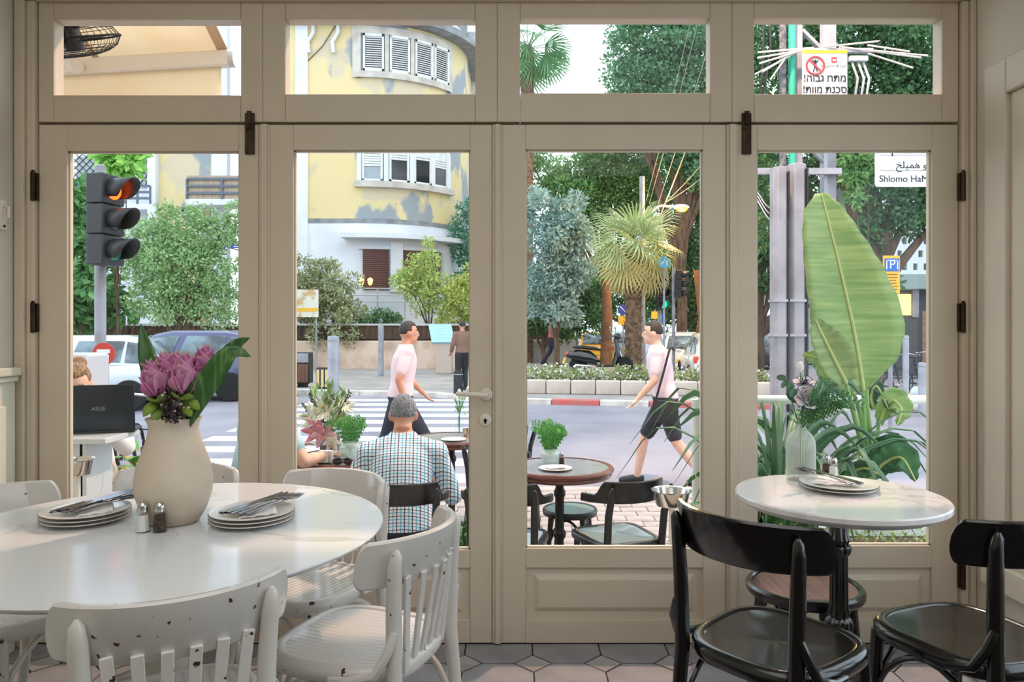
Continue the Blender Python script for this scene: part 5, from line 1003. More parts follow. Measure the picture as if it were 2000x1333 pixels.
# ---------------------------------------------------------------- poles, signals, signs
GALV = M('galvanised_grey', K(176, 176, 184), 0.5, metal=0.3, col2=K(150, 150, 158), scale=3); POLE = M('pole_grey', K(158, 158, 166), 0.6, col2=K(136, 134, 140), scale=4); SIGB = M('signal_black', K(46, 46, 50), 0.5)
def glow(name, c, s): return M(name, c, 0.4, emit=c, es=s)
LR = glow('red_amber_lens', K(255, 76, 14), 5.0); LG = M('green_lens_off', K(30, 140, 104), 0.2, coat=0.4); LO = M('dark_lens_off', K(40, 44, 40), 0.2, coat=0.4); LGO = glow('green_lens_lit', K(20, 250, 170), 3.0); VRED = M('visor_red_inside', K(120, 30, 24), 0.5)
def signal(loc, rz, lab, lens, s=1.0, pole=True, zc=0.0, lit=None):
    t = thing('traffic_light', lab, 'traffic light', loc, rz); h = 0.32*s; D = 0.20*s; b0 = zc
    for k in range(3):
        z = b0+(1-k)*h; hs = MB().bb(-0.16*s, 0.16*s, -D/2, D/2, z-h/2+0.004, z+h/2-0.004).build('lamp_housing', SIGB, t, bevel=0.012*s)
        MB().lathe([(0.105*s, 0.0), (0.1*s, 0.012*s), (0.06*s, 0.026*s), (0.0005, 0.03*s)], 24).build('lens', lens[k], hs, loc=(0, -D/2, z), rot=(PI/2, 0, 0))
        R = []
        for i in range(25):
            a = -0.25*PI+1.5*PI*i/24; ln = 0.27*s*(0.42+0.58*math.sin(PI*i/24)**0.8); R.append([(0.118*s*math.cos(a), -D/2-ln*u, z+0.118*s*math.sin(a)) for u in (0, 0.5, 1)])
        MB().grid(R).build('visor', SIGB, hs, solid=0.006*s)
    return t
tp = (XX(196, 7.95), 7.95)
t = signal((XX(206, 7.8), 7.80, ZZ(431, 7.8)), math.radians(78), 'large traffic light with its red lamp lit on the near grey pole', (LR, LO, LG), 1.0)
for dz_ in (0.44, -0.44): MB().bar((0, 0.0, dz_), (-0.06, 0.17, dz_), 0.05, 0.04).build('bracket', SIGB, t)
t = thing('signal_pole', 'grey steel pole carrying the large traffic light', 'pole', (tp[0], tp[1], G)); MB().lathe([(0.085, 0), (0.085, 1.25), (0.058, 1.3), (0.055, ZZ(325, 7.95)-G), (0.03, ZZ(325, 7.95)-G+0.02)], 20).build('shaft', POLE, t); MB().lathe([(0.12, 0), (0.12, 0.04), (0.09, 0.06)], 20).build('base', GALV, t)
rs = thing('red_round_sign', 'red round sign fixed to the traffic light pole', 'sign', (XX(203, 7.85), 7.84, ZZ(692, 7.85))); MB().cyl((0, 0.0, 0), (0, 0.012, 0), 0.12, n=28).build('disc', M('sign_red', K(200, 62, 48), 0.5), rs); MB().bb(-0.07, 0.07, -0.004, 0, 0.01, 0.05).bb(-0.07, 0.06, -0.004, 0, -0.05, -0.012).build('white_marks', WLT, rs, smooth=False)
t = signal((XX(1293, 21), 21, ZZ(573, 21)), 0.25, 'far traffic light with a green lamp lit right of the palm', (LO, LO, LGO), 1.0); MB().cyl((0, 0.16, -3.2), (0, 0.16, 0.6), 0.06).build('pole', POLE, t)
t = signal((XX(1129, 27), 27, ZZ(616, 27)), 0.1, 'far traffic light with a green lamp lit left of the palm trunk', (LO, LO, LGO), 0.8); MB().cyl((0, 0.16, -2.0), (0, 0.16, 0.5), 0.05).build('pole', POLE, t)
t = signal((XX(1326, 22.5), 22.5, ZZ(556, 22.5)), 1.25, 'dark unlit traffic light facing right beside the far green one', (LO, LO, LO), 0.9); MB().cyl((0, 0.16, -3.4), (0, 0.16, 0.5), 0.05).build('pole', POLE, t)
def roundsign(px, py, d, r, face_, lab, marks, pole=True, extra=None):
    z = ZZ(py, d); t = thing('road_sign', lab, 'sign', (XX(px, d), d, G)); h = z-G; MB().cyl((0, -0.04, h), (0, -0.02, h), r, n=28).build('disc', face_, t); m = MB()
    for a, b in marks: m.bar((a[0]*r, -0.046, h+a[1]*r), (b[0]*r, -0.046, h+b[1]*r), r*0.16, 0.008, up=(0, 1, 0))
    m.build('symbol', WLT, t, smooth=False); MB().cyl((0, 0, 0), (0, 0, h+r), 0.03).build('post', POLE, t)
    if extra: MB().box((0, -0.03, h-r-0.22), (0.42, 0.02, 0.36)).build('yellow_plate', extra, t)
    return t
YS = M('sign_yellow', K(240, 184, 50), 0.5); CYB = M('sign_cyan_blue', K(90, 176, 214), 0.4)
roundsign(1297, 513, 20, 0.16, CYB, 'small pale blue round sign among the palm fronds', [((-0.5, -0.3), (0.2, 0.5)), ((0.4, -0.5), (0.4, 0.4))]); roundsign(1217, 605, 30, 0.22, BLU, 'blue round sign with yellow plate behind the palm trunk', [((-0.6, 0.6), (0.6, -0.6))], True, YS)
t = thing('yellow_sign', 'yellow square sign below the far green traffic light', 'sign', (XX(1279, 24), 24, G)); MB().box((0, -0.03, ZZ(616, 24)-G), (0.24, 0.02, 0.24)).build('plate', YS, t); MB().cyl((0, 0, 0), (0, 0, ZZ(605, 24)-G), 0.025).build('post', POLE, t); MB().box((0.2, -0.03, ZZ(622, 24)-G), (0.14, 0.02, 0.3)).build('blue_plate', BLU, t)
# street lamp with orange glow
ld_ = 23.0; t = thing('street_lamp', 'lit orange street lamp on a curved arm above the palm', 'street lamp', (XX(1254, ld_), ld_, G)); zt_ = ZZ(345, ld_)-G; xe = XX(1330, ld_)-XX(1254, ld_); ze = ZZ(408, ld_)-G
MB().tube([(0, 0, 0), (0, 0, zt_)], [0.11, 0.085], 12).build('post', POLE, t); MB().tube(smoothpath([(0.05, 0, ZZ(440, ld_)-G), (0.45, 0, ze+0.05), (0.8, 0, ze+0.08), (xe-0.15, 0, ze+0.08)], 12), 0.035, 8).build('arm', POLE, t)
MB().ball((xe, 0, ze+0.06), (0.26, 0.12, 0.09)).build('lamp_head', GALV, t); MB().ball((xe+0.02, -0.03, ze-0.01), (0.17, 0.11, 0.10)).build('bulb', glow('sodium_bulb', K(255, 150, 20), 4.0), t)
l = bpy.data.lights.new('sodium_light', 'POINT'); l.energy = 900; l.color = (1, 0.55, 0.15); l.shadow_soft_size = 0.2; o = bpy.data.objects.new('sodium_light', l); COL.objects.link(o); o.parent = t; o.location = (xe, -0.3, ze-0.2)
# utility poles on the right with pipes, rods and the high voltage sign
ud = 7.1
def upole(px0, px1, py, d, lab, mat=POLE, depth=None):
    w_ = XX(px1, d)-XX(px0, d); t = thing('utility_pole_cover', lab, 'pole', (XX((px0+px1)/2, d), d, G)); h = ZZ(py, d)-G; c = w_*0.22; hw = w_/2
    MB().prism([(-hw+c, -hw), (hw-c, -hw), (hw, -hw+c), (hw, hw), (-hw, hw), (-hw, -hw+c)], 0, h).build('casing', mat, t, bevel=0.004); m = MB()
    for z in (ZZ(588, d)-G, ZZ(655, d)-G, 0.5): m.bb(-hw-0.012, hw+0.012, -hw-0.012, hw+0.012, z-0.012, z+0.012)
    m.build('strap', GALV, t, smooth=False); MB().bb(hw-0.012, hw+0.004, -hw-0.012, -hw+0.03, 0, h-0.05).build('conduit', BKT, t); return t
upole(1508, 1536, 328, ud, 'left of two tall grey pole casings beside the banana leaf'); upole(1539, 1571, 322, ud+0.05, 'right of two tall grey pole casings beside the banana leaf')
t = thing('power_pole', 'steel electricity pole with crossbars and anti-climb rods', 'pole', (XX(1560, 7.3), 7.3, G)); GRNP = M('green_pipe', K(54, 178, 150), 0.5); DKP = M('dark_cable_pipe', K(70, 72, 84), 0.6, col2=K(130, 128, 132), scale=20)
X7 = lambda px: XX(px, 7.3)-XX(1560, 7.3); Z7 = lambda py: ZZ(py, 7.3)-G
MB().cyl((X7(1547), 0, Z7(340)), (X7(1547), 0, Z7(-120)), 0.036, n=12).build('green_pipe', GRNP, t); MB().cyl((X7(1529), 0, Z7(340)), (X7(1529), 0, Z7(-120)), 0.034, n=12).build('dark_pipe', DKP, t)
MB().bb(X7(1555), X7(1569), 0.02, 0.12, 0, Z7(-120)).build('flat_bar', POLE, t, smooth=False)
MB().bb(X7(1618), X7(1635), 0.02, 0.12, 0, Z7(-120)).build('upright', POLE, t, smooth=False); MB().bb(X7(1611), X7(1618), 0.02, 0.12, 0, Z7(-120)).build('upright_flange', GALV, t, smooth=False)
MB().bar((X7(1570), 0.05, Z7(55)), (X7(1610), 0.05, Z7(95)), 0.05, 0.03).build('strut', POLE, t); MB().bar((X7(1590), 0.05, Z7(290)), (X7(1618), 0.05, Z7(320)), 0.05, 0.03).build('strut', POLE, t)
MB().bb(X7(1473), X7(1640), -0.05, 0.0, Z7(342), Z7(330)).build('crossbar', GALV, t, smooth=False); MB().bb(X7(1565), X7(1700), -0.06, -0.01, Z7(106), Z7(98)).build('crossbar', GALV, t, smooth=False); MB().bb(X7(1655), X7(1690), -0.06, -0.02, Z7(122), Z7(113)).build('bracket_plate', WLT, t, smooth=False)
random.seed(9)
for px0, py0, px1, py1 in ((1585, 97, 1475, 108), (1580, 99, 1473, 120), (1570, 100, 1474, 134), (1560, 102, 1475, 145), (1545, 108, 1478, 152), (1530, 118, 1500, 160), (1635, 95, 1800, 112), (1640, 97, 1795, 120), (1690, 92, 1770, 105), (1690, 108, 1778, 136), (1600, 96, 1700, 93)): MB().cyl((X7(px0), -0.05, Z7(py0)), (X7(px1), -0.05+random.uniform(-0.12, 0.08), Z7(py1)), 0.009, n=8).build('anti_climb_rod', M('rod_white', K(216, 208, 204), 0.6), t)
for a in (1660, 1672, 1682): MB().tube([(X7(a), -0.02, Z7(118)), (X7(a+6), -0.1, Z7(160)), (X7(a+2), -0.05, Z7(215))], 0.012, 6).build('hanging_conduit', GALV, t)
for a, e in ((1498, 1488), (1512, 1492)): MB().tube([(X7(a), 0.1, Z7(-60)), (X7(a-4), 0.05, Z7(90)), (X7(e), 0.05, Z7(200))], 0.010, 6).build('hanging_cable', BKT, t)
for k in range(5): MB().tube(smoothpath([(X7(1473-k*2), -0.1, Z7(380)), (X7(1490), -0.1, Z7(405+k*5)), (X7(1512), -0.03, Z7(412+k*6))], 8), 0.006, 5).build('loose_wire', BKT if k % 2 else WLT, t)
hv = thing('high_voltage_sign', 'white high voltage warning sign on the electricity pole', 'sign', (XX(1611, 7.15), 7.15, ZZ(168, 7.15))); hw = (XX(1655, 7.15)-XX(1567, 7.15))/2; up_ = ZZ(98, 7.15)-ZZ(168, 7.15)
MB().bb(-hw, hw, 0, 0.01, -0.42, up_).build('panel', M('sign_panel', K(204, 204, 206), 0.45, col2=K(190, 190, 192), scale=8), hv, smooth=False); MB().bb(-hw, hw, -0.003, 0, up_-0.03, up_).build('yellow_band', YS, hv, smooth=False)
RDS = M('sign_red2', K(206, 62, 66), 0.5); rx, rz_ = -hw+0.125, up_-0.15
MB().tube([(rx+0.085*math.cos(a), -0.004, rz_+0.085*math.sin(a)) for a in [2*PI*i/36 for i in range(36)]], 0.010, 6, closed=True, flat=0.4).bar((rx-0.06, -0.004, rz_+0.06), (rx+0.06, -0.004, rz_-0.06), 0.016, 0.004, up=(0, 1, 0)).build('prohibition_ring', RDS, hv)
MB().ball((rx, -0.003, rz_+0.045), (0.012, 0.003, 0.012)).bar((rx, -0.003, rz_+0.035), (rx, -0.003, rz_-0.01), 0.02, 0.003, up=(0, 1, 0)).bar((rx-0.004, -0.003, rz_-0.01), (rx-0.02, -0.003, rz_-0.06), 0.009, 0.003, up=(0, 1, 0)).bar((rx+0.004, -0.003, rz_-0.01), (rx+0.02, -0.003, rz_-0.06), 0.009, 0.003, up=(0, 1, 0)).bar((rx-0.03, -0.003, rz_+0.055), (rx-0.005, -0.003, rz_+0.025), 0.008, 0.003, up=(0, 1, 0)).bar((rx+0.03, -0.003, rz_+0.055), (rx+0.005, -0.003, rz_+0.025), 0.008, 0.003, up=(0, 1, 0)).build('climbing_figure', BKT, hv)
MB().box((0.09, -0.002, up_-0.095), (0.052, 0.004, 0.052)).build('red_logo', RDS, hv, smooth=False); MB().prism([(0.068, up_-0.085), (0.08, up_-0.1), (0.09, up_-0.088), (0.10, up_-0.1), (0.112, up_-0.085), (0.10, up_-0.112), (0.09, up_-0.1), (0.08, up_-0.112)], -0.006, -0.004, 'y').build('logo_mark', WLT, hv, smooth=False)
text('חברת החשמל'[::-1], 0.042, GRB, hv, (0.085, -0.003, up_-0.155)); text('מתח גבוה!'[::-1], 0.098, BKT, hv, (0.0, -0.003, up_-0.275), sx=0.98, bold=0.0009); text('סכנת מוות!'[::-1], 0.098, BKT, hv, (0.0, -0.003, up_-0.385), sx=0.94, bold=0.0009)
sd_ = 5.6; st = thing('street_name_sign', 'white street name sign in three scripts at the top right', 'sign', (XX(1710, sd_), sd_, ZZ(365, sd_))); u = sd_/F
R = [(0.02, 0), (0.75, 0), (0.75, 0.56), (0.0, 0.56), (0.0, 0.02), (0.006, 0.006)]
MB().prism(R, 0, 0.012, 'y').build('panel', M('street_sign_white', K(238, 240, 242), 0.4), st, smooth=False); MB().bb(8*u, 0.74, -0.002, 0, 31*u, 31.7*u).bb(8*u, 0.74, -0.002, 0, 61*u, 61.7*u).build('rule_line', GRB, st, smooth=False)
text('Shlomo HaMelekh', 18.6*u, BKT, st, (7*u, -0.002, 15*u), align='LEFT', sx=0.985); text('\uFEA6\uFEE0\uFEF4\uFEE4\uFEEB \uFEEE\uFEE3\uFEEE\uFEE0\uFEB7', 19*u, BKT, st, (40*u, -0.002, 42*u), align='LEFT'); text('שלמה המלך'[::-1], 25*u, BKT, st, (22*u, -0.002, 73*u), align='LEFT')
MB().cyl((0.56, 0.04, -(ZZ(365, sd_)-G)), (0.56, 0.04, 1.1), 0.03).build('post', POLE, st)
pk = thing('parking_sign', 'yellow and blue parking sign right of the banana leaf', 'sign', (XX(1739, 9), 9.0, G)); h = ZZ(500, 9)-G; wq = 0.10
MB().bb(-wq, wq, -0.03, -0.015, h-0.46, h).build('yellow_panel', YS, pk, smooth=False); MB().bb(-wq*0.86, wq*0.86, -0.036, -0.03, h-0.19, h-0.035).build('blue_panel', M('parking_blue', K(40, 104, 190), 0.5), pk, smooth=False); text('P', 0.15, WLT, pk, (0.005, -0.037, h-0.112)); MB().bb(-0.07, 0.075, -0.039, -0.036, h-0.062, h-0.052).bb(-0.07, -0.058, -0.039, -0.036, h-0.165, h-0.052).bb(0.063, 0.075, -0.039, -0.036, h-0.165, h-0.052).build('white_frame', WLT, pk, smooth=False)
m = MB()
for k in range(6): m.box((random.uniform(-0.01, 0.01), -0.032, h-0.23-0.036*k), (random.uniform(0.10, 0.16), 0.003, 0.009))
m.build('text_lines', M('sign_text_brown', K(120, 80, 30), 0.6), pk, smooth=False); MB().cyl((0, 0, 0), (0, 0, h), 0.025).build('post', POLE, pk)
# bollards, bins, info panel, notice board, cabinet
def bollard(px, py, d, r, lab, mat=GALV):
    t = thing('bollard', lab, 'bollard', (XX(px, d), d, ZRD if d < 16 else G)); h = ZZ(py, d)-t.location.z; MB().lathe([(r, 0), (r, h-0.03), (r*0.93, h-0.008), (0.0005, h)], 24).build('shaft', mat, t); MB().lathe([(r*1.02, h-0.09), (r*1.03, h-0.085), (r*1.03, h-0.07), (r*1.02, h-0.065)], 24, cap=False).build('ring', POLE, t)
bollard(651, 656, 11.2, 0.086, 'thick grey steel bollard left of the seated man'); bollard(895, 725, 17.5, 0.11, 'short dark bollard beside the standing dark figure', BKT); bollard(1801, 708, 14, 0.07, 'grey bollard at the right edge of the rightmost door'); bollard(1769, 655, 15.5, 0.06, 'thin grey post beside the parked bicycles'); bollard(744, 634, 24, 0.09, 'slim pale post in front of the garden fence', POLE)
t = thing('litter_bin', 'wooden slatted litter bin at the far kerb', 'bin', (XX(588, 19.5), 19.6, G+0.03)); MB().bb(-0.2, 0.24, -0.2, 0.2, 0.1, 0.92).build('casing', BKT, t, bevel=0.02)
for k in range(5): MB().bb(-0.215+k*0.086, -0.135+k*0.086, -0.23, -0.2, 0.14, 0.62).build('wood_slat', M('bin_wood', K(122, 84, 68), 0.7), t)
MB().bb(-0.22, 0.22, -0.22, -0.2, 0.66, 0.9).build('top_plate', GALV, t); MB().bb(-0.1, 0.14, -0.1, 0.1, 0, 0.1).build('foot', BKT, t)
t = thing('hazard_bollard', 'black and yellow striped barrier behind the grey bollard', 'barrier', (XX(631, 19), 19.0, G+0.03)); MB().bb(-0.16, 0.16, -0.1, 0.1, 0, 0.55).build('body', BKT, t, bevel=0.03)
for k in range(3): MB().bb(-0.14+k*0.11, -0.07+k*0.11, -0.108, -0.1, 0.05, 0.5).build('yellow_stripe', M('stripe_cream', K(226, 202, 140), 0.6), t, smooth=False)
t = thing('info_panel', 'pale blue information totem with a sloping face', 'info panel', (XX(868, 25), 25.0, G+0.03)); zt_ = ZZ(634, 25)-G-0.03; PBL = M('totem_blue', K(160, 200, 214), 0.4)
MB().add([(-0.42, -0.1, zt_-0.6), (0.36, -0.1, zt_-0.6), (0.2, 0.35, zt_), (-0.58, 0.35, zt_), (-0.42, 0.0, zt_-0.66), (0.36, 0.0, zt_-0.66), (0.2, 0.45, zt_-0.05), (-0.58, 0.45, zt_-0.05)], [(0, 1, 2, 3), (7, 6, 5, 4), (0, 4, 5, 1), (1, 5, 6, 2), (2, 6, 7, 3), (3, 7, 4, 0)]).build('sloped_face', PBL, t, smooth=False); MB().bb(-0.3, 0.26, 0.0, 0.3, 0, zt_-0.5).build('pedestal', M('totem_stone', K(196, 176, 162), 0.8), t, bevel=0.03); m = MB()
for k in range(4): m.box((-0.06-0.03*k, 0.02+0.075*k-0.008, zt_-0.44+0.1*k), (0.4-0.05*k, 0.004, 0.022), (0.6, 0, 0))
m.build('text_lines', WLT, t, smooth=False)
t = thing('notice_board', 'cream and yellow notice board on the garden fence', 'notice board', (XX(598, 26.5), 26.5, G)); MB().bb(-0.5, 0.44, -0.02, 0.02, ZZ(620, 26.5)-G, ZZ(566, 26.5)-G).build('board', M('board_cream', K(226, 222, 206), 0.6, col2=K(206, 170, 120), scale=3, lo=0.5, hi=0.6), t, smooth=False); MB().bb(-0.5, 0.43, -0.03, -0.02, ZZ(609, 26.5)-G, ZZ(602, 26.5)-G).build('yellow_band', YS, t, smooth=False); MB().cyl((-0.4, 0.05, 0), (-0.4, 0.05, ZZ(566, 26.5)-G), 0.03).cyl((0.35, 0.05, 0), (0.35, 0.05, ZZ(566, 26.5)-G), 0.03).build('post', POLE, t)
t = thing('street_cabinet', 'white street cabinet with dark vent behind the laptop', 'cabinet', (XX(150, 6.6), 6.6, G)); h = ZZ(690, 6.6)-G; MB().bb(-0.5, 0.19, -0.18, 0.2, 0, h).build('body', M('cabinet_white', K(196, 198, 202), 0.4), t, bevel=0.03); v = MB().bb(0.03, 0.15, -0.19, -0.18, h-0.28, h-0.15).build('vent', BKT, t, smooth=False)
for k in range(4): MB().box((0.09, -0.193, h-0.26+k*0.03), (0.11, 0.01, 0.008)).build('vent_slat', SIGB, v, smooth=False)
# ---------------------------------------------------------------- vehicles
TYR = M('tyre', K(26, 26, 28), 0.85); CGL = M('car_glass', K(120, 140, 150), 0.08, coat=0.6, col2=K(50, 58, 64), scale=2.5); RIMM = M('wheel_rim', K(150, 150, 156), 0.35, metal=0.7); TAIL = M('tail_lamp', K(226, 76, 56), 0.25, coat=0.4); HEAD = M('head_lamp', K(226, 232, 236), 0.1, coat=0.6); PLT = M('yellow_plate', K(240, 200, 60), 0.5); TRIMB = M('car_trim', K(30, 30, 34), 0.6)
def car(loc, rz, paint, lab, hatch=True, seats=False):
    t = thing('parked_car', lab, 'car', loc, rz, 'cars parked along the street'); xs = [-2.02, -1.96, -1.6, -0.8, 0.4, 1.2, 1.75, 1.98, 2.04]; hw = [0.66, 0.78, 0.84, 0.86, 0.86, 0.84, 0.80, 0.70, 0.55]; zt = [0.80, 0.90, 0.94, 0.95, 0.95, 0.90, 0.80, 0.70, 0.62]; zbm = [0.36, 0.26, 0.22, 0.2, 0.2, 0.22, 0.26, 0.32, 0.38]; R = []
    for x, h, z1, z0 in zip(xs, hw, zt, zbm): c = 0.10; R.append([(x, -h+c, z0), (x, h-c, z0), (x, h, z0+c), (x, h, z1-0.28), (x, h-0.02, z1-0.12), (x, h-0.10, z1), (x, -h+0.10, z1), (x, -h+0.02, z1-0.12), (x, -h, z1-0.28), (x, -h, z0+c)])
    MB().rings(R).build('body', paint, t, ang=45)
    cab = [(-1.96, 0.70, 0.88, -1.55, 0.56), (-1.0, 0.79, 0.93, -1.15, 0.60), (0.2, 0.79, 0.93, 0.0, 0.60), (1.15, 0.72, 0.88, 0.38, 0.57)]; zr = [1.42, 1.50, 1.50, 1.43]; R = []
    for (x, h, z, xr, hr), z2 in zip(cab, zr): R.append([(x, -h, z), (x+(xr-x)*0.5, -(h+hr)/2-0.03, (z+z2)/2), (xr, -hr, z2-0.03), (xr, -hr+0.12, z2+0.02), (xr, hr-0.12, z2+0.02), (xr, hr, z2-0.03), (x+(xr-x)*0.5, (h+hr)/2+0.03, (z+z2)/2), (x, h, z)])
    MB().rings(R).build('cabin', paint, t, ang=40)
    def side(u0, u1, s):
        def P(u, v):
            k = min(int(u*3), 2); f_ = u*3-k; A, B = cab[k], cab[k+1]; x = A[0]+(B[0]-A[0])*f_; h = A[1]+(B[1]-A[1])*f_; z = A[2]+(B[2]-A[2])*f_; xr = A[3]+(B[3]-A[3])*f_; hr = A[4]+(B[4]-A[4])*f_; z2 = zr[k]+(zr[k+1]-zr[k])*f_
            return (x+(xr-x)*v, s*(h+(hr-h)*v+0.03*4*v*(1-v)+0.012), z+(z2-0.03-z)*v)
        return MB().grid([[P(u0+(u1-u0)*i/6, 0.10+0.78*j/4) for j in range(5)] for i in range(7)])
    for s in (-1, 1):
        for u0, u1 in ((0.10, 0.27), (0.30, 0.56), (0.60, 0.86)): side(u0, u1, s).build('side_window', CGL, t)
    MB().add([(1.13, -0.62, 0.92), (1.13, 0.62, 0.92), (0.46, 0.52, 1.40), (0.46, -0.52, 1.40)], [(0, 1, 2, 3)]).build('windscreen', CGL, t, solid=0.03); MB().add([(-1.94, -0.58, 0.96), (-1.94, 0.58, 0.96), (-1.60, 0.5, 1.38), (-1.60, -0.5, 1.38)], [(0, 1, 2, 3)]).build('rear_window', CGL, t, solid=0.05)
    for x in (-1.28, 1.28):
        for s in (-1, 1):
            w_ = MB().lathe([(0.20, -0.1), (0.29, -0.1), (0.315, -0.07), (0.315, 0.07), (0.29, 0.1), (0.20, 0.1)], 28).build('wheel', TYR, t, loc=(x, s*0.78, 0.315), rot=(PI/2, 0, 0)); MB().lathe([(0.0005, -0.095), (0.06, -0.1), (0.205, -0.085), (0.205, 0.085), (0.06, 0.1), (0.0005, 0.095)], 10).build('rim', RIMM, w_)
    for s in (-1, 1):
        MB().box((-1.90, s*0.72, 0.78), (0.18, 0.14, 0.20)).build('tail_lamp', TAIL, t, bevel=0.03); MB().box((1.86, s*0.60, 0.66), (0.24, 0.24, 0.12)).build('head_lamp', HEAD, t, bevel=0.03); MB().box((0.62, s*0.95, 0.96), (0.12, 0.16, 0.11)).build('door_mirror', paint, t, bevel=0.03)
        for x in (-0.35, 0.62): MB().box((x-0.3, s*0.872, 0.76), (0.16, 0.02, 0.03)).build('door_handle', paint, t, bevel=0.006)
    MB().box((-2.04, 0, 0.55), (0.02, 0.5, 0.11)).build('number_plate', PLT, t); MB().box((-2.0, 0, 0.36), (0.14, 1.3, 0.16)).build('rear_bumper', paint, t, bevel=0.04); MB().box((2.02, 0, 0.42), (0.1, 1.2, 0.14)).build('front_bumper', TRIMB, t, bevel=0.04)
    return t
CB = M('car_blue_violet', K(70, 72, 112), 0.25, coat=0.7, metal=0.2); CS = M('car_silver', K(206, 214, 220), 0.25, coat=0.7, metal=0.2); CWH = M('car_white', K(232, 232, 230), 0.25, coat=0.6); CY = M('car_yellow', K(236, 170, 50), 0.3, coat=0.6); CDK = M('car_dark', K(60, 62, 70), 0.25, coat=0.6)
c_ = car((XX(352, 17.4), 17.4, ZRD), PI+0.10, CB, 'violet-blue hatchback parked behind the bouquet'); c_.scale = (1.06, 1.0, 1.06)
car((XX(135, 15.2), 15.2, ZRD), PI+0.28, CS, 'silver hatchback parked at the far left')
car((XX(1335, 27), 27, ZRD), 1.35, CWH, 'white car parked on the side street behind the pink pedestrian'); car((XX(1392, 22.2), 22.2, ZRD), 1.45, CWH, 'white car at the right edge of the third door'); car((XX(1212, 38), 38, ZRD), PI/2, CS, 'distant silver car between scooter mirror and palm trunk'); car((XX(1160, 34), 34, ZRD), 1.5, CY, 'distant yellow taxi left of the tree trunk'); car((XX(1488, 30), 30, ZRD), 0.4, CDK, 'dark car parked left of the grey pole casings')
# scooter
s = thing('motor_scooter', 'black motor scooter parked on the far sidewalk', 'scooter', (XX(1173, 19.9), 19.9, 0.02), 0.12); BP = M('scooter_black', K(20, 20, 24), 0.12, coat=0.8)
for x in (-0.62, 0.66):
    w_ = MB().lathe([(0.12, -0.05), (0.20, -0.055), (0.245, -0.02), (0.245, 0.02), (0.20, 0.055), (0.12, 0.05)], 28).build('wheel', TYR, s, loc=(x, 0, 0.245), rot=(PI/2, 0, 0)); MB().lathe([(0.0005, -0.04), (0.13, -0.045), (0.13, 0.045), (0.0005, 0.04)], 8).build('rim', RIMM, w_)
MB().ell([((-0.95, 0, 0.56), 0.02, 0.04, (0, 1, 0), (0, 0, 1)), ((-0.85, 0, 0.55), 0.10, 0.10, (0, 1, 0), (0, 0, 1)), ((-0.6, 0, 0.52), 0.18, 0.18, (0, 1, 0), (0, 0, 1)), ((-0.3, 0, 0.48), 0.18, 0.19, (0, 1, 0), (0, 0, 1)), ((-0.12, 0, 0.40), 0.13, 0.14, (0, 1, 0), (0, 0, 1))]).build('rear_body', BP, s); MB().box((0.12, 0, 0.26), (0.5, 0.3, 0.07)).build('floorboard', BP, s, bevel=0.02)
MB().ell([((-0.75, 0, 0.76), 0.10, 0.03, (0, 1, 0), (0, 0, 1)), ((-0.5, 0, 0.76), 0.13, 0.055, (0, 1, 0), (0, 0, 1)), ((-0.15, 0, 0.72), 0.12, 0.05, (0, 1, 0), (0, 0, 1)), ((0.0, 0, 0.68), 0.06, 0.03, (0, 1, 0), (0, 0, 1))]).build('seat', M('seat_black', K(40, 40, 44), 0.6), s)
MB().ell([((0.34, 0, 0.28), 0.16, 0.03), ((0.42, 0, 0.45), 0.22, 0.05), ((0.46, 0, 0.65), 0.21, 0.05), ((0.44, 0, 0.85), 0.12, 0.05), ((0.42, 0, 0.98), 0.08, 0.07)][::1] and [((0.34, 0, 0.28), 0.03, 0.16), ((0.42, 0, 0.45), 0.05, 0.22), ((0.46, 0, 0.65), 0.05, 0.21), ((0.44, 0, 0.85), 0.05, 0.12), ((0.42, 0, 0.98), 0.07, 0.08)]).build('leg_shield', BP, s); MB().ell([((0.5, 0, 0.40), 0.05, 0.05), ((0.62, 0, 0.50), 0.16, 0.07), ((0.76, 0, 0.46), 0.10, 0.06)], 14).build('front_fender', BP, s); MB().tube([(0.66, 0, 0.25), (0.5, 0, 0.7), (0.42, 0, 1.0)], 0.03, 10).build('fork', CHR, s)
MB().tube([(0.30, -0.34, 1.04), (0.40, -0.12, 1.06), (0.44, 0, 1.04), (0.40, 0.12, 1.06), (0.30, 0.34, 1.04)], 0.022, 10).ball((0.46, 0, 1.04), (0.10, 0.10, 0.09)).build('handlebar', BP, s)
for sy in (-1, 1): MB().tube([(0.38, sy*0.16, 1.06), (0.34, sy*0.26, 1.22)], 0.008, 6).ball((0.33, sy*0.29, 1.27), (0.02, 0.07, 0.055)).build('mirror', CHR, s)
MB().box((-1.0, 0, 0.40), (0.02, 0.2, 0.17), (0, 0.3, 0)).build('number_plate', PLT, s); MB().box((-0.93, 0, 0.60), (0.06, 0.16, 0.09)).build('tail_lamp', TAIL, s, bevel=0.02); MB().tube([(-0.3, -0.2, 0.25), (-0.75, -0.2, 0.28)], [0.04, 0.055], 12).build('exhaust', CHR, s); MB().tube([(-0.1, -0.1, 0.25), (-0.02, -0.22, 0.0)], 0.015, 6).build('stand', CHR, s)
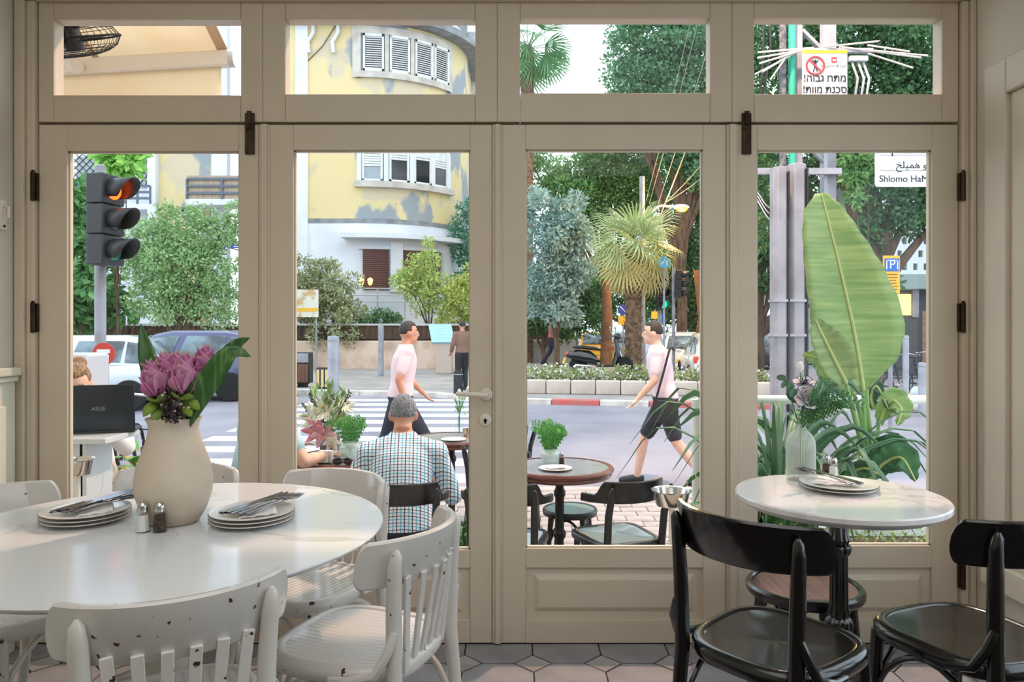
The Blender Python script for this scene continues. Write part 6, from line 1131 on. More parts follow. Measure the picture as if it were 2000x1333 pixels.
# bicycles
def bicycle(loc, rz, lab, bag=True):
    b_ = thing('bicycle', lab, 'bicycle', loc, rz, 'bicycles in the street')
    for x in (-0.52, 0.52):
        w_ = MB().tube([(x+0.32*math.cos(a), 0, 0.335+0.32*math.sin(a)) for a in [2*PI*i/36 for i in range(36)]], 0.016, 8, closed=True).build('wheel', TYR, b_); m = MB()
        for k in range(14): a = 2*PI*k/14; m.cyl((x, 0, 0.335), (x+0.31*math.cos(a), 0, 0.335+0.31*math.sin(a)), 0.0025, n=4)
        m.build('spokes', GALV, w_)
    fr_ = [((-0.52, 0.335), (-0.02, 0.30)), ((-0.52, 0.335), (-0.16, 0.78)), ((-0.02, 0.30), (-0.18, 0.86)), ((-0.02, 0.30), (0.36, 0.74)), ((-0.15, 0.72), (0.34, 0.82)), ((0.38, 0.68), (0.52, 0.335)), ((0.33, 0.95), (0.39, 0.66))]; m = MB()
    for a, c in fr_: m.cyl((a[0], 0, a[1]), (c[0], 0, c[1]), 0.018, n=8)
    m.build('frame', BKT, b_); MB().tube([(0.20, -0.30, 1.0), (0.34, -0.16, 1.03), (0.35, 0, 1.0), (0.34, 0.16, 1.03), (0.20, 0.30, 1.0)], 0.013, 8).build('handlebar', CHR, b_); MB().ball((-0.19, 0, 0.92), (0.13, 0.07, 0.035)).build('saddle', BKT, b_); MB().cyl((-0.02, -0.08, 0.30), (-0.02, 0.08, 0.30), 0.09, n=18).bar((-0.02, 0.09, 0.3), (0.08, 0.09, 0.16), 0.02, 0.02).bar((-0.02, -0.09, 0.3), (-0.12, -0.09, 0.44), 0.02, 0.02).build('crank', GALV, b_)
    if bag: MB().ell([((0.42, 0, 0.74), 0.06, 0.1), ((0.44, 0, 0.85), 0.10, 0.16), ((0.42, 0, 0.98), 0.09, 0.15)]).build('bar_bag', M('bag_dark', K(44, 42, 46), 0.9), b_)
    return b_
bicycle((XX(250, 6.9), 6.75, G), -1.35, 'black bicycle leaning beside the traffic light pole'); bicycle((XX(1796, 17.3), 17.3, G), 0.3, 'bicycle parked by the brown wall at the right', False); bicycle((XX(1770, 16), 16.2, G), 0.2, 'bicycle parked behind the thin grey post', False)
# ---------------------------------------------------------------- buildings across the side street at the right
rb = thing('perforated_building', 'pale building with perforated white screen behind the parking sign', 'building', (0, 24, 0)); X24 = lambda px: XX(px, 24); Z24 = lambda py: ZZ(py, 24)
MB().bb(X24(1640), X24(2100), 0.25, 1.0, G, Z24(250)).build('wall', M('building_dark', K(96, 98, 100), 0.8), rb, smooth=False); m = MB(); bw_, bh = 0.34, 0.42
for j in range(11):
    z = Z24(540)+j*bh; m.bb(X24(1690), X24(2000), 0.0, 0.25, z, z+0.20)
    for i in range(16): x = X24(1690)+(i+(0.5 if j % 2 else 0))*bw_; m.bb(x, x+0.20, 0.0, 0.25, z+0.20, z+bh)
m.build('perforated_screen', M('screen_white', K(214, 220, 222), 0.7), rb, smooth=False)
MB().bb(X24(1690), X24(2000), -0.5, 0.3, Z24(566), Z24(538)).build('canopy', M('canopy_grey_green', K(150, 168, 164), 0.7), rb, smooth=False); MB().bb(X24(1748), X24(1786), 0.2, 0.24, Z24(616), Z24(574)).build('lit_window', glow('lit_shop', K(255, 214, 130), 1.3), rb, smooth=False); MB().bb(X24(1788), X24(1800), 0.15, 0.25, Z24(620), Z24(560)).build('door_frame', GALV, rb, smooth=False)
for k in range(4): MB().bb(X24(1735)+k*0.9, X24(1735)+0.86+k*0.9, -2.2, -2.0, G, Z24(617)+0.1).build('wall_panel', M('brown_wall', K(168, 142, 132), 0.85, col2=K(140, 116, 108), scale=2, stretch=(0.5, 1, 6)), rb, smooth=False)
lb = thing('shop_front', 'distant shop with lit white band left of the pole casings', 'building', (0, 33, 0)); X33 = lambda px: XX(px, 33); Z33 = lambda py: ZZ(py, 33)
MB().bb(X33(1380), X33(1660), 0, 2, G, Z33(380)).build('wall', M('shop_wall', K(176, 180, 178), 0.8), lb, smooth=False); MB().bb(X33(1440), X33(1520), -0.3, 0, Z33(617), Z33(596)).build('lit_sign_band', glow('lit_band', K(236, 248, 240), 1.0), lb, smooth=False)
for k in range(3): MB().bb(X33(1455+k*24), X33(1473+k*24), -0.05, 0, Z33(576), Z33(545)).build('window', DKG, lb, smooth=False)
MB().bb(X33(1479), X33(1492), -0.8, -0.4, G, Z33(630)).build('red_kiosk', M('kiosk_red', K(196, 60, 56), 0.5), lb, bevel=0.05)
rnd = random.Random(4); BG = [K(236, 232, 226), K(226, 206, 160), K(206, 216, 220), K(226, 180, 90)]
for k in range(9):
    px, py = rnd.uniform(1783, 1826), rnd.uniform(715, 735); p = W(px, py, 14.8); tag(MB().ball((0, 0, 0), (rnd.uniform(0.12, 0.2), 0.14, rnd.uniform(0.12, 0.2)), 9, 7, rot=(rnd.random(), rnd.random(), rnd.random())).build('rubbish_bag', M('bag%d' % (k % 4), BG[k % 4], 0.6, bump=0.5, bscale=20), loc=(XX(1786, 14.6)+0.30*(k % 3), 14.5+0.32*(k//3 % 2), G+0.10+(0.22 if k > 5 else 0))), ['white', 'cream', 'pale blue', 'orange'][k % 4]+' tied rubbish bag in the heap beside the right-hand bollard', 'bag', 'rubbish bags at the right')
# overhead cables
for k, (a, b_, r) in enumerate((((1400, 30, 20), (1285, 400, 24), 0.011), ((1350, 30, 20), (1262, 392, 24), 0.009), ((1365, 30, 20), (1268, 398, 24), 0.009), ((1388, 150, 18), (1290, 420, 24), 0.02), ((1420, 250, 16), (1296, 400, 24), 0.009), ((1440, 280, 16), (1288, 404, 24), 0.009))):
    p, q_ = W(a[0]+(a[0]-b_[0])*0.35, a[1]+(a[1]-b_[1])*0.35, a[2]-1), W(*b_); mid = (p+q_)/2-Vector((0, 0, 0.15)); tag(MB().tube(smoothpath([p, mid, q_], 10), r, 5).build('overhead_cable', M('cable_grey', K(150, 150, 150), 0.6)), ['thin overhead cable crossing the palm from the top right', 'thick pale overhead cable crossing to the lamp'][k == 3], 'cable', 'overhead cables' if k != 3 else None)
# warm street lamp over the terrace (above the frame)
wl_ = thing('terrace_street_lamp', 'warm street lamp on the grey pole above the terrace, above the picture', 'street lamp', (XX(1560, 7.2), 7.2, 0)); MB().tube(smoothpath([(0, 0.15, 5.2), (0, 0.1, 6.4), (-0.3, -0.3, 6.95), (-0.75, -0.95, 7.0)], 12), 0.04, 8).build('arm', POLE, wl_); MB().ball((-0.8, -1.05, 6.98), (0.16, 0.28, 0.08)).build('lamp_head', GALV, wl_)
l = bpy.data.lights.new('warm_lamp', 'SPOT'); l.energy = 1700; l.color = (1, 0.62, 0.42); l.spot_size = 2.4; l.spot_blend = 0.6; l.shadow_soft_size = 0.12; o = bpy.data.objects.new('warm_lamp', l); COL.objects.link(o); o.parent = wl_; o.location = (-0.8, -1.05, 6.7); o.rotation_euler = (-0.35, -0.12, 0)
# ================================================================ trees and shrubs
def leaf_cloud(name, blobs, n, size, mat, parent, seed, asp=0.5, shell=0.5, droop=0.0, stuff=True):
    r = np.random.default_rng(seed); B = np.array([list(b[0])+list(b[1]) for b in blobs], float); wgt = (B[:, 3]*B[:, 4]*B[:, 5])**0.75; k = r.choice(len(B), n, p=wgt/wgt.sum())
    d = r.normal(size=(n, 3)); d /= np.linalg.norm(d, axis=1)[:, None]; rad = shell+(1-shell)*r.random(n)**0.6; rad *= 1+0.16*r.normal(size=n)
    c = B[k, :3]+d*B[k, 3:]*rad[:, None]
    ax = d*0.8+r.normal(size=(n, 3))*0.7; ax[:, 2] -= droop; ax /= np.linalg.norm(ax, axis=1)[:, None]
    sd = np.cross(ax, r.normal(size=(n, 3))); sd /= np.linalg.norm(sd, axis=1)[:, None]
    l = size*(0.6+0.8*r.random(n))[:, None]; V = np.stack([c, c+ax*l*0.5+sd*l*asp*0.5, c+ax*l, c+ax*l*0.5-sd*l*asp*0.5], 1).reshape(-1, 3)
    me = bpy.data.meshes.new(name); me.vertices.add(4*n); me.vertices.foreach_set('co', V.astype(np.float32).ravel()); me.loops.add(4*n); me.loops.foreach_set('vertex_index', np.arange(4*n, dtype=np.int32)); me.polygons.add(n); me.polygons.foreach_set('loop_start', np.arange(0, 4*n, 4, dtype=np.int32)); me.update(calc_edges=True); me.materials.append(mat)
    o = put(name, me, parent)
    if stuff: o['kind'] = 'stuff'
    return o
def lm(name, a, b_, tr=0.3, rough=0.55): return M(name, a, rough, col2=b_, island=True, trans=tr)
BARK = M('bark', K(104, 84, 68), 0.9, col2=K(70, 56, 46), scale=6, stretch=(2, 2, 0.4), bump=0.6, bscale=12); BARK2 = M('pale_bark', K(150, 130, 112), 0.9, col2=K(116, 98, 84), scale=5, stretch=(2, 2, 0.3), bump=0.4, bscale=10)
def tree(name, lab, cat, d, base, blobs, n, size, mat, seed, bark=BARK, tr=0.09, asp=0.5, droop=0.0, dd=1.6, grp=None, shell=0.5, trunks=None):
    # base and blobs in photograph pixels at distance d; each blob (px, py, radius px[, depth offset m[, vertical stretch]])
    bx = XX(base, d); t = thing(name, lab, cat, (bx, d, G), group=grp); B = []
    for q in blobs:
        o = q[3] if len(q) > 3 else 0.0; e = d+o; R = q[2]*e/F; vs = q[4] if len(q) > 4 else 1.0; B.append(((XX(q[0], e)-bx, o, ZZ(q[1], e)-G), (R, R*dd*0.6, R*vs)))
    rnd = random.Random(seed); C_ = [(c, tuple(q*0.8 for q in R)) for c, R in B]
    for c, R in B:
        for k in range(9):
            v = Vector((rnd.gauss(0, 1), rnd.gauss(0, 0.7), rnd.gauss(0.1, 1))).normalized(); f_ = rnd.uniform(0.22, 0.55); C_.append(((c[0]+v.x*R[0]*1.0, c[1]+v.y*R[1], c[2]+v.z*R[2]*1.0), (R[0]*f_, R[1]*f_, R[2]*f_*0.8)))
    leaf_cloud('foliage', C_, int(n*1.1), size, mat, t, seed, asp, shell, droop); top = max(B, key=lambda q: q[0][2]); cz = sum(q[0][2] for q in B)/len(B)*0.45; m = MB(); m.tube([(0, 0, -0.05), (0.05, 0, cz*0.5), (0.0, 0, cz)], [tr*1.2, tr, tr*0.8], 10); m.build('trunk', bark, t)
    for c, R in B:
        e = Vector(c); s_ = Vector((0, 0, cz*rnd.uniform(0.6, 1.0))); MB().tube(smoothpath([s_, (s_+e)/2+Vector((rnd.uniform(-0.2, 0.2), 0, rnd.uniform(0, 0.3))), e], 6), [tr*0.6*(1-0.12*i) for i in range(7)], 6).build('branch', bark, t)
    return t
tree('big_leaved_tree', 'dark large-leaved tree left of the traffic light', 'tree', 25, 160, [(140, 400, 40), (175, 450, 45), (140, 500, 45), (165, 560, 50), (135, 610, 45), (200, 600, 45, 0.8)], 5200, 0.34, lm('big_leaf_green', K(78, 134, 78), K(134, 182, 114)), 31, asp=0.45, droop=0.5)
tree('umbrella_tree', 'bright umbrella-leaved branch above the traffic light', 'tree', 24.5, 228, [(215, 305, 24), (240, 315, 24), (228, 340, 18), (250, 300, 18)], 900, 0.36, lm('umbrella_green', K(134, 194, 88), K(182, 226, 122)), 32, asp=0.5, droop=0.8, tr=0.05)
tree('weeping_tree', 'light green weeping tree over the parked hatchback', 'tree', 24, 350, [(300, 470, 45), (345, 450, 50), (395, 470, 50), (440, 440, 30), (455, 415, 20), (310, 530, 55), (370, 530, 55), (420, 530, 38), (350, 590, 48), (300, 590, 40), (415, 590, 45), (280, 505, 30), (455, 600, 30), (325, 415, 18)], 22000, 0.115, lm('weeping_green', K(122, 164, 104), K(184, 208, 150)), 33, droop=0.5, asp=0.5)
tree('olive_shrub', 'grey-green shrub in front of the white ground floor', 'shrub', 28.9, 640, [(590, 530, 40), (625, 555, 42), (660, 580, 40), (600, 590, 40), (640, 620, 40), (690, 610, 30), (585, 620, 35), (670, 645, 30, -0.9), (630, 655, 25, -0.9)], 9000, 0.15, lm('olive_green', K(134, 144, 106), K(188, 190, 144)), 34)
tree('young_tree', 'airy yellow-green young tree in front of the brown shutters', 'tree', 29.5, 838, [(835, 475, 14), (815, 520, 24), (845, 510, 20), (800, 555, 26), (838, 555, 30), (822, 590, 28), (870, 600, 28), (780, 540, 14)], 3800, 0.14, lm('young_green', K(152, 182, 102), K(214, 222, 142)), 35, tr=0.05)
tree('golden_shrub', 'yellow-green shrub at the right edge of the second door', 'shrub', 29.2, 895, [(895, 570, 28), (915, 600, 34), (885, 620, 28), (925, 550, 26)], 4200, 0.14, lm('golden_green', K(162, 182, 94), K(222, 222, 132)), 36, tr=0.05)
tree('dark_pine', 'dark green tree beside the drain pipe of the rounded corner', 'tree', 35, 915, [(905, 445, 22), (920, 480, 30), (905, 505, 20), (930, 420, 30), (915, 540, 24)], 3200, 0.16, lm('pine_green', K(68, 126, 102), K(112, 168, 134)), 37, tr=0.06)
tree('low_bush', 'small dark bush below the terrace railing', 'shrub', 29, 742, [(742, 625, 20), (765, 632, 16), (715, 632, 18)], 1500, 0.14, lm('bush_green', K(84, 122, 84), K(132, 162, 112)), 38, tr=0.04)
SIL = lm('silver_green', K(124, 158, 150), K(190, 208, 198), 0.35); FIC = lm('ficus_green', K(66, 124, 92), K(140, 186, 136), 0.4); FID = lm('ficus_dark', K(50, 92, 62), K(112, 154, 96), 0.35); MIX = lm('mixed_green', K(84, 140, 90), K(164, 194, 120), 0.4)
tree('silver_tree', 'silvery blue-green tree left of the palm', 'tree', 23.5, 1085, [(1060, 410, 38), (1105, 420, 38), (1050, 470, 42), (1100, 475, 46), (1075, 530, 46), (1120, 545, 36), (1050, 570, 40), (1100, 595, 36), (1135, 470, 24)], 13000, 0.17, SIL, 41, asp=0.35)
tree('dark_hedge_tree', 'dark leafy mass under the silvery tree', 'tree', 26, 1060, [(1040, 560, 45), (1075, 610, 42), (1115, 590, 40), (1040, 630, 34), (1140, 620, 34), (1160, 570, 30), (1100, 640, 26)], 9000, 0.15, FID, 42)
tree('street_ficus', 'broad ficus behind the fan palm', 'tree', 33, 1180, [(1090, 370, 42), (1130, 345, 45), (1180, 340, 55), (1230, 360, 60), (1150, 400, 50), (1280, 340, 55), (1060, 340, 36), (1200, 420, 55), (1120, 440, 40), (1165, 300, 40), (1250, 290, 50), (1040, 320, 22)], 28000, 0.17, MIX, 43, tr=0.2)
tree('tall_ficus', 'tall ficus crown at the right of the sky gap', 'tree', 29, 1330, [(1230, 90, 45), (1275, 60, 55), (1330, 80, 60), (1240, 150, 48), (1300, 140, 60), (1370, 130, 60), (1390, 60, 60), (1215, 205, 40), (1290, 220, 60), (1360, 230, 65), (1320, 30, 60), (1420, 200, 60), (1350, 310, 55), (1310, 300, 40), (1395, 300, 55)], 40000, 0.165, FIC, 44, tr=0.2)
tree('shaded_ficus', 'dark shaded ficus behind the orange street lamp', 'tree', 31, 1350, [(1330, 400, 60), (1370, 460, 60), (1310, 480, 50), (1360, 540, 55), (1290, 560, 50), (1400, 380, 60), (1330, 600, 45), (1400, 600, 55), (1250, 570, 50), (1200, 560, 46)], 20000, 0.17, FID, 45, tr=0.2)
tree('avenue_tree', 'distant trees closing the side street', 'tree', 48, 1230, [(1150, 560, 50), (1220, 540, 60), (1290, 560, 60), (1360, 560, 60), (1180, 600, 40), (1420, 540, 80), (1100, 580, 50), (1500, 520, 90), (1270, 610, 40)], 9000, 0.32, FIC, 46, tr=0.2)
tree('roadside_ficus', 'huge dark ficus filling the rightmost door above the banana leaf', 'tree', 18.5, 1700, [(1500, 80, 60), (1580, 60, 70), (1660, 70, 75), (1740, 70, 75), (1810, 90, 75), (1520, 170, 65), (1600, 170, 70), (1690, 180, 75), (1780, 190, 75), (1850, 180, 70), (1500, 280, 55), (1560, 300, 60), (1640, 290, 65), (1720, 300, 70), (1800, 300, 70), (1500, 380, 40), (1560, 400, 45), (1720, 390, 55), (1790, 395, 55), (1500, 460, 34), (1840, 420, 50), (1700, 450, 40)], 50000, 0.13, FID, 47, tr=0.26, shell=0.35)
tree('hanging_ficus_branch', 'lighter drooping ficus branch beside the steel upright', 'tree', 15.5, 1665, [(1665, 310, 18), (1672, 345, 20), (1668, 385, 16), (1690, 320, 14)], 1500, 0.13, MIX, 48, tr=0.05, droop=0.6)
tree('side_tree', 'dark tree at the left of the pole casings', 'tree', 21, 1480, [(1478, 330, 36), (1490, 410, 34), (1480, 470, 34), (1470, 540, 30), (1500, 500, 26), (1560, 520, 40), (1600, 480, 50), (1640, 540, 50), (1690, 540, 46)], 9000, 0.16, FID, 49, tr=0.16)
t = thing('smooth_bark_tree', 'smooth brown tree trunk behind the scooter', 'tree', (XX(1183, 25), 25, G)); MB().tube([(0, 0, 0), (0.02, 0, 1.0), (0.06, 0, 2.0), (0.0, 0, 3.2)], [0.22, 0.19, 0.18, 0.15], 14).build('trunk', M('brown_trunk', K(128, 92, 66), 0.9, col2=K(92, 66, 50), scale=4, bump=0.4, bscale=10), t)
t = thing('gnarled_tree', 'gnarled brown trunk at the right edge of the third door', 'tree', (XX(1368, 23), 23, G)); MB().tube([(0, 0, 0), (-0.05, 0, 1.0), (0.08, 0, 1.9), (-0.02, 0, 3.4)], [0.26, 0.18, 0.15, 0.2], 14).build('trunk', MATS['brown_trunk'], t)
# under the hedge at the left: bare stems
t = thing('leafless_shrub', 'tangle of bare stems under the left-hand trees', 'shrub', (XX(220, 26), 26, G)); rnd = random.Random(50)
for k in range(34):
    x = rnd.uniform(-2.2, 3.6); MB().tube(smoothpath([(x, 0, 0), (x+rnd.uniform(-0.3, 0.3), rnd.uniform(-0.3, 0.3), rnd.uniform(0.7, 1.2)), (x+rnd.uniform(-0.8, 0.8), rnd.uniform(-0.4, 0.4), rnd.uniform(1.5, 2.4))], 6), [0.035, 0.03, 0.028, 0.025, 0.02, 0.016, 0.01], 6).build('stem', BARK2 if k % 2 else BARK, t)
# flowering hedge in the stone planter
t = thing('flowering_hedge', 'low hedge with white flowers in the stone planter', 'hedge', (3.2, 18.1, G+0.25), kind='stuff')
B = [((-2.7+i*0.42, 0.15*math.sin(i*2.1)+(-0.06*i+0.3), 0.12+0.05*math.sin(i*1.3)), (0.34, 0.34, 0.26)) for i in range(15)]
leaf_cloud('hedge_leaves', B, 7000, 0.075, lm('hedge_green', K(110, 134, 80), K(196, 200, 140)), t, 51); leaf_cloud('hedge_flowers', [(b[0], (b[1][0]*1.05, b[1][1]*1.05, b[1][2]*1.1)) for b in B], 1100, 0.06, M('hedge_white', K(240, 238, 230), 0.7), t, 52, asp=0.9, shell=0.9)
# ---------------------------------------------------------------- palms
def fan_leaf_mesh(name, mat, n=20, R=1.0, spread=2.5, dr=0.25, tilt=0.5):
    m = MB(); m.tube([(0, -0.9, 0), (0, 0, 0)], [0.018, 0.012], 6); k0 = len(m.v)
    for i in range(n):
        a = (i/(n-1)-0.5)*spread; c, s_ = math.sin(a), math.cos(a); L_ = R*(0.78+0.22*math.cos(a*0.9)); w = 0.030*R; sd = Vector((s_, -c, 0)); d = Vector((c, s_, 0))
        zf = 0.03 if i % 2 else -0.03; p0 = Vector((0, 0, 0)); p1 = d*L_*0.5+Vector((0, 0, zf*0.8)); p2 = d*L_*0.85+Vector((0, 0, -dr*0.25*R)); p3 = d*L_+Vector((0, 0, -dr*R))
        m.add([p0-sd*0.006, p0+sd*0.006, p1-sd*w, p1+sd*w, p2-sd*w*0.55, p2+sd*w*0.55, p3], [(0, 1, 3, 2), (2, 3, 5, 4), (4, 5, 6)])
    Rx = Matrix.Rotation(-tilt, 3, 'X'); m.v = m.v[:k0]+[tuple(Rx @ Vector(v)) for v in m.v[k0:]]
    return m.mesh(name, mat, False)
PGA = M('palm_leaf_green', K(152, 176, 116), 0.5, col2=K(212, 216, 166), island=True, trans=0.3); PGB = M('palm_leaf_dry', K(196, 186, 118), 0.6, col2=K(214, 190, 130), island=True, trans=0.3); PGC = M('palm_leaf_sky', K(70, 130, 76), 0.5, col2=K(120, 170, 110), island=True, trans=0.35)
def palm(px, py, d, lab, n, R, mats, trunk_r, seed, pet=0.9, drymix=0.3, lowest=-0.85, spread=2.5):
    t = thing('fan_palm', lab, 'palm', (XX(px, d), d, G)); h = ZZ(py, d)-G; rnd = random.Random(seed); ms = [fan_leaf_mesh('fan_leaf', m_, R=R, spread=spread, tilt=tl_) for m_, tl_ in zip(mats, (0.6, 0.7))]; mu = fan_leaf_mesh('fan_leaf', mats[0], R=R, spread=spread, tilt=0.1)
    tm = MB(); tm.lathe([(trunk_r*1.2, 0), (trunk_r, 0.4), (trunk_r*0.95, h*0.6), (trunk_r*1.15, h-0.5), (trunk_r*0.8, h+0.1)], 18); tk = tm.build('trunk', M('palm_trunk', K(132, 104, 80), 0.95, col2=K(84, 62, 48), scale=9, bump=0.9, bscale=14), t)
    sc = MB()
    for k in range(130):
        a = k*2.4; z = 0.15+(h-0.3)*k/130; r = trunk_r*1.02; c, s_ = math.cos(a), math.sin(a); sc.add([(r*c-0.05*s_, r*s_+0.05*c, z), (r*c+0.05*s_, r*s_-0.05*c, z), ((r+0.07)*c, (r+0.07)*s_, z+0.10)], [(0, 1, 2)])
    sc.build('leaf_bases', MATS['palm_trunk'], tk, smooth=False)
    for k in range(n):
        u = (k+0.5)/n; el = math.asin(max(-1, min(1, lowest+(0.98-lowest)*(1-u)))); az = k*2.39996+rnd.uniform(-0.2, 0.2); dirv = Vector((math.cos(el)*math.cos(az), math.cos(el)*math.sin(az), math.sin(el)))
        up = Vector((0, 0, 1)) if abs(dirv.z) < 0.9 else Vector((math.cos(az+PI), math.sin(az+PI), 0)); x = dirv.cross(up).normalized(); z = x.cross(dirv).normalized(); z = (z+x*rnd.uniform(-0.9, 0.9)).normalized(); x = dirv.cross(z).normalized()
        Mx = Matrix((x, dirv, z)).transposed(); o = put('fan_leaf', (mu if u < 0.3 else ms[1 if (u > 1-drymix and len(ms) > 1) else 0]), t, Vector((0, 0, h))+dirv*pet*R*0.95*rnd.uniform(0.85, 1.1)); o.rotation_euler = Mx.to_euler(); sc_ = rnd.uniform(0.8, 1.08); o.scale = (sc_, sc_, sc_)
    return t
palm(1237, 487, 20.5, 'bushy fan palm on the far corner', 36, 1.02, [PGA, PGB], 0.24, 61, 0.66, 0.35)
palm(1030, 95, 27, 'tall palm crown against the white sky', 24, 1.15, [PGC], 0.22, 62, 0.8, 0.0, -0.8)
# ================================================================ people
SKIN = M('skin', K(206, 152, 124), 0.55, col2=K(196, 136, 110), scale=12); SKIN2 = M('skin_fair', K(226, 184, 160), 0.55, col2=K(214, 168, 144), scale=12); LIP = M('lips', K(176, 100, 92), 0.5); EYEW = M('eye_white', K(236, 232, 226), 0.2); EYED = M('eye_dark', K(50, 36, 28), 0.2)
def limb(m, pts, rs):
    m.tube([Vector(p) for p in pts], rs, 12)
    for p, r in zip(pts, rs): m.ball(p, r, 10, 7)
def hand(m, w, d, pn, s=1.0):           # wrist point, finger direction, palm normal
    w = Vector(w); d = Vector(d).normalized(); pn = Vector(pn).normalized(); x = d.cross(pn).normalized(); pn = x.cross(d)
    m.tube([w, w+d*0.035*s, w+d*0.085*s], [0.026*s, 0.036*s, 0.038*s], 12, flat=0.5, up=pn)
    for k, (o, l) in enumerate(((-0.027, 0.068), (-0.009, 0.078), (0.009, 0.074), (0.026, 0.058))):
        b = w+d*0.08*s+x*o*s; m.tube([b-d*0.02, b+d*l*0.45*s+pn*0.006*s, b+d*l*0.8*s+pn*0.022*s, b+d*l*0.95*s+pn*0.036*s], [0.0105*s, 0.0098*s, 0.009*s, 0.0075*s], 8)
    b = w+d*0.025*s-x*0.025*s; m.tube([b, b-x*0.03*s+d*0.03*s+pn*0.01*s, b-x*0.038*s+d*0.06*s+pn*0.02*s], [0.013*s, 0.0115*s, 0.009*s], 8)
def lerp(a, b, u): return Vector(a)*(1-u)+Vector(b)*u
def person(lab, loc, rz, J, top, bottom, hairm, skin=SKIN, sleeves=1.0, legs=1.0, hair='short', shoe=None, vox=0.013, hrot=(0, 0, 0), s=1.0, group=None, wide=1.0, belt=None):
    t = thing('person', lab, 'person', loc, rz, group); t.scale = (s, s, s); Rh = Euler(hrot).to_matrix(); H = Vector(J['head'])
    def torso(m, g, z0=0, top_=True):
        P, Wt, C, S, N = [Vector(J[k]) for k in ('pelvis', 'waist', 'chest', 'sh', 'neck')]; m.ell([(P-Vector((0, 0, 0.10)), 0.10*wide+g, 0.09+g), (P, 0.165*wide+g, 0.12+g), (lerp(P, Wt, 0.5), 0.16*wide+g, 0.115+g), (Wt, 0.148*wide+g, 0.105+g), (lerp(Wt, C, 0.5), 0.155*wide+g, 0.115+g), (C, 0.168*wide+g, 0.12+g), (lerp(C, S, 0.6), 0.172*wide+g, 0.11+g), (S, 0.15*wide+g, 0.085+g), (lerp(S, N, 0.55), 0.085+g, 0.07+g), (N, 0.062+g*0.8, 0.062+g*0.8)], 22)
    b = MB(); torso(b, 0)
    b.tube([J['neck'], lerp(J['neck'], H, 0.5)+Rh @ Vector((0, -0.005, 0)), H+Rh @ Vector((0, -0.015, -0.04))], [0.06, 0.055, 0.055], 14)
    b.ball(H+Rh @ Vector((0, -0.008, 0.02)), (0.077, 0.097, 0.105), 20, 14); b.ball(H+Rh @ Vector((0, 0.03, -0.06)), (0.056, 0.062, 0.058), 14, 10); b.ball(H+Rh @ Vector((0, 0.072, -0.095)), (0.026, 0.02, 0.02)); b.tube([H+Rh @ Vector((0, 0.088, 0.02)), H+Rh @ Vector((0, 0.108, -0.025)), H+Rh @ Vector((0, 0.09, -0.036))], [0.010, 0.016, 0.013], 8)
    for sx in (-1, 1): b.ball(H+Rh @ Vector((sx*0.082, -0.012, -0.008)), (0.011, 0.022, 0.034))
    for q in 'LR':
        sh, el, wr = Vector(J['sh'+q]), Vector(J['el'+q]), Vector(J['wr'+q]); limb(b, [lerp(J['sh'], sh, 0.45), sh, lerp(sh, el, 0.4), el], [0.06, 0.058, 0.05, 0.041]); limb(b, [el, lerp(el, wr, 0.35), wr], [0.041, 0.041, 0.027]); hand(b, wr, (wr-el) if 'hd'+q not in J else J['hd'+q], J.get('pn', (0, 0.3, -1)))
        hp, kn, an = Vector(J['hip'+q]), Vector(J['kn'+q]), Vector(J['an'+q]); limb(b, [hp, lerp(hp, kn, 0.4), kn], [0.092, 0.082, 0.057]); limb(b, [kn, lerp(kn, an, 0.35), an], [0.055, 0.056, 0.036]); ft = Vector(J.get('ft', (0, 1, 0))); b.tube([an-ft*0.05+Vector((0, 0, -0.03)), an+ft*0.06+Vector((0, 0, -0.045)), an+ft*0.15+Vector((0, 0, -0.06))], [0.036, 0.038, 0.028], 12)
    b.build('body', skin, t, remesh=vox)
    c = MB(); torso(c, 0.016)
    c.v = [v if (Vector(v)-Vector(J['pelvis'])).z > -0.2 else v for v in c.v]
    for q in 'LR':
        sh, el, wr = Vector(J['sh'+q]), Vector(J['el'+q]), Vector(J['wr'+q]); limb(c, [lerp(J['sh'], sh, 0.3), sh, lerp(sh, el, 0.4), lerp(sh, el, min(1, sleeves*2))], [0.075, 0.076, 0.068, 0.06])
        if sleeves > 0.5: limb(c, [el, lerp(el, wr, (sleeves-0.5)*2)], [0.06, 0.048])
    c.build('shirt', top, t, remesh=vox)
    P = Vector(J['pelvis']); c = MB(); c.ell([(P-Vector((0, 0, 0.13)), 0.11*wide, 0.10), (P-Vector((0, 0, 0.02)), 0.178*wide, 0.138), (lerp(P, J['waist'], 0.45), 0.170*wide, 0.124)], 22)
    for q in 'LR':
        hp, kn, an = Vector(J['hip'+q]), Vector(J['kn'+q]), Vector(J['an'+q]); limb(c, [hp, lerp(hp, kn, 0.4), lerp(hp, kn, min(1, legs*2))], [0.108, 0.098, 0.082])
        if legs > 0.5: limb(c, [kn, lerp(kn, an, (legs-0.5)*2)], [0.078, 0.060])
    c.build('trousers' if legs > 0.5 else 'shorts', bottom, t, remesh=vox)
    sm_ = shoe or BKT; ft = Vector(J.get('ft', (0, 1, 0)))
    for q in 'LR': an = Vector(J['an'+q]); MB().tube([an-ft*0.075+Vector((0, 0, -0.035)), an+ft*0.05+Vector((0, 0, -0.035)), an+ft*0.14+Vector((0, 0, -0.05)), an+ft*0.19+Vector((0, 0, -0.055))], [0.042, 0.047, 0.042, 0.026], 14).build('shoe', sm_, t)
    hm = MB(); k = 1.09; R = []
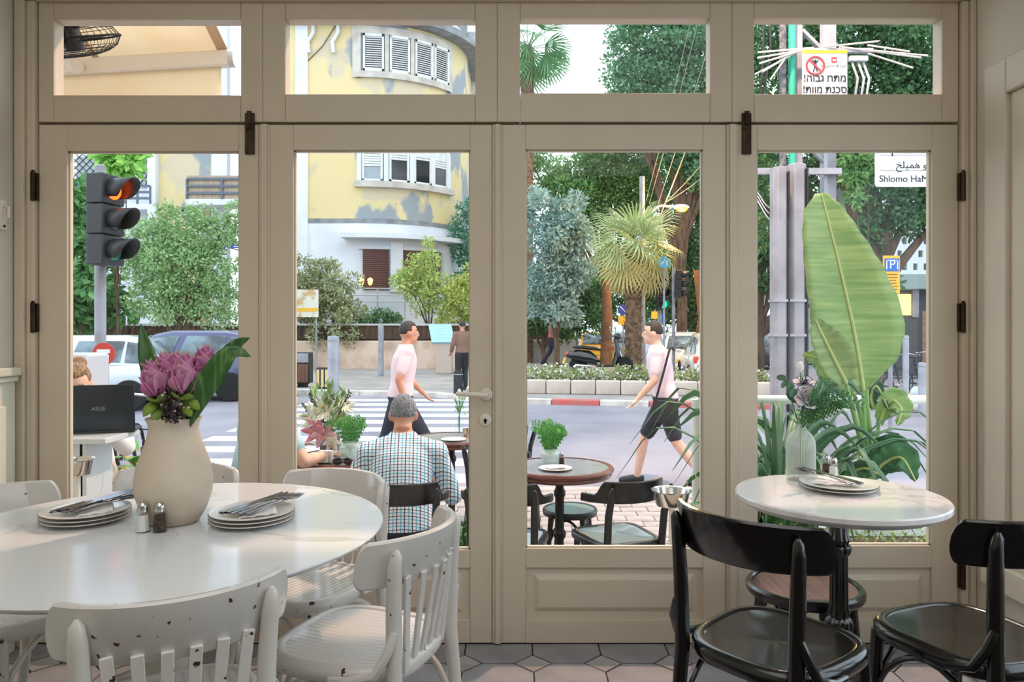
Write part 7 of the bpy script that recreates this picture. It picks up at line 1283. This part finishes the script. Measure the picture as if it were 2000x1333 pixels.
    for i in range(15):
        th = PI*i/14; th = min(max(th, 0.05), PI-0.05); ring = []
        for j in range(28):
            a = 2*PI*j/28; dv = Vector((math.sin(th)*math.cos(a), math.sin(th)*math.sin(a), -math.cos(th))); facey = dv.y > 0.30 and dv.z < 0.50; low = dv.z < -0.42; side = dv.z < -0.05 and dv.y > -0.12; f_ = 0.86 if (facey or low or side) else k+0.012*math.sin(9*a)*math.sin(7*th)
            ring.append(H+Rh @ (Vector((0, -0.008, 0.02))+Vector((dv.x*0.077*f_, dv.y*0.097*f_, dv.z*0.105*f_))))
        R.append(ring)
    hm.rings(R)
    if hair == 'bun': hm.ball(H+Rh @ Vector((0.0, -0.10, 0.09)), (0.052, 0.045, 0.045)); hm.tube([H+Rh @ Vector((0.02, -0.12, 0.05)), H+Rh @ Vector((0.05, -0.13, -0.06)), H+Rh @ Vector((0.04, -0.11, -0.15))], [0.03, 0.026, 0.012], 10)
    if hair == 'long': hm.ell([(H+Rh @ Vector((0, -0.06, 0.02)), 0.085, 0.05), (H+Rh @ Vector((0, -0.075, -0.1)), 0.09, 0.04), (H+Rh @ Vector((0, -0.08, -0.22)), 0.08, 0.03)], 16)
    hm.build('hair', hairm, t, remesh=0.008)
    for sx in (-1, 1):
        e = MB().ball(H+Rh @ Vector((sx*0.031, 0.076, 0.008)), (0.0135, 0.012, 0.010)).build('eye', EYEW, t); MB().ball(H+Rh @ Vector((sx*0.031, 0.087, 0.008)), (0.006, 0.004, 0.006)).build('iris', EYED, e); MB().tube([H+Rh @ Vector((sx*0.014, 0.091, 0.03)), H+Rh @ Vector((sx*0.033, 0.088, 0.036)), H+Rh @ Vector((sx*0.05, 0.074, 0.03))], 0.0045, 6).build('eyebrow', hairm, t)
    MB().ball(H+Rh @ Vector((0, 0.088, -0.062)), (0.022, 0.008, 0.0075)).build('mouth', LIP, t)
    return t
def stand_pose(stride=0.0, lean=0.0, arm=0.2):
    y = lambda z: lean*(z-0.9)
    J = dict(pelvis=(0, 0, 0.95), waist=(0, y(1.10), 1.10), chest=(0, y(1.28), 1.28), sh=(0, y(1.42), 1.42), neck=(0, y(1.50), 1.50), head=(0, y(1.62)+0.02, 1.62))
    for q, s_ in (('L', -1), ('R', 1)):
        st = stride*s_; J['hip'+q] = (s_*0.09, 0, 0.90); J['kn'+q] = (s_*0.10, st*0.55+0.06, 0.50); J['an'+q] = (s_*0.10, st-(0.10 if st < 0 else 0), 0.09+(0.04 if st < 0 else 0)); J['sh'+q] = (s_*0.185, y(1.42), 1.41); J['el'+q] = (s_*0.25, y(1.14)-st*arm*1.2, 1.14); J['wr'+q] = (s_*0.25, y(1.0)-st*arm*2.2+0.14, 0.94)
    J['pn'] = (0, 0.4, -0.2); return J
def sit_pose(seat=0.45, lean=0.12, armf=0.25, drop=0.0, wz=None):
    z0 = seat+0.10; y = lambda z: lean*(z-z0)
    J = dict(pelvis=(0, -0.03, z0), waist=(0, y(z0+0.17)-0.03, z0+0.17), chest=(0, y(z0+0.35), z0+0.34), sh=(0, y(z0+0.46)+0.02, z0+0.455), neck=(0, y(z0+0.54)+0.05, z0+0.52), head=(0, y(z0+0.64)+0.10, z0+0.635-drop))
    for q, s_ in (('L', -1), ('R', 1)):
        J['hip'+q] = (s_*0.095, 0.02, z0-0.01); J['kn'+q] = (s_*0.13, 0.43, z0+0.0); J['an'+q] = (s_*0.12, 0.40, 0.09); J['sh'+q] = (s_*0.195, y(z0+0.46)+0.02, z0+0.43); J['el'+q] = (s_*0.27, y(z0+0.3)+0.10, z0+0.17); J['wr'+q] = (s_*0.16, armf+0.12, wz if wz else z0+0.22)
    return J
# checked shirt cloth
CK = bpy.data.materials.new('checked_cloth'); CK.use_nodes = True; nt = CK.node_tree; Ln = nt.links; pb = nt.nodes['Principled BSDF']; pb.inputs['Roughness'].default_value = 0.85
tc = nt.nodes.new('ShaderNodeTexCoord'); sx_ = nt.nodes.new('ShaderNodeSeparateXYZ'); Ln.new(tc.outputs['Object'], sx_.inputs[0])
def stripe(sock, per, duty, off=0.0):
    a = nt.nodes.new('ShaderNodeMath'); a.operation = 'MULTIPLY_ADD'; a.inputs[1].default_value = 1/per; a.inputs[2].default_value = off+50; Ln.new(sock, a.inputs[0]); f_ = nt.nodes.new('ShaderNodeMath'); f_.operation = 'FRACT'; Ln.new(a.outputs[0], f_.inputs[0]); g_ = nt.nodes.new('ShaderNodeMath'); g_.operation = 'LESS_THAN'; g_.inputs[1].default_value = duty; Ln.new(f_.outputs[0], g_.inputs[0]); return g_.outputs[0]
yz = nt.nodes.new('ShaderNodeMath'); yz.operation = 'MULTIPLY_ADD'; yz.inputs[1].default_value = 0.75; Ln.new(sx_.outputs[1], yz.inputs[0]); Ln.new(sx_.outputs[2], yz.inputs[2])
def mixc(fac, a_sock, col):
    m_ = nt.nodes.new('ShaderNodeMix'); m_.data_type = 'RGBA'; Ln.new(fac, m_.inputs[0]); m_.inputs[7].default_value = col
    if isinstance(a_sock, tuple): m_.inputs[6].default_value = a_sock
    else: Ln.new(a_sock, m_.inputs[6])
    return m_.outputs[2]
c_ = mixc(stripe(sx_.outputs[0], 0.044, 0.17), K(240, 240, 244), K(120, 196, 222)); c_ = mixc(stripe(yz.outputs[0], 0.044, 0.17), c_, K(120, 190, 216)); c_ = mixc(stripe(sx_.outputs[0], 0.044, 0.13, 0.5), c_, K(64, 62, 88)); c_ = mixc(stripe(yz.outputs[0], 0.044, 0.11, 0.5), c_, K(64, 62, 88)); Ln.new(c_, pb.inputs['Base Color'])
GREYH = M('grey_hair', K(150, 152, 158), 0.8, col2=K(84, 84, 90), scale=60, stretch=(3, 1, 1), bump=0.6, bscale=90); BRH = M('brown_hair', K(112, 84, 62), 0.6, col2=K(168, 132, 98), scale=30, stretch=(3, 1, 1), bump=0.4, bscale=60); DKH = M('dark_hair', K(48, 38, 34), 0.6, bump=0.4, bscale=60)
JEAN = M('dark_jeans', K(38, 42, 56), 0.85, bump=0.1, bscale=80); PKS = M('pale_pink_cloth', K(230, 204, 208), 0.85, bump=0.1, bscale=30); DKS = M('dark_shorts', K(50, 50, 60), 0.85); BGE = M('beige_cloth', K(190, 172, 158), 0.85); LBC = M('pale_blue_cloth', K(176, 206, 216), 0.85); BRC = M('brown_cloth', K(132, 100, 86), 0.85); WHC = M('white_cloth', K(232, 230, 228), 0.85); RDC = M('rust_cloth', K(166, 104, 92), 0.85)
J = sit_pose(0.43, 0.24, 0.30, 0.02, 0.70); J['shL'] = (-0.205, 0.10, 0.93); J['shR'] = (0.205, 0.10, 0.93); J['elL'] = (-0.30, 0.16, 0.70); J['elR'] = (0.30, 0.14, 0.66); J['wrR'] = (0.20, 0.36, 0.72); J['wrL'] = (-0.18, 0.40, 0.78)
person('grey-haired man in a checked shirt seated with his back to us', (-0.62, 4.14, G), 0.10, J, CK, JEAN, GREYH, SKIN, sleeves=0.62, legs=1.0, vox=0.0095, wide=1.06, hrot=(-0.05, 0, 0), s=0.955)
J = stand_pose(0.34, 0.10); person('pedestrian in a pale pink shirt walking over the crosswalk', (XX(782, 7.9), 7.9, ZRD), -PI/2+0.3, J, PKS, JEAN, DKH, SKIN, sleeves=0.35, vox=0.014)
J = stand_pose(0.30, 0.16); t_ = person('pedestrian in a pale pink shirt and dark shorts passing the terrace', (XX(1300, 7.75), 7.75, ZRD), PI/2-0.2, J, PKS, DKS, DKH, SKIN2, sleeves=0.35, legs=0.42, vox=0.014)
bgp = thing('shoulder_bag', 'dark shoulder bag at the hip of the pink pedestrian in shorts', 'bag', (XX(1294, 7.6), 7.48, ZRD+0.72)); MB().ell([((0, 0, 0), 0.12, 0.045), ((0, 0, 0.10), 0.14, 0.06), ((0, 0, 0.22), 0.12, 0.03)]).build('pouch', MATS['bag_dark'], bgp); MB().tube(smoothpath([(-0.1, 0, 0.2), (-0.02, -0.02, 0.5), (0.06, 0.04, 0.74), (0.14, 0.2, 0.72)], 12), 0.012, 6).build('strap', MATS['bag_dark'], bgp)
J = stand_pose(0.05, 0.0); person('standing person in a brown top and dark trousers beyond the crosswalk', (XX(903, 18.6), 18.6, G+0.03), 0.4, J, BRC, BKT, DKH, SKIN, sleeves=0.9, vox=0.018)
J = stand_pose(0.20, 0.04); person('distant person in a rust-coloured top by the plaster wall', (XX(1078, 24.6), 24.6, 0.02), -PI/2, J, RDC, JEAN, BRH, SKIN, sleeves=0.9, vox=0.02)
J = sit_pose(0.55, 0.25, 0.22, 0.03, 0.98); person('woman with a hair bun seated behind the laptop', (XX(166, 4.95), 4.95, G), PI+0.35, J, WHC, BGE, BRH, SKIN2, sleeves=0.9, vox=0.012, hair='bun', hrot=(-0.45, 0, 0))
dup([o for o in bpy.data.objects if o.name == 'terrace_stool'][0], (XX(166, 4.95), 4.95, G), 0, 'round stool under the woman at the laptop', None, scale=(1, 1, 1.2))
J = sit_pose(0.43, 0.20, 0.30, 0.02, 0.80); J['elR'] = (0.29, 0.16, 0.80); J['wrR'] = (0.22, 0.40, 0.80); J['hdR'] = (0.05, 1, 0)
person('woman in pale blue with a bare arm on the lily table', (-1.585, 4.50, G), -0.62, J, LBC, WHC, BRH, SKIN2, sleeves=0.22, vox=0.012, hair='long')
